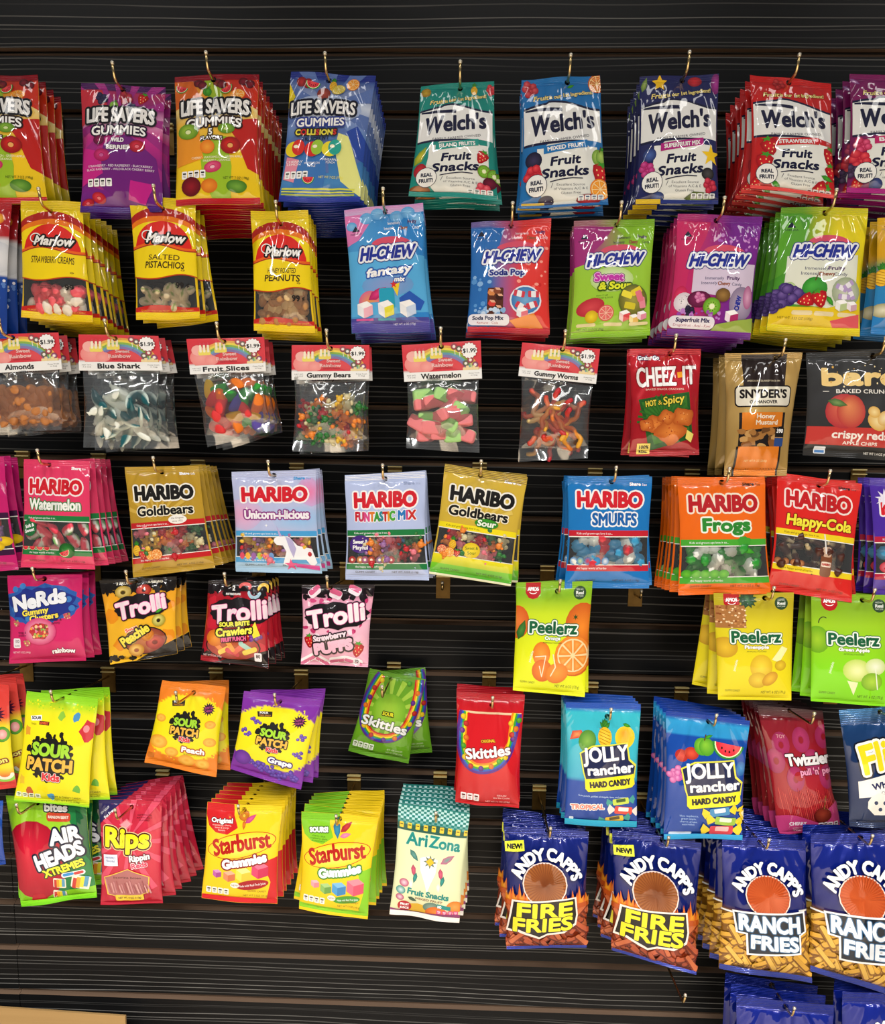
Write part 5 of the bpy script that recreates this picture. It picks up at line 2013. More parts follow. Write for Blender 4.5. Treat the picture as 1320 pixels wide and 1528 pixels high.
@design(116, st=5, sb=6)
def ring_crawl(a):
    a.bg((0, '#180c10'), (10, '#180c10'), (18, '#a81626'), (60, '#b8182a'), (116, '#9a1022'))
    a.R(0, 0, 100, 14, '#180c10')
    splat_edge(a, 15, '#180c10', 1, 22, 4)
    for x, y, r in ((80, 50, 14), (12, 60, 10), (88, 90, 10), (10, 30, 8)):
        a.blob(x, y, r, r, '#c82034', 14, .25, None, int(x))
    a.PE([(44, 108), (100, 92), (100, 116), (20, 116)], '#180c10')
    splat_edge(a, 106, '#180c10', 1, 14, 9)
    a.t('2', 44, 10, None, 6.5, '#fff', b=.5)
    a.t('FRUIT PUNCH FLAVORS', 44, 18, 24, 2.8, '#fff', b=.15)
    a.arc(62, 8, 8, 4, 180, 380, 4.5, '#e86a6a')
    a.arc(78, 14, 9, 8, 20, 170, 4.5, '#a8c8d8')
    a.arc(92, 12, 8, 7, 190, 370, 4.5, '#e8c050')
    ringlogo(a, 56, 42, 84, 23, -8)
    a.E(48, 90, 42, 20, '#1c0c0e')
    a.E(48, 90, 40, 18.5, '#c06038', '#a83a34')
    for x, y, r_, c in ((26, 92, 40, '#e88a48'), (36, 96, -30, '#f0c860'), (48, 98, 20, '#d85058'), (58, 92, -40, '#e8705a'), (68, 88, 30, '#a8d0c0'), (74, 94, -20, '#f0d050'), (44, 88, 50, '#f0a050')):
        a.RR(x - 11, y - 3.4, x + 11, y + 3.4, 3, c, r_)
    a.E(20, 80, 13, 12, '#f09a30', '#d06a18')
    a.straw(68, 74, 10, 10)
    a.grapes(82, 76, 9, 10, '#5a1c70', '#a060b8')
    a.P([(76, 64), (82, 54), (90, 72), (80, 76)], '#f0e040')
    a.t('SOUR BRITE', 50, 58, 48, 6, '#f2ee50', ((1.5, '#1c0c0e'),), b=.6, rot=-6)
    a.t('Crawlers', 50, 68, 58, 11, '#f2ee50', ((1.8, '#1c0c0e'),), b=.9, rot=-8, sh=.1)
    a.t('FRUIT PUNCH', 50, 79, 40, 6, '#f46a9a', ((1.3, '#1c0c0e'),), b=.5, rot=-8)
    a.RR(80, 96, 91, 108, 2, '#f0e4e4')
    a.t('80', 85.5, 101, 7, 5, '#3a2020', b=.3)
    a.t('NET WT 5 OZ (142g)', 18, 106, 28, 2.4, '#f4d8d8')


@design(112, st=5, sb=5)
def ring_puffs(a):
    a.bg((0, '#16080e'), (10, '#16080e'), (20, '#e8a0bc'), (60, '#f0b8cc'), (112, '#e8a4bc'))
    a.R(0, 0, 100, 13, '#16080e')
    splat_edge(a, 14, '#16080e', 1, 24, 3)
    rd = random.Random(3)
    for k in range(26):
        x, y = rd.uniform(0, 100), rd.uniform(20, 70)
        a.blob(x, y, rd.uniform(1.5, 5), rd.uniform(1.5, 4), rd.choice(('#d04a80', '#f8dce8', '#c03068')), 9, .35, None, k)
    for x, y, r_ in ((18, 10, -40), (48, 13, 20), (74, 8, 25)):
        a.RR(x - 9, y - 6, x + 9, y + 6, 4, '#f4e4ec', r_)
        a.RR(x - 9, y - 6, x + 9, y + 1, 3, '#d8608a', r_)
    ringlogo(a, 50, 42, 80, 22, -10, '#f8eef2')
    a.straw(12, 78, 10, -10)
    a.straw(84, 88, 11, 10)
    for x, y, r_ in ((30, 104, 30), (56, 103, -10), (78, 104, 15), (10, 104, -30)):
        a.RR(x - 14, y - 5, x + 14, y + 5, 4, '#f6ecf0', r_)
        a.RR(x - 14, y - 1, x + 14, y + 4, 3, '#d86a90', r_)
    a.t('Strawberry', 42, 70, 50, 8, '#f8e0ea', ((1.9, '#1c0a12'),), b=.8, rot=-12)
    a.t('PUFFS', 48, 84, 60, 15, '#f4b8d0', ((2.8, '#1c0a12'),), b=2.2, rot=-10)
    a.RR(78, 100, 88, 109, 1.5, '#f4ecf0')
    a.t('70', 83, 104, 6, 4, '#3a2030', b=.2)


def peel(a, base, dark, name, deco, lo):
    a.bg((0, dark), (18, dark), (40, base), (100, lo), (a.H, lo))
    a.P([(12, 0.5), (32, 0.5), (32, 14), (28, 20), (22, 22), (16, 20), (12, 14)], '#b8141c')
    a.t('AMOS', 22, 9, 15, 4.8, '#fff', b=.45, jig=.3)
    a.arc(22, 12, 5, 3, 20, 160, .9, '#fff')
    a.E(84, 14, 8.5, 8.5, '#2f4a2c')
    a.t('MADE WITH', 84, 10, 9, 1.8, '#e8f0e0')
    a.t('Real', 84, 14, 11, 4, '#f0f4ec', b=.3)
    a.t('FRUIT JUICE', 84, 18, 10, 1.8, '#e8f0e0')
    deco(a)
    g = '#14603a'
    a.t('Peelerz', 50, 58, 66, 15, g, ((3.0, g), (2.1, '#f2f8ea')), b=1.0, jig=1.0)
    a.t(name, 50, 71, len(name) * 3.6, 4.4, '#fff', ((.8, dark),), b=.4)
    a.t('ARTIFICIALLY FLAVORED', 50, 77, 26, 1.8, '#4a5a20')
    a.t('peelable', 22, 96, 16, 3.2, '#fbfbe8', rot=-75)
    a.t('GUMMY CANDY', 19, a.H - 14, 20, 3, '#4a4a18')
    a.t('NET WT. 6 OZ (170 g)', 74, a.H - 12, 34, 3.6, '#3a3a14')


@design(145, st=8, sb=5, matte=1, pinch=.01, flat=1, fold=.3)
def peel_orange(a):
    def deco(a):
        a.E(2, 52, 16, 22, '#e8803a', '#d05a18')
        a.leaf(8, 62, 14, -72, '#4a8a3a', '#2a6020')
        a.E(90, 56, 24, 30, '#f08a28', '#c85a18')
        a.star(80, 44, 1.5, 4, 6, '#2a4a1c')
        a.E(80, 94, 26, 25, '#d0641a')
        a.orange(79, 92, 25, '#e8862a', '#f4a850', '#f8d8a0')
        a.E(36, 92, 12, 16, '#f4a040', '#e0781c')
        a.E(38, 114, 14, 15, '#f08a2a', '#d8661a')
        a.E(58, 116, 16, 13, '#f49a38', '#e07a1c', -20)
        a.ln([(28, 96), (42, 94), (38, 122), (34, 108)], 1.2, '#fbe8c8')
        a.ln([(52, 92), (56, 108), (50, 120)], 1.6, '#f8e0b8')
    peel(a, '#c4dc20', '#86b81e', 'Orange', deco, '#e6ee1a')


@design(145, st=8, sb=5, matte=1, pinch=.01, flat=1, fold=.3)
def peel_pine(a):
    def deco(a):
        a.R(0, 16, 38, 46, '#a8703a')
        rd = random.Random(2)
        for k in range(60):
            a.E(rd.uniform(1, 38), rd.uniform(16, 46), 1.6, 1.2, rd.choice(('#e8c090', '#8a4a20', '#c88a50', '#f0d8b0')), n=6)
        for k in range(6):
            a.leaf(42, 9, 12, -70 + k * 28, '#4a7a4a', '#1c4028')
        a.E(10, 72, 16, 14, '#e8c030', '#c89a20')
        a.E(56, 98, 15, 17, '#f4d840', '#d8b020')
        a.E(52, 116, 13, 11, '#f0d040', '#d0a820')
        a.E(68, 114, 12, 8, '#f0c030', '#c8901a', -40)
        a.P([(70, 88), (84, 70), (92, 74), (80, 92)], '#f4f0a8')
        a.E(82, 96, 8, 7, '#e8c830', '#c8a020')
    peel(a, '#d8c81e', '#b8a81c', 'Pineapple', deco, '#ead818')


@design(145, st=8, sb=5, matte=1, pinch=.01, flat=1, fold=.3)
def peel_apple(a):
    def deco(a):
        a.arc(14, 38, 6, 8, 180, 300, 1.2, '#3a3a20')
        a.E(6, 60, 14, 18, '#a0cc2a', '#6aa818')
        a.E(54, 98, 18, 15, '#f0f2b0', '#c0d860')
        a.E(78, 92, 14, 11, '#f2f6dc', '#d0e090')
        a.E(74, 112, 14, 12, '#b0d840', '#7ab020')
        a.P([(42, 112), (56, 114), (52, 132)], '#e8f0b8')
        a.ln([(78, 96), (82, 122)], 1.4, '#f0f4e0')
    peel(a, '#9ccc22', '#84b01e', 'Green Apple', deco, '#86dc18')


def splat(a, x, y, w, h):
    rd = random.Random(7)
    a.blob(x, y, w, h, '#161412', 40, .12)
    for k in range(16):
        an = rd.uniform(3.4, 6.0)
        d = rd.uniform(1.0, 1.35)
        a.blob(x + w * d * math.cos(an) * .9, y + h * d * math.sin(an), rd.uniform(2, 5), rd.uniform(2.5, 6), '#161412', 8, .3, None, k)
    for k in range(5):
        an = rd.uniform(.8, 2.3)
        a.blob(x + w * .9 * math.cos(an), y + h * 1.15 * math.sin(an), rd.uniform(2, 4), rd.uniform(2, 4), '#161412', 8, .3, None, k)


def patchlogo(a, x, y, s_, rot=0):
    splat(a, x, y - 2 * s_, 36 * s_, 30 * s_)
    a.t('SOUR', x, y - 16 * s_, 64 * s_, 19 * s_, '#a4d836', ((2.4 * s_, '#161412'),), b=1.8 * s_, rot=rot)
    a.t('PATCH', x, y + 7 * s_, 76 * s_, 19 * s_, '#f4b848', ((2.4 * s_, '#161412'),), b=1.6 * s_, rot=rot)
    a.t('Kids', x + 4 * s_, y + 26 * s_, 30 * s_, 12 * s_, '#e03a44', ((1.8 * s_, '#161412'), (1.0 * s_, '#f8e4dc')), b=1.0 * s_, rot=rot)


@design(152, st=10, sb=8, matte=1)
def sour_yellow(a):
    a.bg((0, '#86d022'), (10, '#96d422'), (24, '#e0e020'), (40, '#f2e418'), (130, '#f4e016'), (146, '#d8e01e'), (152, '#7cd022'))
    a.spots(2, 10, 98, 20, 60, ['#8ad024', '#b0d824', '#f0e41c'], (.5, 1.4))
    a.blob(92, 46, 10, 14, '#c8303a', 14, .2)
    a.E(90, 42, 4, 5, '#f08a90')
    a.P([(10, 32), (26, 29), (27, 36), (12, 38)], '#fff')
    a.t('SOUR', 19, 33.5, 14, 4, '#1a1814', rot=-5, b=.3)
    a.R(24, 37, 38, 42, '#5a1a14')
    a.t('SWEET', 31, 39.5, 12, 3.2, '#f06a3a', b=.2)
    a.t('THEN', 16, 42, 8, 2.6, '#1a1814')
    patchlogo(a, 46, 88, .88)
    for x, y, c in ((54, 28, '#8ac040'), (75, 28, '#4a90c0'), (8, 52, '#e09a30'), (20, 136, '#c05a24'), (50, 140, '#4a9ac8'), (84, 126, '#6ab038'), (8, 120, '#e8c030')):
        a.blob(x, y, 4.5, 6.5, c, 9, .3, None, int(x))
    a.t('SOFT & CHEWY CANDY', 70, 140, 38, 3, '#4a4010')
    a.t('NET WT 8 OZ (226g)', 70, 146, 34, 2.6, '#4a4010')
    a.facts(2, 138, 34, 4, '#e8f0d0', '#4a5a30', h=7)


def patch2(a, col, fr, name, ncol):
    a.bg((0, col), (16, col), (20, '#f2e01a'), (100, '#f2de18'), (a.H - 26, '#f0d81a'), (a.H - 20, col), (a.H, col))
    a.bgf = (lambda c_, y_: (lambda x, y: np.where((((x - 50) / 62) ** 2 + ((y - 66) / 50) ** 2 < 1)[..., None] & (y < a.H - 22)[..., None], np.array(y_), np.array(c_))))(lin(col), lin('#f2e01a'))
    rd = random.Random(5)
    for k in range(90):
        an = rd.uniform(0, 6.283)
        d = rd.gauss(1.0, .05)
        x, y = 50 + 62 * d * math.cos(an), 66 + 50 * d * math.sin(an)
        if 2 < x < 98 and 4 < y < a.H - 14:
            a.E(x, y, rd.uniform(.6, 1.6), rd.uniform(.6, 1.6), rd.choice((col, '#f2e01a')), n=6)
    a.P([(22, 28), (42, 25), (43, 33), (24, 36)], '#2a2420')
    a.t('SOUR', 31, 28.5, 12, 2.8, '#fff', rot=-6, b=.2)
    a.t('THEN SWEET', 33, 32.5, 16, 2.2, '#f0a040', rot=-6)
    a.star(80, 34, 6, 10, 14, '#3a1438')
    a.t('SOFT &', 80, 32, 11, 2.8, '#e060a0', rot=-10)
    a.t('CHEWY', 80, 36.5, 11, 2.8, '#e060a0', rot=-10)
    fr(a)
    patchlogo(a, 50, 66, .58)
    a.t(name, 66, 97, 34, 8, '#fff', ((1.8, ncol),), b=.7, rot=2)
    a.t('ARTIFICIALLY FLAVORED', 66, 104, 26, 2, '#5a4a10')


@design(132, st=10, sb=8, matte=1)
def sour_peach(a):
    def fr(a):
        for x, y, r in ((10, 56, 8), (86, 56, 8), (88, 82, 9), (36, 104, 10), (58, 114, 12), (80, 116, 10), (14, 92, 14)):
            a.E(x, y, r, r * .75, '#f8d060', '#e89a28')
            a.E(x, y, r * .5, r * .35, '#f0a838', '#f4c050')
        a.RR(2, 112, 12, 121, 2, '#c87020')
    patch2(a, '#f08424', fr, 'Peach', '#b0501c')


@design(132, st=10, sb=8, matte=1)
def sour_grape(a):
    def fr(a):
        for x, y in ((22, 44), (12, 62), (90, 58), (88, 82)):
            a.grapes(x, y, 7, 9, '#4a2c90', '#8a6ad0', int(x))
        for x, y in ((42, 112), (56, 114), (70, 118), (84, 116), (30, 106)):
            a.grapes(x, y, 9, 12, '#4a2c90', '#7a5ac8', int(x))
        a.E(14, 104, 12, 12, '#7a3aa8', '#5a2488')
    patch2(a, '#7a2a9c', fr, 'Grape', '#3a1c70')


@design(150, st=8, sb=8, matte=1)
def sour_melon(a):
    a.bg((0, '#d03a34'), (46, '#d8443a'), (60, '#e8d820'), (118, '#e8d41e'), (134, '#d84038'), (150, '#d03a34'))
    a.star(82, 42, 9, 14, 16, '#4a1030')
    a.t('SOFT', 82, 42, 14, 4, '#e060a0', b=.2)
    a.E(92, 70, 8, 11, '#7ac040', '#4a9028')
    a.E(92, 70, 5, 7, '#f4c8c0', '#e88a88')
    patchlogo(a, 50, 84, .7)
    a.t('Watermelon', 66, 112, 60, 7, '#e8e070', ((1.5, '#7a1c18'),), b=.5, rot=-12)
    a.arc(90, 128, 12, 9, 0, 180, 5, '#8ac848')
    a.arc(90, 128, 8, 6, 0, 180, 4, '#f0e8d0')


def bows(a, pts, cols, w, n=16):
    """rainbow ribbon along a path"""
    k = len(cols)
    for i, c in enumerate(cols):
        off = (i - (k - 1) / 2) * w / k
        out = []
        for j in range(len(pts)):
            p, q_ = np.array(pts[max(0, j - 1)], float), np.array(pts[min(len(pts) - 1, j + 1)], float)
            d = (q_ - p) / (np.hypot(*(q_ - p)) + 1e-9)
            out.append(np.array(pts[j]) + np.array((-d[1], d[0])) * off)
        a.ln(out, w / k * 1.25, c)


def beans(a, pts, r, seed=3):
    rd = random.Random(seed)
    for i, (x, y) in enumerate(pts):
        c, d = [('#f4d838', '#c8a018'), ('#d84038', '#981c1c'), ('#7a3aa0', '#4a1c68'), ('#f08a30', '#c05a14'), ('#6ab838', '#3a8020')][i % 5]
        a.E(x, y, r, r, c, d, off=(-.3, -.3), n=12)


RB = ['#c82028', '#f08a1a', '#f4dc20', '#3aa030', '#2a5ab8', '#5a2a8a']


def qcurve(p0, p1, p2, p3, n=18):
    return [tuple((1 - t) ** 3 * np.array(p0) + 3 * (1 - t) ** 2 * t * np.array(p1) + 3 * (1 - t) * t * t * np.array(p2) + t ** 3 * np.array(p3)) for t in np.linspace(0, 1, n)]


@design(140, st=8, sb=8)
def chew_green(a):
    a.bg((0, '#5f9a22'), (60, '#78b428'), (140, '#5f9c20'))
    a.rays(50, 58, 50, 14, '#a8d048', 0, 360, .45)
    a.E(50, 60, 30, 28, '#a4cc3c', '#7ab42a')
    c = qcurve((22, 6), (0, 50), (0, 104), (46, 104)) + qcurve((46, 104), (86, 104), (100, 60), (90, 4))
    bows(a, c, RB, 15)
    beans(a, [(26, 14), (16, 28), (12, 44), (8, 58), (10, 76), (14, 90), (30, 102), (52, 106), (70, 100), (82, 90), (90, 74), (94, 56), (88, 40), (92, 24), (74, 12)], 4.2)
    a.t('SOUR', 50, 64, 20, 5.5, '#f2ea30', ((1.2, '#1c2a0c'),), b=.5)
    a.t('Skittles', 48, 83, 82, 15, '#f0f2ee', ((1.2, '#3a4a2a'),), b=1.0, rot=4, arc=2)
    a.facts(4, 118, 36, 4, '#e4ecd8', '#4a6a28')
    a.t('BITE SIZE CANDIES', 74, 122, 26, 2.4, '#d8e8b8')
    a.t('NET WT 5.7 OZ (162g)', 74, 127, 28, 2.4, '#d8e8b8')


@design(165, st=10, sb=5, B=.016)
def chew_red(a):
    a.bg((0, '#a8101c'), (30, '#c8141f'), (90, '#d01822'), (165, '#c0121c'))
    a.R(4, 26, 97, 29, '#e8c8a0')
    c = qcurve((12, 28), (2, 74), (4, 112), (44, 106)) + qcurve((44, 106), (84, 100), (84, 66), (90, 28))
    bows(a, c, RB[1:] , 15)
    a.PE([(16, 29), (80, 29), (78, 66), (66, 86), (30, 92), (14, 80)], '#cc1620')
    beans(a, [(10, 34), (14, 44), (8, 54), (14, 64), (10, 76), (12, 92), (22, 104), (38, 106), (54, 102), (66, 94), (76, 88), (80, 78), (86, 62), (90, 48), (94, 36), (82, 40), (84, 56)], 4.2, 5)
    a.t('ORIGINAL', 48, 66, 22, 4.2, '#f4c030', ((.7, '#7a0c10'),), rot=-6, b=.3)
    a.t('Skittles', 48, 82, 72, 15, '#f6f4f4', ((1.3, '#7a1418'),), b=1.0, rot=-9)
    a.facts(8, 146, 30, 3, '#f0e8e8', '#6a2020')
    a.small(72, 146, 26, ['RESEALABLE', 'Bite Size Candies'], '#f4c8c8', 2.6, 4.2)
    a.t('NET WT 7.2 OZ (204g)', 66, 157, 38, 2.8, '#f4c8c8')


def rancher(a, lcol, fruit, extra, dy=0):
    fruit(a)
    a.PE([(17, 66 + dy), (34, 56 + dy), (84, 50 + dy), (88, 72 + dy), (97, 80 + dy), (95, 98 + dy), (26, 104 + dy), (22, 92 + dy)], '#e8e04a')
    a.PE([(19, 67 + dy), (35, 58 + dy), (82, 52 + dy), (86, 74 + dy), (95, 82 + dy), (93, 96 + dy), (27, 102 + dy), (24, 92 + dy)], '#22284c')
    a.t('JOLLY', 54, 66 + dy, 62, 19, '#f2f2f4', b=1.2, rot=-6)
    a.t('rancher', 60, 86 + dy, 66, 13, '#f2f2f4', b=1.0, rot=-6)
    a.PE([(25, 101 + dy), (93, 92 + dy), (95, 106 + dy), (91, 110 + dy), (30, 118 + dy), (26, 114 + dy)], '#f0e41c')
    a.t('HARD CANDY', 60, 105 + dy, 58, 8, '#181818', b=.9, rot=-7)
    extra(a)


@design(168, st=10, sb=9, foil=0)
def rancher_tropical(a):
    a.bg((0, '#1d50b0'), (9, '#1d50b0'), (11, '#38b8c8'), (70, '#3cb4c8'), (102, '#38a8c4'), (103, '#0f46a0'), (168, '#0d3c92'))

    def fruit(a):
        a.P([(4, 50), (8, 38), (20, 36), (24, 44)], ('#f0a060', '#d04038'))
        a.E(28, 50, 12, 15, '#8ab850', '#4a8a34', 15)
        a.pineapple(52, 44, 13)
        a.E(80, 44, 14, 15, '#f0a030', '#e8d028', off=(-.2, -.5))
        a.leaf(82, 28, 6, 20)

    def extra(a):
        a.small(50, 124, 66, ['fruit punch, golden pineapple, lime, and mango'], '#c8e0f4', 2.4)
        a.t('TROPICAL', 30, 140, 46, 7, '#f48a7a', ((1.2, '#f4f0e8'),), b=.6, rot=-4)
        a.twist(76, 130, 22, 9, '#c8d850', '#3a5a20', -8, '#3a9a90')
        a.twist(80, 143, 24, 11, '#e04838', '#f4e8e0', 4, '#e8e0d8')
        a.twist(68, 156, 24, 9, '#e8c030', '#5a4a18', -10, '#3a9a90')
        a.RR(6, 156, 12, 161, 1, '#d8e4f0')
        a.R(0, 159.5, 100, 168, '#2aa8c4', '#1c90b4')
    rancher(a, '', fruit, extra)


@design(165, st=8, sb=8)
def rancher_blue(a):
    a.bg((0, '#0f3c9c'), (7, '#0f3c9c'), (9, '#2e9ad0'), (26, '#2a90cc'), (27, '#1048a4'), (165, '#0e3f94'))

    def fruit(a):
        a.E(18, 54, 8, 8, '#e0483a', '#a82420')
        a.E(30, 50, 9, 8, '#e8563a', '#b02c20')
        a.apple(46, 40, 12, '#8ac838', '#4a9a24')
        a.melon(76, 34, 20, 8)
        a.grapes(16, 80, 12, 18, '#c04a98', '#e890c8')
        a.E(94, 66, 7, 10, '#4a90c8', '#2a60a0')

    def extra(a):
        a.small(30, 132, 24, ['blue raspberry,', 'green apple,', 'cherry, grape,', 'watermelon'], '#a8c8ec', 2.4, 4)
        a.twist(68, 124, 24, 11, '#3a88b8', '#e0e4e8', -10)
        a.twist(76, 137, 26, 11, '#9ac040', '#e4ecd0', 6)
        a.twist(72, 150, 28, 13, '#d8384a', '#e8b8b8', 0)
        a.twist(100, 130, 14, 9, '#e8c840', '#f4ecc0', 60)
        a.RR(6, 155, 36, 159, 2, '#d8e4f4')
        a.R(0, 158, 100, 165, '#34a4d4', '#2390c4')
    rancher(a, '', fruit, extra, 4)


@design(190, st=16, sb=6, B=.012)
def licorice(a):
    a.bg((0, '#5a4446'), (14, '#6a3038'), (16, '#8a1a28'), (100, '#a41e2c'), (150, '#b02a30'), (190, '#8a2838'))
    for x, y in ((24, 54), (58, 46), (12, 78), (96, 40), (38, 104), (92, 102), (70, 78)):
        a.ring(x, y, 14, '#b83a6c', '#a02c5a', '#98202c', 1.35, 10)
    for i in range(30):
        x = 8 + i * 3
        a.ln([(x, 118 + (i % 5) * 3), (x + 6, 170)], 1.0, ('#d85048', '#b82830', '#c83a38')[i % 3])
    a.E(44, 100, 7, 7, '#a81c28')
    a.t('TOY', 26, 42, 14, 5, '#e8b0b0')
    a.t('Twizzlers', 68, 74, 82, 17, '#f2eeee', ((1.5, '#3a0c14'),), b=1.4, rot=-4)
    a.t("pull 'n' peel", 76, 92, 60, 10, '#f4a0c0', ((.8, '#6a1428'),), b=.6, rot=-3)
    a.band(lambda x: 168 - 10 * math.sin((x + 20) / 100 * 4.2), lambda x: 190, '#c8407a')
    a.PE([(70, 160), (100, 140), (100, 176), (80, 176)], '#c84078')
    a.E(74, 160, 14, 12, '#a8402c', '#6a1c18')
    a.ln([(76, 150), (82, 130)], 1.2, '#8a6a30')
    a.t('CHERRY', 32, 172, 28, 5, '#fbe8f0', b=.35)
    a.small(32, 179, 18, ['NATURALLY AND', 'ARTIFICIALLY', 'FLAVORED'], '#f4c8d8', 2, 3)
    a.facts(66, 172, 32, 4, '#e8d8dc', '#4a2028', h=9)


@design(155, st=20, sb=9, foil=1, B=.014)
def white_pretzels(a):
    a.bg((0, '#2a6a9a'), (20, '#123a6a'), (60, '#0f2c5a'), (155, '#0e2650'))
    a.t('Flipz', 56, 56, 84, 36, '#f0e020', ((5.5, '#101424'), (3.4, '#f4f4f0')), b=2.0, rot=-14, sh=.1)
    a.PE([(12, 92), (100, 70), (100, 100), (12, 114)], '#f0eee8')
    a.t('White Fudge', 62, 92, 66, 8, '#1c2458', b=.6, rot=-12)
    a.t('COVERED PRETZELS', 66, 101, 50, 4, '#1c2458', rot=-12)
    for x, y in ((40, 122), (78, 132)):
        a.blob(x, y, 17, 15, '#eceae2', 22, .06)
        for dx, dy in ((-6, -3), (6, -3), (0, 6)):
            a.E(x + dx, y + dy, 2.6, 2.6, '#2a3a60')


@design(126, st=6, sb=7)
def sour_belts(a):
    a.bg((0, '#8ac828'), (60, '#a4d22a'), (126, '#7cc424'))
    a.PE([(70, 6), (100, 4), (100, 110), (30, 112), (56, 80), (90, 50)], '#1c7a3c')
    a.PE([(86, 12), (100, 20), (100, 80), (90, 60)], '#145a30')
    a.E(30, 72, 42, 46, '#d8203a', '#a81028', off=(-.2, -.3))
    a.P([(20, 112), (34, 112), (38, 120), (16, 120)], '#b8142a')
    a.t('bites', 62, 10, 30, 9, '#f2f4f0', ((1.6, '#1a1a2a'),), b=.9)
    a.RR(50, 16, 80, 26, 3, '#c8442a')
    a.t('RAINBOW BERRY', 65, 21, 26, 3.2, '#f8e8d8', b=.2)
    a.t('AIR', 72, 42, 40, 18, '#f2f2f6', ((2.6, '#1a1c34'),), b=1.6, rot=-8)
    a.t('HEADS', 62, 66, 66, 18, '#f2f2f6', ((2.6, '#1a1c34'),), b=1.6, rot=-16)
    a.t('XTREMES', 66, 82, 54, 9, '#f0e83a', ((1.4, '#1a4a24'),), b=.8, rot=-12, sh=-.1)
    a.RR(62, 87, 92, 93, 3, '#e8f0e8', -4)
    a.RR(64, 88.2, 78, 91.8, 1.8, '#3a90d0', -4)
    a.RR(78, 87.6, 90, 91.2, 1.8, '#c83a3a', -4)
    for x, y, r_, s_ in ((58, 100, 10, 1), (84, 102, 20, 1.4), (54, 116, 15, 1)):
        a.RR(x - 8 * s_, y - 6 * s_, x + 8 * s_, y + 6 * s_, 1.5, '#f0e8d0', r_)
        for i, c in enumerate(('#c83a34', '#f0a030', '#e8d838', '#5a9ab8')):
            a.RR(x - 7 * s_ + i * 3.4 * s_, y - 5 * s_, x - 3.6 * s_ + i * 3.4 * s_, y + 5 * s_, .5, c, r_)
    a.R(0, 119, 100, 126, '#8ae024', '#6cc818')


@design(170, st=7, sb=5)
def licorice_bites(a):
    a.bg((0, '#c02a40'), (40, '#d02a44'), (100, '#cc2440'), (170, '#b81c34'))
    a.rays(50, 60, 90, 12, '#e0506a', 0, 360, .3)
    a.P([(0, 0), (40, 0), (0, 40)], '#2a2458')
    a.t('Fat Free', 17, 22, 22, 4, '#f4f4f8', rot=-42, b=.3)
    a.t('LOW SODIUM', 10, 17, 18, 3, '#f4f4f8', rot=-42)
    a.small(74, 22, 24, ['NATURALLY &', 'ARTIFICIALLY', 'FLAVORED'], '#4a1020', 2.4, 4)
    a.P([(34, 38), (46, 28), (56, 36), (44, 48)], '#e86a7a')
    a.P([(36, 38), (46, 30), (53, 36), (44, 45)], '#f4a0a8')
    a.t('Rips', 46, 58, 78, 30, '#f6ec20', ((4.0, '#f4d8a0'), (2.8, '#4a1410')), b=2.4)
    a.P([(7, 86), (32, 84), (33, 102), (8, 104)], '#dfe4f2')
    a.small(20, 90, 18, ['with RIPPLY', 'flavorful'], '#2a3a80', 3, 5)
    a.t('Rippin', 68, 88, 34, 10, '#f8f0f0', ((1.2, '#5a1020'),), b=.8, rot=-8)
    a.t('Reds', 68, 100, 26, 8, '#f04a68', ((1, '#f8dce0'),), b=.6, rot=-8)
    hexa = [(50, 106), (84, 120), (82, 146), (50, 158), (14, 150), (8, 122)]
    a.P(hexa, '#f0c848')
    a.P([(50 + (x - 50) * .95, 132 + (y - 132) * .95) for x, y in hexa], '#b06a68')
    for i in range(16):
        x0 = 12 + i * 4.6
        a.ln([(x0, 126 + (i * 7) % 9), (x0 + 4, 146)], 2.2, ('#c88484', '#a85a5a', '#d89a94')[i % 3])
    a.t('licorice bites', 48, 121, 46, 3.4, '#2a1010', arc=1)
    a.RR(28, 150, 72, 160, 2, '#f0c838')
    a.t('NET WT. 4 OZ (113g)', 50, 155, 36, 3, '#3a2010', b=.15)


def starb(a, corner, side, extra, gcol):
    a.bg((0, '#f0c81c'), (60, '#f4d018'), (132, '#f0c818'))
    a.PE([(82, 72), (100, 66), (100, 125), (86, 125), (92, 100)], side)
    a.PE([(0, 0), (37, 0), (38, 14), (44, 30), (30, 40), (14, 38), (4, 30), (0, 16)], corner)
    extra(a)
    a.E(50, 52, 47.5, 15.8, '#c02018', None, -13, n=30)
    a.E(50, 52, 46.4, 14.9, '#f8e070', '#f4d020', -13, n=30)
    a.t('Starburst', 50, 51, 80, 21, '#b81c14', b=1.2, rot=-12, arc=3, c2=None)
    a.t('Gummies', 56, 72, 62, 12, '#fff', ((2.2, gcol),), b=1.3, rot=-12, jig=.8)
    a.facts(6, 112, 32, 4, '#f0f0e8', '#4a3a18')
    a.t('GUMMY CANDY', 74, 113, 24, 2.6, '#7a5a10')
    a.t('NET WT 5 OZ (141g)', 72, 120, 32, 2.8, '#7a5a10')
    a.R(0, 125, 100, 132, side)


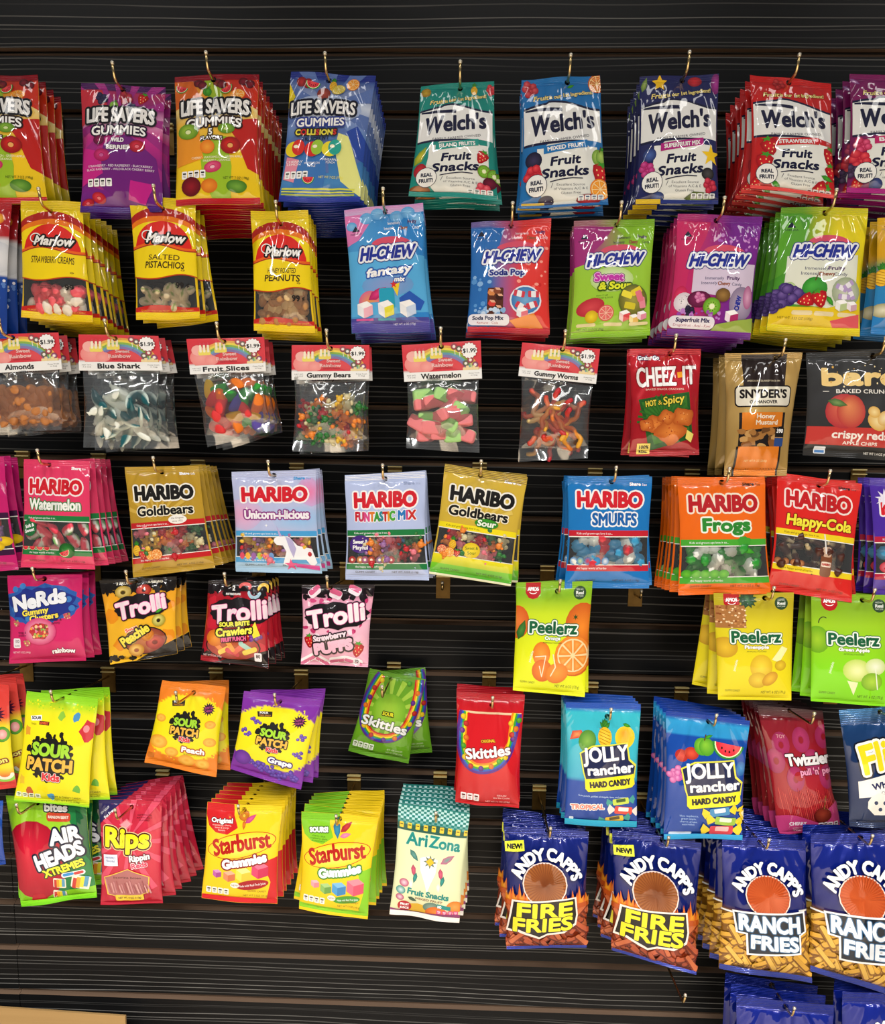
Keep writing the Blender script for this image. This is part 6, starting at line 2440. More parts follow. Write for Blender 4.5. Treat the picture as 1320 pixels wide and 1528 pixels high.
@design(132, st=10, sb=7, matte=1)
def star_red(a):
    def ex(a):
        a.t('Original', 22, 22, 30, 6, '#fff', ((.9, '#5a0c10'),), b=.5)
        a.small(22, 28, 26, ['strawberry, cherry,', 'lemon & orange', 'flavors'], '#f8d0c8', 2.2, 3.2)
        a.ring(51, 14, 7, '#f09a30', '#c06a18', '#f0c040', 1)
        a.leaf(60, 18, 9, -40, '#e0609a', '#c03a78')
        a.leaf(52, 26, 6, 90, '#e0802a', '#b85a18')
        for x, y, c, h_, l_, s_ in ((20, 92, '#c060a8', '#d890c8', '#a84a90', 6), (37, 94, '#e88a60', '#f0b090', '#d07048', 8), (56, 91, '#f0d850', '#f6e888', '#e0c038', 10), (78, 84, '#e04068', '#e86a88', '#c82a54', 11)):
            a.cube(x, y, s_, c, h_, l_)
        a.E(68, 104, 22, 7, '#a81420', None, -10)
        a.t('Made with Real Fruit Juice', 68, 104, 36, 3.2, '#fff', rot=-10)
        a.E(45, 106, 6, 4, '#f4ece0')
        a.t('NEW!', 45, 106, 9, 2.6, '#5a2a20')
    starb(a, '#cc1c22', '#cf2026', ex, '#8a1416')


@design(136, st=10, sb=8, matte=1)
def star_sour(a):
    def ex(a):
        a.t('SOURS!', 24, 22, 26, 6.5, '#fff', ((1.3, '#3a6a14'),), b=.7, rot=-6)
        a.small(24, 30, 24, ['cherry, blue', 'raspberry, apple', '& watermelon'], '#3a5a10', 2.2, 3.2)
        a.leaf(48, 20, 12, 80, '#3a9ab8', '#2a6a90')
        a.leaf(60, 16, 10, -45, '#d03a3a', '#a02024')
        a.leaf(60, 26, 8, -20, '#f090b0', '#e06a90')
        for x, y, c, h_, l_, s_ in ((22, 94, '#f0a0a8', '#f4b8bc', '#e08890', 6), (38, 98, '#8ab860', '#a8cc80', '#6a9a48', 8), (57, 96, '#4a9ad0', '#78b8e0', '#3a80b8', 10), (80, 92, '#f06a80', '#f48a98', '#e05068', 12)):
            a.cube(x, y, s_, c, h_, l_)
        a.E(68, 110, 20, 5.5, '#4a9a2c', None, -8)
        a.t('Made with Real Fruit Juice', 70, 110, 30, 2.8, '#fff', rot=-8)
        a.E(47, 110, 6, 4, '#f4ece0')
        a.t('NEW!', 47, 110, 9, 2.6, '#5a2a20')
    starb(a, '#80c424', '#88c828', ex, '#3f8a24')
    a.R(0, 0, 50, 9, '#7cc022')


@design(165, st=14, sb=8, matte=1)
def desert_snacks(a):
    a.bg((0, '#2a8a80'), (40, '#dfe4b4'), (110, '#e2e6b8'), (165, '#dcd8a8'))
    a.R(0, 0, 100, 36, '#1f7a72')
    for j in range(8):
        for i in range(26):
            if (i + j) % 2 == 0:
                a.R(i * 4, 2 + j * 3.2, i * 4 + 4, 5.2 + j * 3.2, '#b8e0dc' if j < 6 else '#6aa8a0')
    a.band(lambda x: 27 + 2 * math.sin(x / 12), lambda x: 37, '#2a5a4c')
    for i in range(9):
        a.RR(3 + i * 11.5, 26, 9 + i * 11.5, 34, 1, '#e8c840')
        a.R(4 + i * 11.5, 28.5, 8 + i * 11.5, 29.8, '#5a4a20')
    a.t('Ari', 30, 47, 32, 17, '#1f8a80', ((.5, '#a8d8d0'),), b=.8)
    a.t('Zona', 70, 48, 46, 16, '#1f8a80', ((.5, '#a8d8d0'),), b=.8, rot=3)
    a.PE([(36, 72), (48, 68), (62, 72), (60, 92), (54, 108), (50, 122), (46, 108), (38, 90)], '#f4f4f0')
    a.leaf(27, 70, 10, 50, '#5a9a90', '#2a6a60')
    a.leaf(76, 70, 12, -35, '#5a9a90', '#c05a80')
    a.star(51, 76, 5, 10, 8, '#6a7a60')
    a.P([(51, 70), (57, 76), (51, 82), (45, 76)], '#f0b820')
    for x in (28, 68):
        a.leaf(x, 92, 9, 80, '#d85a78', '#a83a58')
        a.leaf(x + 3, 102, 8, 100, '#2a9a90', '#1c6a64')
        a.leaf(x - 2, 112, 7, 85, '#f4f0ec', '#d8d4d0')
    a.t('Fruit Snacks', 52, 124, 62, 9, '#1f8a80', b=.7, rot=4)
    a.t('MIXED FRUIT', 54, 133, 40, 3.4, '#7a3a2a', rot=4, b=.1)
    a.E(16, 112, 7, 6, '#e8d0d8', '#b83a68')
    a.E(12, 124, 7, 6, '#d0e4e0', '#2a8a80')
    a.E(12, 135, 6, 5, '#e8d0d8', '#b03060')
    a.leaf(30, 134, 7, 20, '#4a6a50', '#2a4030')
    a.blob(38, 150, 18, 9, '#e0b030', 16, .1)
    a.E(58, 144, 12, 8, '#8aa090', '#5a7a6a')
    a.E(66, 152, 16, 10, '#f08a38', '#d8661a')
    a.E(92, 140, 12, 9, '#f0a050', '#d87a28')
    a.E(20, 148, 10, 9, '#b8202c')
    a.t('FRUIT', 20, 145, 13, 3.6, '#fff', b=.3)
    a.t('JUICE', 20, 151, 13, 3.6, '#fff', b=.3)
    a.P([(66, 137), (86, 140), (86, 146), (66, 143)], '#1f8a80')
    a.t('NO', 70, 141.5, 6, 4, '#fff', b=.3)
    a.facts(66, 147, 32, 4, '#d84a80', '#f4e0e8', h=7)
    a.band(lambda x: 154 + 2 * math.sin(x / 20), lambda x: 158, '#8a3a6a')
    a.R(0, 157.5, 100, 165, '#ece4dc')


def capp(a, word, c1, c2, oc, fry, seed, ring_):
    a.bg((0, '#1c2f9c'), (60, '#1c2c90'), (84, '#1a2a88'), (86, fry[0][1]), (a.H, fry[0][1]))
    a.fries(88, a.H - 4, 70, fry, seed)


@design(150, st=9, sb=5, foil=1, B=.022)
def fries_fire(a):
    H = a.H
    fr = [('#c25a36', '#74240f'), ('#cc6a3e', '#802c14'), ('#b04a2a', '#661e0c')]
    a.bg((0, '#0c1f74'), (70, '#0b1a66'), (80, '#0b185e'), (82, '#8a3418'), (150, '#8a3016'))
    a.fries(84, H - 3, 80, fr, 3)
    for i, x in enumerate(range(2, 100, 8)):
        a.P([(x - 5, 92), (x - 2, 74 - (i % 3) * 5), (x + 1, 82), (x + 4, 72 + (i % 2) * 5), (x + 6, 92)], ('#f0a028', '#d85a1c'))
    a.R(0, 86, 100, 92, '#c0521c')
    a.E(47, 63, 27, 26, '#f0d8d0')
    a.E(47, 63, 25.5, 24.5, '#7a3a1c', '#a8622c')
    a.rays(47, 63, 25, 40, '#8a4a22', 0, 360, .4)
    a.t("ANDY CAPP'S", 49, 28, 100, 13, '#f4f6fa', ((.6, '#0a1440'),), b=1.2, circ=37)
    a.PE([(8, 84), (84, 77), (86, 100), (84, 112), (70, 122), (50, 124), (40, 130), (14, 122), (2, 124), (6, 100)], '#f6ece0')
    a.PE([(10, 86), (82, 79), (84, 99), (82, 110), (68, 119.5), (50, 121.5), (40, 127), (16, 119), (4, 121), (8, 100)], '#161210')
    a.t('FIRE', 46, 93, 70, 17, '#f4e428', ((1.0, '#161210'),), b=1.3, rot=-4, sh=.12)
    a.t('FRIES', 44, 111, 74, 17, '#f4e428', ((1.0, '#161210'),), b=1.3, rot=-4, sh=.12)
    a.P([(1, 16), (22, 14), (23, 26), (2, 28)], '#eaf040')
    a.t('NEW!', 12, 21, 17, 5.5, '#181818', b=.5, rot=-3)
    a.R(0, H - 4, 100, H, '#2a3a9c')


@design(165, st=12, sb=8, foil=1, B=.022)
def fries_ranch(a):
    H = a.H
    fr = [('#e0a83a', '#8a5a18'), ('#e8b850', '#98661c'), ('#d09a34', '#7a4c12')]
    a.bg((0, '#12288c'), (12, '#0e2080'), (70, '#0c1a6c'), (84, '#0b1862'), (86, '#8a5c1a'), (165, '#8a5a18'))
    a.fries(90, H - 8, 90, fr, 6)
    a.R(0, 86, 30, 88, '#f0f0ec')
    a.R(88, 78, 100, 80, '#f0f0ec')
    a.E(50, 64, 26, 24, '#f4e0d4')
    a.E(50, 64, 24.6, 22.6, '#d8622c', '#b84a20')
    a.rays(50, 64, 24, 40, '#c85626', 0, 360, .4)
    a.t("ANDY CAPP'S", 50, 32, 98, 13, '#f4f6fa', ((.6, '#0a1440'),), b=1.2, circ=36)
    a.PE([(10, 84), (92, 78), (93, 102), (86, 106), (86, 128), (26, 136), (24, 110), (14, 110)], '#f4f6f6')
    a.PE([(12, 86), (90, 80), (91, 101), (84, 104.5), (84, 126), (28, 133.5), (26, 108), (16, 108)], '#16202c')
    a.t('RANCH', 51, 95, 72, 19, '#e8eef4', ((1.2, '#3a6a94'),), b=1.3, rot=-2)
    a.t('FRIES', 56, 117, 56, 17, '#e8eef4', ((1.2, '#3a6a94'),), b=1.3, rot=-2)
    a.small(28, 150, 34, ['A flavored corn', '& potato snack'], '#4a3010', 3, 4.5)
    a.R(0, H - 7, 100, H, '#30409c', '#283890')


@design(150, st=12, sb=8, foil=1, B=.020)
def fries_low(a):
    a.bg((0, '#12288c'), (14, '#0e2080'), (80, '#0c1a6c'), (82, '#8a5c1a'), (150, '#8a5a18'))
    a.t("ANDY CAPP'S", 50, 32, 98, 13, '#f4f6fa', ((.6, '#0a1440'),), b=1.2, circ=36)
    a.E(50, 70, 26, 24, '#d8622c', '#b84a20')


# ---- header cards (folded card stapled over a clear bag)
def header(a, name):
    a.bg((0, '#d8303c'), (34, '#d83440'), (36, '#f0f0ee'), (48, '#f2f2f0'))
    a.E(50, 56, 46, 50, '#e04a50')
    for i, c in enumerate(('#e8a850', '#f0d850', '#8ab850', '#6aa0b8', '#8a78b0')):
        r = 44 - i * 3.2
        a.arc(52, 46, r * 1.02, r * .92, 196, 345, 3.4, c, 22)
    a.E(17, 26, 15, 12, '#f4a49c', '#ee8a86')
    a.E(30, 30, 9, 7, '#f4a49c', '#ee8f8a')
    a.E(13, 16, 8, 7, '#f4b0a8')
    a.E(52, 52, 32, 20, '#d83440', n=20, a0=180, a1=360)
    for x, y in ((22, 14), (43, 11)):
        a.RR(x - 8, y + 2, x + 8, y + 9, 1.5, '#f0dc60')
        for k in (-5, 0, 5):
            a.RR(x + k - 1.5, y - 5, x + k + 1.5, y + 5, 1, '#f6ecd0')
            a.P([(x + k - 2, y - 5), (x + k, y - 9), (x + k + 2, y - 5)], '#d84858')
    for x, y, c in ((66, 6, '#e86a70'), (72, 9, '#5a9a6a'), (80, 28, '#4a9a5a'), (92, 30, '#c070a8'), (86, 24, '#e8605a')):
        a.ln([(x, y), (x + 1, y + 10)], .8, '#f0e8e0')
        a.E(x, y, 4, 4, c, '#7a3a48')
        a.E(x, y, 1.8, 1.8, '#f4ece4')
    for k in range(5):
        a.RR(76 + k * 4, 33 - (k % 2) * 2, 80 + k * 4, 37, 1, '#f0d8a0')
    a.R(0, 36.5, 100, 48, '#f2f2f0')
    a.t('Sweet', 54, 22, 18, 4.6, '#f6c8c4', b=.3)
    a.t('Rainbow', 50, 28.5, 28, 4.6, '#f6c8c4', b=.3)
    a.t('CANDY COMPANY', 52, 33, 22, 1.8, '#8a1820')
    a.star(85, 12, 9.4, 11, 14, '#a02028')
    a.star(85, 12, 8.8, 10.3, 14, '#f6f4f2')
    a.t('$1.99', 85, 12, 17, 5.2, '#1c1c1c', b=.25)
    a.t(name, 48, 42, min(66, len(name) * 5.2), 6.4, '#1c1a1a', b=.45)
    a.small(10, 40.5, 12, ['NET WT.', '7.5 OZ'], '#4a4a4a', 1.5, 2.6)
    a.small(90, 40.5, 14, ['Keep fresh', 'in bag'], '#4a4a4a', 1.5, 2.6)

# ------------------------------------------------------------------ placing bags, hooks and candies
ORD = ['second', 'third', 'fourth', 'fifth', 'sixth', 'seventh', 'eighth', 'ninth', 'tenth']
FRONT_D = 0.178
CANDY_WORD = {}
RNG = random.Random(11)

# peg hook: wall plate with a folded lip, straight wire, upturned end
_pl = MB()
_pl.box((-.0125, -.0035, -.020), (.0125, -.0015, .026))
_pl.box((-.0085, -.0015, .0265), (.0085, .0060, .0285))
LIP_ME = MB().box((-.0125, -.0085, .026), (.0125, -.0015, .0282)).box((-.0125, -.0095, .0185), (.0125, -.0035, .0205)).mesh('folded_lip', MAT['lip'])
PLATE_ME = _pl.mesh('backplate', MAT['plate'])
ROD_ME = MB().tube([(0, -.0035, 0), (0, -.05, 0), (0, -.15, 0), (0, -.200, 0), (0, -.2045, .0012), (0, -.2080, .0042), (0, -.2105, .009), (0, -.2135, .0185)], .0021, 8).mesh('wire_arm', MAT['brass'], True)
TIP_ME = MB().tube([(0, -.2132, .0175), (0, -.2137, .0195), (0, -.2142, .0212), (0, -.2145, .0222)], [.0024, .0029, .0027, .0012], 8).mesh('rounded_tip', MAT['tipcap'], True)
SHORT_ROD = MB().tube([(0, -.0035, 0), (0, -.03, 0), (0, -.046, .0005), (0, -.051, .004), (0, -.053, .012)], .0021, 8).mesh('wire_arm', MAT['brass'], True)
SHORT_TIP = MB().tube([(0, -.0528, .0112), (0, -.0532, .0140), (0, -.0534, .0156)], [.0024, .0029, .0012], 8).mesh('rounded_tip', MAT['tipcap'], True)


Z_LOW = at(660, 960, .178).z


def hook(x, z, label, short=False, group='metal peg hooks on the slatwall'):
    r = empty('peg_hook', (x, 0, z))
    tag(r, label, 'hook', group)
    pl = link('backplate', PLATE_ME, r)
    link('folded_lip', LIP_ME, pl)
    pl.location.z = -.010 if z < Z_LOW else 0.0
    arm = link('wire_arm', SHORT_ROD if short else ROD_ME, r)
    link('rounded_tip', SHORT_TIP if short else TIP_ME, arm)
    return r


def dup_bag(root, loc, roll, label, extra):
    c = root.copy()
    COL.objects.link(c)
    c.location = loc
    c.rotation_euler = (0, R2D(roll), 0)
    c['label'] = label
    for ch in root.children:
        d = ch.copy()
        COL.objects.link(d)
        d.parent = c
    for nm, me in extra:
        o = link(nm, me, c)
        o['kind'] = 'stuff'
    return c


def fill_mesh(items, org):
    V, F, C = [], [], []
    for kind, p, rot, sc in items:
        v, f, c, me = PIECES[kind]
        m3 = np.array(rot.to_matrix())
        n = len(V)
        V += [tuple(k) for k in (v * sc) @ m3.T + np.array(p)]
        F += [tuple(n + i for i in q_) for q_ in f]
        C.append(c)
    return mesh_np('candy_filling', V, F, MAT['candy'], np.concatenate(C))


def place_candies(items, org, desc):
    for kind, p, rot, sc in items:
        o = link(kind, PIECES[kind][3])
        o.location = org + p
        o.rotation_euler = rot
        o.scale = (sc, sc, sc)
        w = kind.replace('_', ' ')
        tag(o, '%s in the %s' % (w, desc), 'nut' if kind in ('almond', 'pistachio', 'peanut', 'split_peanut') else ('pretzel' if 'pretzel' in kind else 'candy'), '%ss in the %s' % (w, desc))


DONE = {}


def bag(dname, quad, n, desc, kind='candy_bag', hole=(50, 6), rolls=None, seed=None, hk=True, fan=2.2, dd=0.0, hz=0.0, where=''):
    f, H, k = D[dname]
    quad = [(float(a), float(b_)) for a, b_ in quad]
    seed = seed if seed is not None else len(DONE) + 1
    DONE[len(DONE)] = dname
    art = Art(H, seed)
    f(art)
    fin = 'foil' if k.get('foil') else ('matte' if k.get('matte') else 'film')
    B = k.get('B', .0125)
    if n:
        B = min(B, max(.007, ((.150 + dd) / n - .0055) / 1.35))
    shp = Shape(quad, hole, H, B, min(.006, B * .35), k.get('st', 8), k.get('sb', 8), k.get('pinch', .045), seed, FRONT_D + dd, k.get('fold', 1.0), k.get('flat', False))
    wins = k.get('windows', [])
    parts = front_meshes(art, shp, fin, wins)
    root = empty(kind, shp.org)
    tag(root, 'frontmost ' + desc, 'bag', 'stack of %ss' % desc if n else None)
    for nm in ('pouch', 'top_seal', 'bottom_seal', 'clear_window'):
        if nm in parts:
            link(nm, parts[nm], root)
    extra = []
    items = []
    if k.get('fill'):
        x0, y0, x1, y1 = wins[0]
        ya, yb = k.get('ysp', (y0 + 3, y1 - 3))
        items = scatter(shp, (x0 + 11, ya, x1 - 11, yb), k['fill'], k['nfill'], seed, k['sp'], .0062, 1.3 if 'bear' in k['fill'][0] else 1.2)
        if n:
            extra = [('candy_filling', fill_mesh(items, shp.org))]
    # the copies hang behind on the same wire
    gap = B + min(.006, B * .35) + .0058
    gap = min(gap, (FRONT_D + dd - .03) / max(n, 1))
    rr = random.Random(seed * 7 + 1)
    for i in range(n):
        roll = rolls[i] if rolls and i < len(rolls) else rr.uniform(-fan, fan)
        dup_bag(root, shp.org + Vector((0, gap * (i + 1), -.0004 * i)), roll, '%s bag behind the frontmost %s' % (ORD[i], desc), extra)
    place_candies(items, shp.org, desc)
    if hk:
        hook(shp.org.x, shp.org.z + hz, 'metal peg hook holding the %s' % desc)
    return root, shp


def header_bag(name, quad, bot, n, desc, pieces, npc, sp, region=(.30, .84), hole=(50, 5), size=1.0, rolls=None, seed=1, upright=0, xm=14):
    """card folded over the top of a clear bag of loose sweets"""
    art = Art(48, seed)
    header(art, name)
    shp = Shape(quad, hole, 48, .0012, .0022, 0, 0, 0.0, seed, FRONT_D, .25, True)
    parts = front_meshes(art, shp, 'card')
    root = empty('header_card_bag', shp.org)
    tag(root, 'frontmost ' + desc, 'bag', 'stack of %ss' % desc if n else None)
    link('header_card', parts['pouch'], root)
    tl, tr, br, bl = quad
    mixp = lambda a, b_, t: (a[0] + (b_[0] - a[0]) * t, a[1] + (b_[1] - a[1]) * t)
    e0, e1 = mixp(mixp(bl, tl, .08), mixp(br, tr, .08), .04), mixp(mixp(bl, tl, .08), mixp(br, tr, .08), .96)
    fH = 100.0
    fs = Shape([e0, e1, bot[1], bot[0]], (50, 0), fH, .0135, .0075, 4, 15, .03, seed + 3, FRONT_D - .0012, 1.6)
    off = fs.org - shp.org
    xs, ys = np.linspace(0, 100, 34), np.linspace(0, fH, 36)
    gx, gy = np.meshgrid(xs, ys)
    V, F, Nn = [], [], []
    for side in (1, -1):
        p = fs.pos(gx.ravel(), gy.ravel(), side)
        nn = fs.nor(gx.ravel(), gy.ravel(), side)
        n0 = len(V)
        V += [tuple(np.array(q_) + np.array(off)) for q_ in p]
        Nn += [tuple(q_) for q_ in nn]
        for j in range(35):
            for i in range(33):
                k = n0 + j * 34 + i
                F.append((k, k + 1, k + 35, k + 34)[::(-1 if side > 0 else 1)])
    link('clear_pouch', mesh_np('clear_pouch', V, F, MAT['clear'], None, Nn), root)
    items = scatter(fs, (xm, region[0] * 100, 100 - xm, region[1] * 100), pieces, npc, seed, sp, .0062, size, upright)
    items = [(a, p + Vector(off), r_, s_) for a, p, r_, s_ in items]
    extra = [('candy_filling', fill_mesh(items, shp.org))] if n else []
    rr = random.Random(seed)
    for i in range(n):
        roll = rolls[i] if rolls else rr.uniform(-2, 2)
        dup_bag(root, shp.org + Vector((0, .0275 * (i + 1), 0)), roll, '%s bag behind the frontmost %s' % (ORD[i], desc), extra)
    place_candies(items, shp.org, desc)
    hook(shp.org.x, shp.org.z, 'metal peg hook holding the %s' % desc)


# row 1 ----------------------------------------------------------------
bag('savers_five', [(-66, 112), (57, 112), (70, 303), (-62, 305)], 3, 'red and yellow gummies bag cut by the left edge', rolls=[-1, -1, -2], seed=41)
bag('savers_berries', [(121, 124), (247, 130), (243, 318), (121, 318)], 1, 'purple wild berries gummies bag', rolls=[-1.5])
bag('savers_five', [(260, 114), (386, 110), (388, 304), (262, 308)], 7, 'red and yellow gummies bag beside the purple berries bag', hole=(47, 6), rolls=[0, 1, 0, -1, 0, -1, 0])
bag('savers_mix', [(434, 106), (561, 114), (537, 303), (416, 302)], 8, 'blue two-flavors gummies bag', hole=(46, 9), rolls=[-1, -2, -1.5, -2, -3, -2, -2, -2])
bag('welch_teal', [(628, 129), (737, 120), (742, 300), (609, 292)], 2, 'teal and white island fruit snacks bag', 'fruit_snack_bag', hole=(54, 8), rolls=[-3, -2])
bag('welch_mixed', [(778, 119), (895, 112), (907, 307), (775, 311)], 2, 'bright blue and white mixed fruit snacks bag', 'fruit_snack_bag', hole=(58, 7), rolls=[1.5, 0])
bag('welch_navy', [(954, 115), (1072, 110), (1072, 304), (947, 306)], 4, 'navy and white superfruit snacks bag', 'fruit_snack_bag', hole=(54, 6), rolls=[0, 1, 2, 2])
bag('welch_straw', [(1119, 111), (1240, 124), (1246, 296), (1118, 282)], 5, 'red and white strawberry fruit snacks bag', 'fruit_snack_bag', hole=(47, 6), rolls=[2.5, 3, 2, 2, 1])
bag('welch_plum', [(1268, 109), (1388, 118), (1390, 295), (1263, 287)], 4, 'plum and white fruit snacks bag cut by right edge', 'fruit_snack_bag', rolls=[1, 1, 0, 1])
# row 2 ----------------------------------------------------------------
bag('edge_bag', [(-100, 302), (17, 299), (11, 506), (-105, 505)], 2, 'red white and blue bag cut by the left edge', 'snack_bag', rolls=[-2, -3])
bag('marlow_creams', [(30, 299), (122, 301), (140, 482), (33, 474)], 6, 'yellow and red bag of pink and white cream candies', hole=(50, 16), rolls=[-1, -2, -2, -1, -2, -2], fan=1)
bag('marlow_pistachio', [(193, 291), (291, 297), (299, 476), (204, 478)], 2, 'yellow and red bag of salted pistachios', 'nut_bag', hole=(50, 17), rolls=[-1, -6])
bag('marlow_peanut', [(374, 315), (460, 314), (470, 497), (379, 494)], 3, 'yellow and red bag of honey roasted peanuts', 'nut_bag', hole=(52, 20), rolls=[0, -1, 0])
bag('hichew_sky', [(513, 313), (631, 302), (642, 496), (525, 498)], 3, 'sky blue and pink chewy candy bag', hole=(52, 7), rolls=[-2, 0, -2])
bag('hichew_soda', [(703, 332), (822, 326), (820, 499), (697, 496)], 2, 'blue and red soda pop chewy candy bag', hole=(50, 7), rolls=[0, 1])
bag('hichew_sour', [(856, 330), (977, 326), (969, 501), (851, 506)], 2, 'lime and magenta sweet and sour chewy candy bag', hole=(53, 7), rolls=[0, 1])
bag('hichew_super', [(1011, 319), (1138, 323), (1118, 508), (994, 500)], 4, 'magenta and purple superfruit chewy candy bag', hole=(46, 7), rolls=[1, 2, 2, 3])
bag('hichew_orig', [(1166, 309), (1296, 310), (1281, 503), (1142, 494)], 4, 'green and yellow chewy candy bag with apple and grapes', hole=(50, 7), rolls=[1, 2, 2, 3])
bag('hichew_pine', [(1309, 325), (1430, 325), (1422, 505), (1299, 498)], 2, 'yellow and blue pineapple candy bag cut by right edge', rolls=[2, 2])
# row 3 ----------------------------------------------------------------
header_bag('Almonds', [(-31, 500), (87, 496), (93, 551), (-26, 558)], [(-24, 646), (94, 642)], 2, 'clear bag of brown almonds under a red card', ['almond'], 44, 10.5, (.36, .80), seed=3, size=1.1, rolls=[-1, -2], hole=(42, 5))
header_bag('Blue Shark', [(117, 499), (236, 501), (243, 553), (118, 553)], [(125, 668), (237, 669)], 2, 'clear bag of teal and white shark gummies', ['white_shark_gummy', 'teal_shark_gummy'], 22, 13, (.34, .80), seed=5, xm=20, rolls=[-2, -4], hole=(46, 5), size=1.12)
header_bag('Fruit Slices', [(278, 506), (394, 503), (397, 554), (284, 559)], [(309, 667), (404, 644)], 2, 'clear bag of bright sugared fruit slices', ['red_fruit_slice', 'green_fruit_slice', 'yellow_fruit_slice', 'orange_fruit_slice', 'red_fruit_slice', 'green_fruit_slice', 'orange_fruit_slice', 'purple_fruit_slice'], 23, 15, (.20, .82), seed=7, rolls=[-2, -3], hole=(48, 5), size=1.22)
header_bag('Gummy Bears', [(435, 515), (551, 515), (551, 566), (435, 567)], [(437, 674), (542, 673)], 1, 'clear bag of green red and orange gummy bears', ['green_bear_gummy', 'clear_bear_gummy', 'red_bear_gummy', 'orange_bear_gummy', 'green_bear_gummy', 'orange_bear_gummy', 'yellow_bear_gummy'], 30, 11, (.36, .84), seed=9, rolls=[-2], size=1.3)
header_bag('Watermelon', [(599, 515), (717, 508), (719, 565), (603, 570)], [(606, 669), (715, 676)], 0, 'clear bag of pink and green watermelon blocks', ['pink_melon_block', 'pink_melon_block', 'green_melon_block'], 19, 16, (.24, .80), seed=11, hole=(50, 5), upright=.5, size=1.15)
header_bag('Gummy Worms', [(779, 511), (895, 521), (889, 573), (773, 561)], [(773, 689), (876, 684)], 0, 'clear bag of red and orange gummy worms', ['red_yellow_worm_gummy', 'orange_red_worm_gummy', 'pale_worm_gummy', 'red_yellow_worm_gummy'], 20, 11, (.34, .82), seed=13, hole=(52, 5), size=.85, xm=23)
bag('cheese_crackers', [(939, 521), (1046, 520), (1042, 679), (939, 681)], 1, 'red bag of hot and spicy cheese crackers', 'snack_bag', hole=(56, 7), rolls=[3.5])
bag('pretzel_pieces', [(1081, 527), (1197, 526), (1172, 710), (1080, 710)], 2, 'gold and orange bag of pretzel pieces', 'snack_bag', hole=(66, 7), rolls=[2, 3])
bag('apple_chips', [(1203, 526), (1340, 522), (1338, 688), (1198, 679)], 0, 'matte black bag of crispy apple chips', 'snack_bag', hole=(72, 6))
# row 4 ----------------------------------------------------------------
bag('gum_magenta', [(-113, 681), (5, 682), (28, 850), (-98, 860)], 2, 'magenta gummies bag with window cut by the left edge', rolls=[-3, -2])
bag('gum_melon', [(35, 685), (133, 688), (141, 850), (32, 846)], 4, 'pink watermelon gummies bag', hole=(40, 6), rolls=[-5, -6, -7, -8])
bag('gum_gold', [(186, 697), (296, 695), (321, 847), (198, 862)], 5, 'gold gummy bears bag with red band', hole=(50, 7), rolls=[-3, -4, -5, -5, -6])
bag('gum_unicorn', [(345, 704), (471, 701), (480, 856), (351, 853)], 3, 'pale pink and blue gummies bag with white horse', hole=(50, 6), rolls=[-2, -4, -3])
bag('gum_fun', [(514, 709), (634, 703), (640, 866), (515, 865)], 3, 'pale blue gummies bag with rainbow lettering', hole=(50, 7), rolls=[-2, -3, -4])
bag('gum_sourgold', [(664, 692), (787, 712), (762, 875), (640, 856)], 3, 'yellow and green sour gummy bears bag', hole=(44, 7), rolls=[-4, -3, -5])
bag('gum_blue', [(847, 710), (973, 711), (968, 878), (842, 878)], 4, 'blue gummies bag with red bands', hole=(52, 6), rolls=[-3, 2, 3, -4])
bag('gum_frog', [(1011, 713), (1141, 711), (1150, 886), (1011, 888)], 5, 'orange and green frog gummies bag', hole=(50, 6), rolls=[3, 4, 4, 5, 5])
bag('gum_cola', [(1160, 705), (1285, 722), (1269, 899), (1146, 880)], 3, 'red and yellow cola gummies bag', hole=(50, 8), rolls=[-5, -6, 2])
bag('gum_violet', [(1297, 714), (1420, 712), (1415, 886), (1303, 888)], 2, 'violet gummies bag cut by the right edge', rolls=[2, 3])
# row 5 ----------------------------------------------------------------
bag('cluster_pink', [(10, 859), (123, 857), (128, 986), (15, 990)], 2, 'hot pink gummy clusters bag with blue cloud', hole=(50, 5), rolls=[-1.5, -2.5])
bag('ring_peach', [(149, 866), (264, 860), (264, 976), (164, 992)], 2, 'black and yellow peach rings bag', hole=(46, 5), rolls=[-2, -4])
bag('ring_crawl', [(311, 866), (401, 867), (401, 997), (299, 985)], 3, 'black and red gummy crawlers bag', hole=(38, 5), rolls=[-3, -5, -5])
bag('ring_puffs', [(450, 872), (559, 872), (549, 995), (449, 991)], 0, 'pink and black strawberry puffs bag', hole=(40, 4))
bag('peel_orange', [(771, 869), (884, 867), (872, 1040), (765, 1030)], 1, 'lime yellow pouch of orange peelable gummies', 'stand_up_pouch', hole=(54, 12), rolls=[-3])
bag('peel_pine', [(1064, 885), (1184, 884), (1180, 1045), (1071, 1044)], 2, 'yellow pouch of pineapple peelable gummies', 'stand_up_pouch', hole=(64, 7), rolls=[4, 11])
bag('peel_apple', [(1210, 886), (1330, 888), (1326, 1055), (1209, 1046)], 2, 'green pouch of green apple peelable gummies', 'stand_up_pouch', hole=(64, 7), rolls=[3, 5])
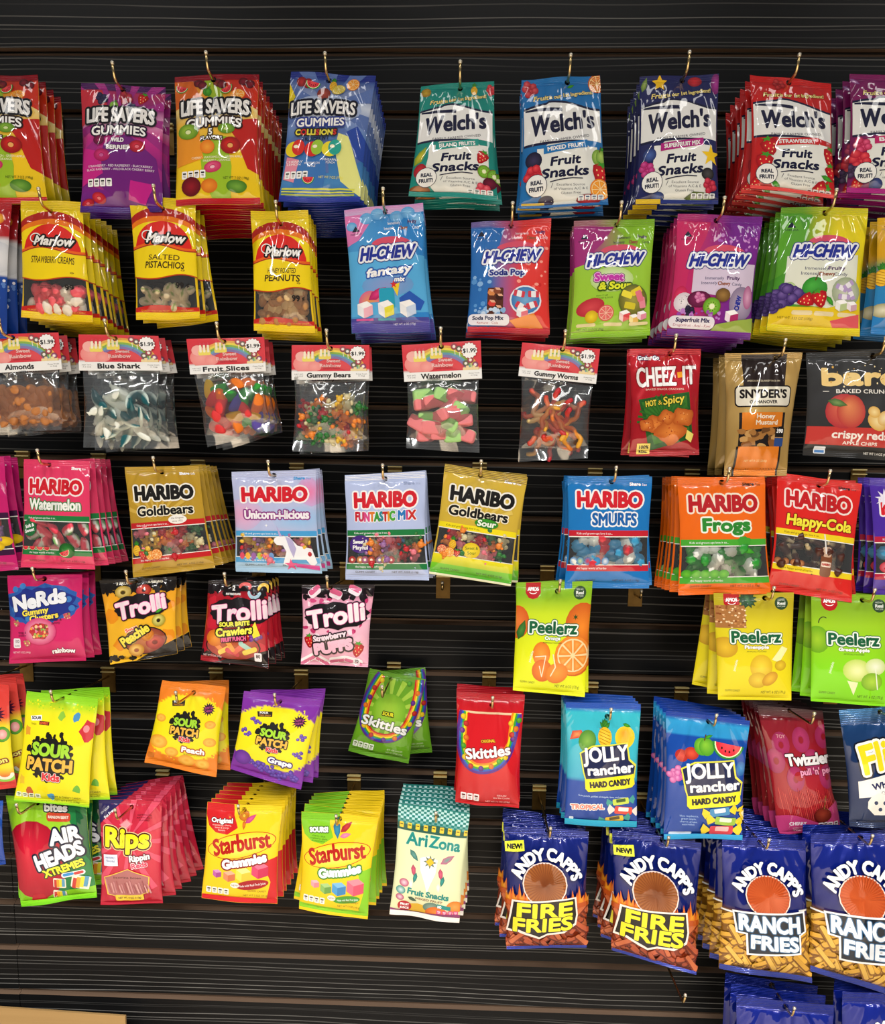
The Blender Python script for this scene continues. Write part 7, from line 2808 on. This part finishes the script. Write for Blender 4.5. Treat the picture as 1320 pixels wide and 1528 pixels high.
# row 6 ----------------------------------------------------------------
bag('sour_melon', [(-105, 1012), (13, 1022), (24, 1176), (-100, 1185)], 2, 'red and yellow sour candy bag cut by left edge', rolls=[-7, -9])
bag('sour_yellow', [(40, 1031), (147, 1042), (132, 1206), (22, 1194)], 2, 'bright yellow and lime sour candy bag', hole=(50, 5), rolls=[-8, -9])
bag('sour_peach', [(242, 1015), (337, 1025), (323, 1159), (215, 1138)], 1, 'orange and yellow peach sour candy bag', hole=(52, 13), rolls=[-7], dd=-.05)
bag('sour_grape', [(364, 1031), (479, 1045), (449, 1178), (343, 1148)], 2, 'purple and yellow grape sour candy bag', hole=(48, 9), rolls=[-6, -8])
bag('chew_green', [(552, 997), (635, 1014), (609, 1140), (519, 1121)], 1, 'green sour fruit chews bag', hole=(40, 10), rolls=[-16], dd=-.115)
bag('chew_red', [(681, 1032), (783, 1037), (774, 1206), (679, 1198)], 2, 'glossy red original fruit chews bag', hole=(52, 16), rolls=[-1, 1])
bag('rancher_tropical', [(844, 1047), (956, 1051), (950, 1235), (842, 1230)], 3, 'aqua and blue tropical hard candy bag', hole=(55, 17), rolls=[1, 1, 2])
bag('rancher_blue', [(993, 1060), (1118, 1075), (1106, 1252), (989, 1251)], 4, 'royal blue hard candy bag with mixed fruit', hole=(52, 8), rolls=[0, 1, 2, 3])
bag('licorice', [(1130, 1053), (1226, 1060), (1252, 1239), (1161, 1245)], 4, 'dark red cherry licorice bag', 'licorice_bag', hole=(49, 4), rolls=[1, 2, 2, 3], dd=-.06)
bag('white_pretzels', [(1252, 1060), (1372, 1050), (1372, 1236), (1268, 1234)], 0, 'dark blue foil bag of white covered pretzels', 'snack_bag', seed=77)
bag('edge_blue', [(-112, 1192), (4, 1195), (8, 1290), (-105, 1302)], 0, 'blue bag barely showing at the left edge', rolls=[])
# row 7 ----------------------------------------------------------------
bag('sour_belts', [(8, 1187), (128, 1195), (146, 1338), (31, 1354)], 2, 'green bag of rainbow sour belts with red balloon', hole=(40, 5), rolls=[5, -4], dd=-.03)
bag('licorice_bites', [(148, 1191), (242, 1196), (242, 1349), (151, 1349)], 5, 'red licorice bites bag with hexagon window', 'licorice_bag', hole=(52, 11), rolls=[-5, -6, -9, -10, -12], dd=-.03)
bag('star_red', [(309, 1197), (421, 1203), (413, 1350), (300, 1341)], 5, 'yellow and red original fruit gummies bag', hole=(50, 7), rolls=[-2, -2, -3, -3, -4])
bag('star_sour', [(450, 1210), (564, 1219), (548, 1373), (446, 1356)], 5, 'yellow and green sour fruit gummies bag', hole=(50, 7), rolls=[5, -3, -4, -5, -7])
bag('desert_snacks', [(595, 1197), (701, 1213), (685, 1378), (581, 1363)], 5, 'cream and teal checkered fruit snacks bag', 'fruit_snack_bag', hole=(54, 12), rolls=[-2, -3, -4, -4, -5])
bag('fries_fire', [(752, 1232), (878, 1241), (875, 1413), (755, 1414)], 2, 'blue and orange fries bag beneath the aqua candy bag', 'chip_bag', hole=(52, 3), rolls=[3, 5], seed=61)
bag('fries_fire', [(913, 1237), (1046, 1257), (1037, 1452), (912, 1417)], 3, 'blue and orange fries bag below the royal blue bag', 'chip_bag', hole=(57, 4), rolls=[4, 4, 5], seed=62)
bag('fries_ranch', [(1077, 1248), (1201, 1254), (1211, 1466), (1072, 1444)], 5, 'blue and golden fries bag below the cherry licorice bag', 'chip_bag', hole=(46, 5), rolls=[2, 3, 3, 4, 4], seed=63)
bag('fries_ranch', [(1209, 1244), (1348, 1244), (1350, 1492), (1206, 1446)], 3, 'blue and golden fries bag cut by the right edge', 'chip_bag', hole=(54, 5), rolls=[2, 3, 4], seed=64)
# row 8 ----------------------------------------------------------------
bag('fries_low', [(1099, 1486), (1244, 1500), (1236, 1700), (1090, 1692)], 2, 'blue fries bag at the bottom edge below the golden fries', 'chip_bag', hole=(50, 6), rolls=[2, 3])
bag('fries_low', [(1256, 1478), (1395, 1490), (1388, 1692), (1250, 1690)], 1, 'blue fries bag in the bottom right corner', 'chip_bag', hole=(50, 6), rolls=[2], seed=78)

# bare hooks seen below the bags
for px, py, lab in ((661, 876, 'short metal peg hook under the yellow and green sour gummy bears bag'), (947, 888, 'short metal peg hook under the blue gummies bag with red bands')):
    p = at(px, py, 0)
    hook(p.x, p.z, lab, True)
p = at(1022, 1486, .2135)
hook(p.x, p.z - .018, 'empty long metal peg hook below the orange fries bags')

# ------------------------------------------------------------------ cardboard box in the bottom left corner
bd = 0.05
a_, b_ = at(-330, 1490, bd), at(187, 1516, bd)
zt, w_, dp, t_ = b_.z, b_.x - a_.x, .30, .005
box = empty('cardboard_box', (a_.x, -bd, FLOOR_Z))
hgt = zt - FLOOR_Z - .16
mb = MB()
mb.box((0, -t_, 0), (w_, 0, hgt)).box((0, -dp, 0), (w_, -dp + t_, hgt)).box((0, -dp + t_, 0), (t_, -t_, hgt)).box((w_ - t_, -dp + t_, 0), (w_, -t_, hgt)).box((t_, -dp + t_, 0), (w_ - t_, -t_, t_))
link('carton_body', mb.mesh('carton_body', MAT['cardboard']), box)
sl = (at(0, 1503, bd).z - b_.z) / (b_.x - at(0, 1503, bd).x) * w_
V = [(0, 0, hgt), (w_, 0, hgt), (w_, .004, hgt + .16), (0, .004, hgt + .16 + sl), (0, -.005, hgt), (w_, -.005, hgt), (w_, -.001, hgt + .16), (0, -.001, hgt + .16 + sl)]
F = [(0, 1, 2, 3), (7, 6, 5, 4), (0, 4, 5, 1), (1, 5, 6, 2), (2, 6, 7, 3), (3, 7, 4, 0)]
link('raised_flap', mesh_np('raised_flap', V, F, MAT['cardboard'], smooth=False), box)
V = [(0, -dp, hgt), (w_, -dp, hgt), (w_ - .004, -dp - .05, hgt - .14), (.004, -dp - .05, hgt - .14), (0, -dp - .004, hgt), (w_, -dp - .004, hgt), (w_ - .004, -dp - .054, hgt - .14), (.004, -dp - .054, hgt - .14)]
link('hanging_flap', mesh_np('hanging_flap', V, F, MAT['cardboard'], smooth=False), box)
tag(box, 'brown cardboard box standing at the bottom left of the slatwall', 'box')
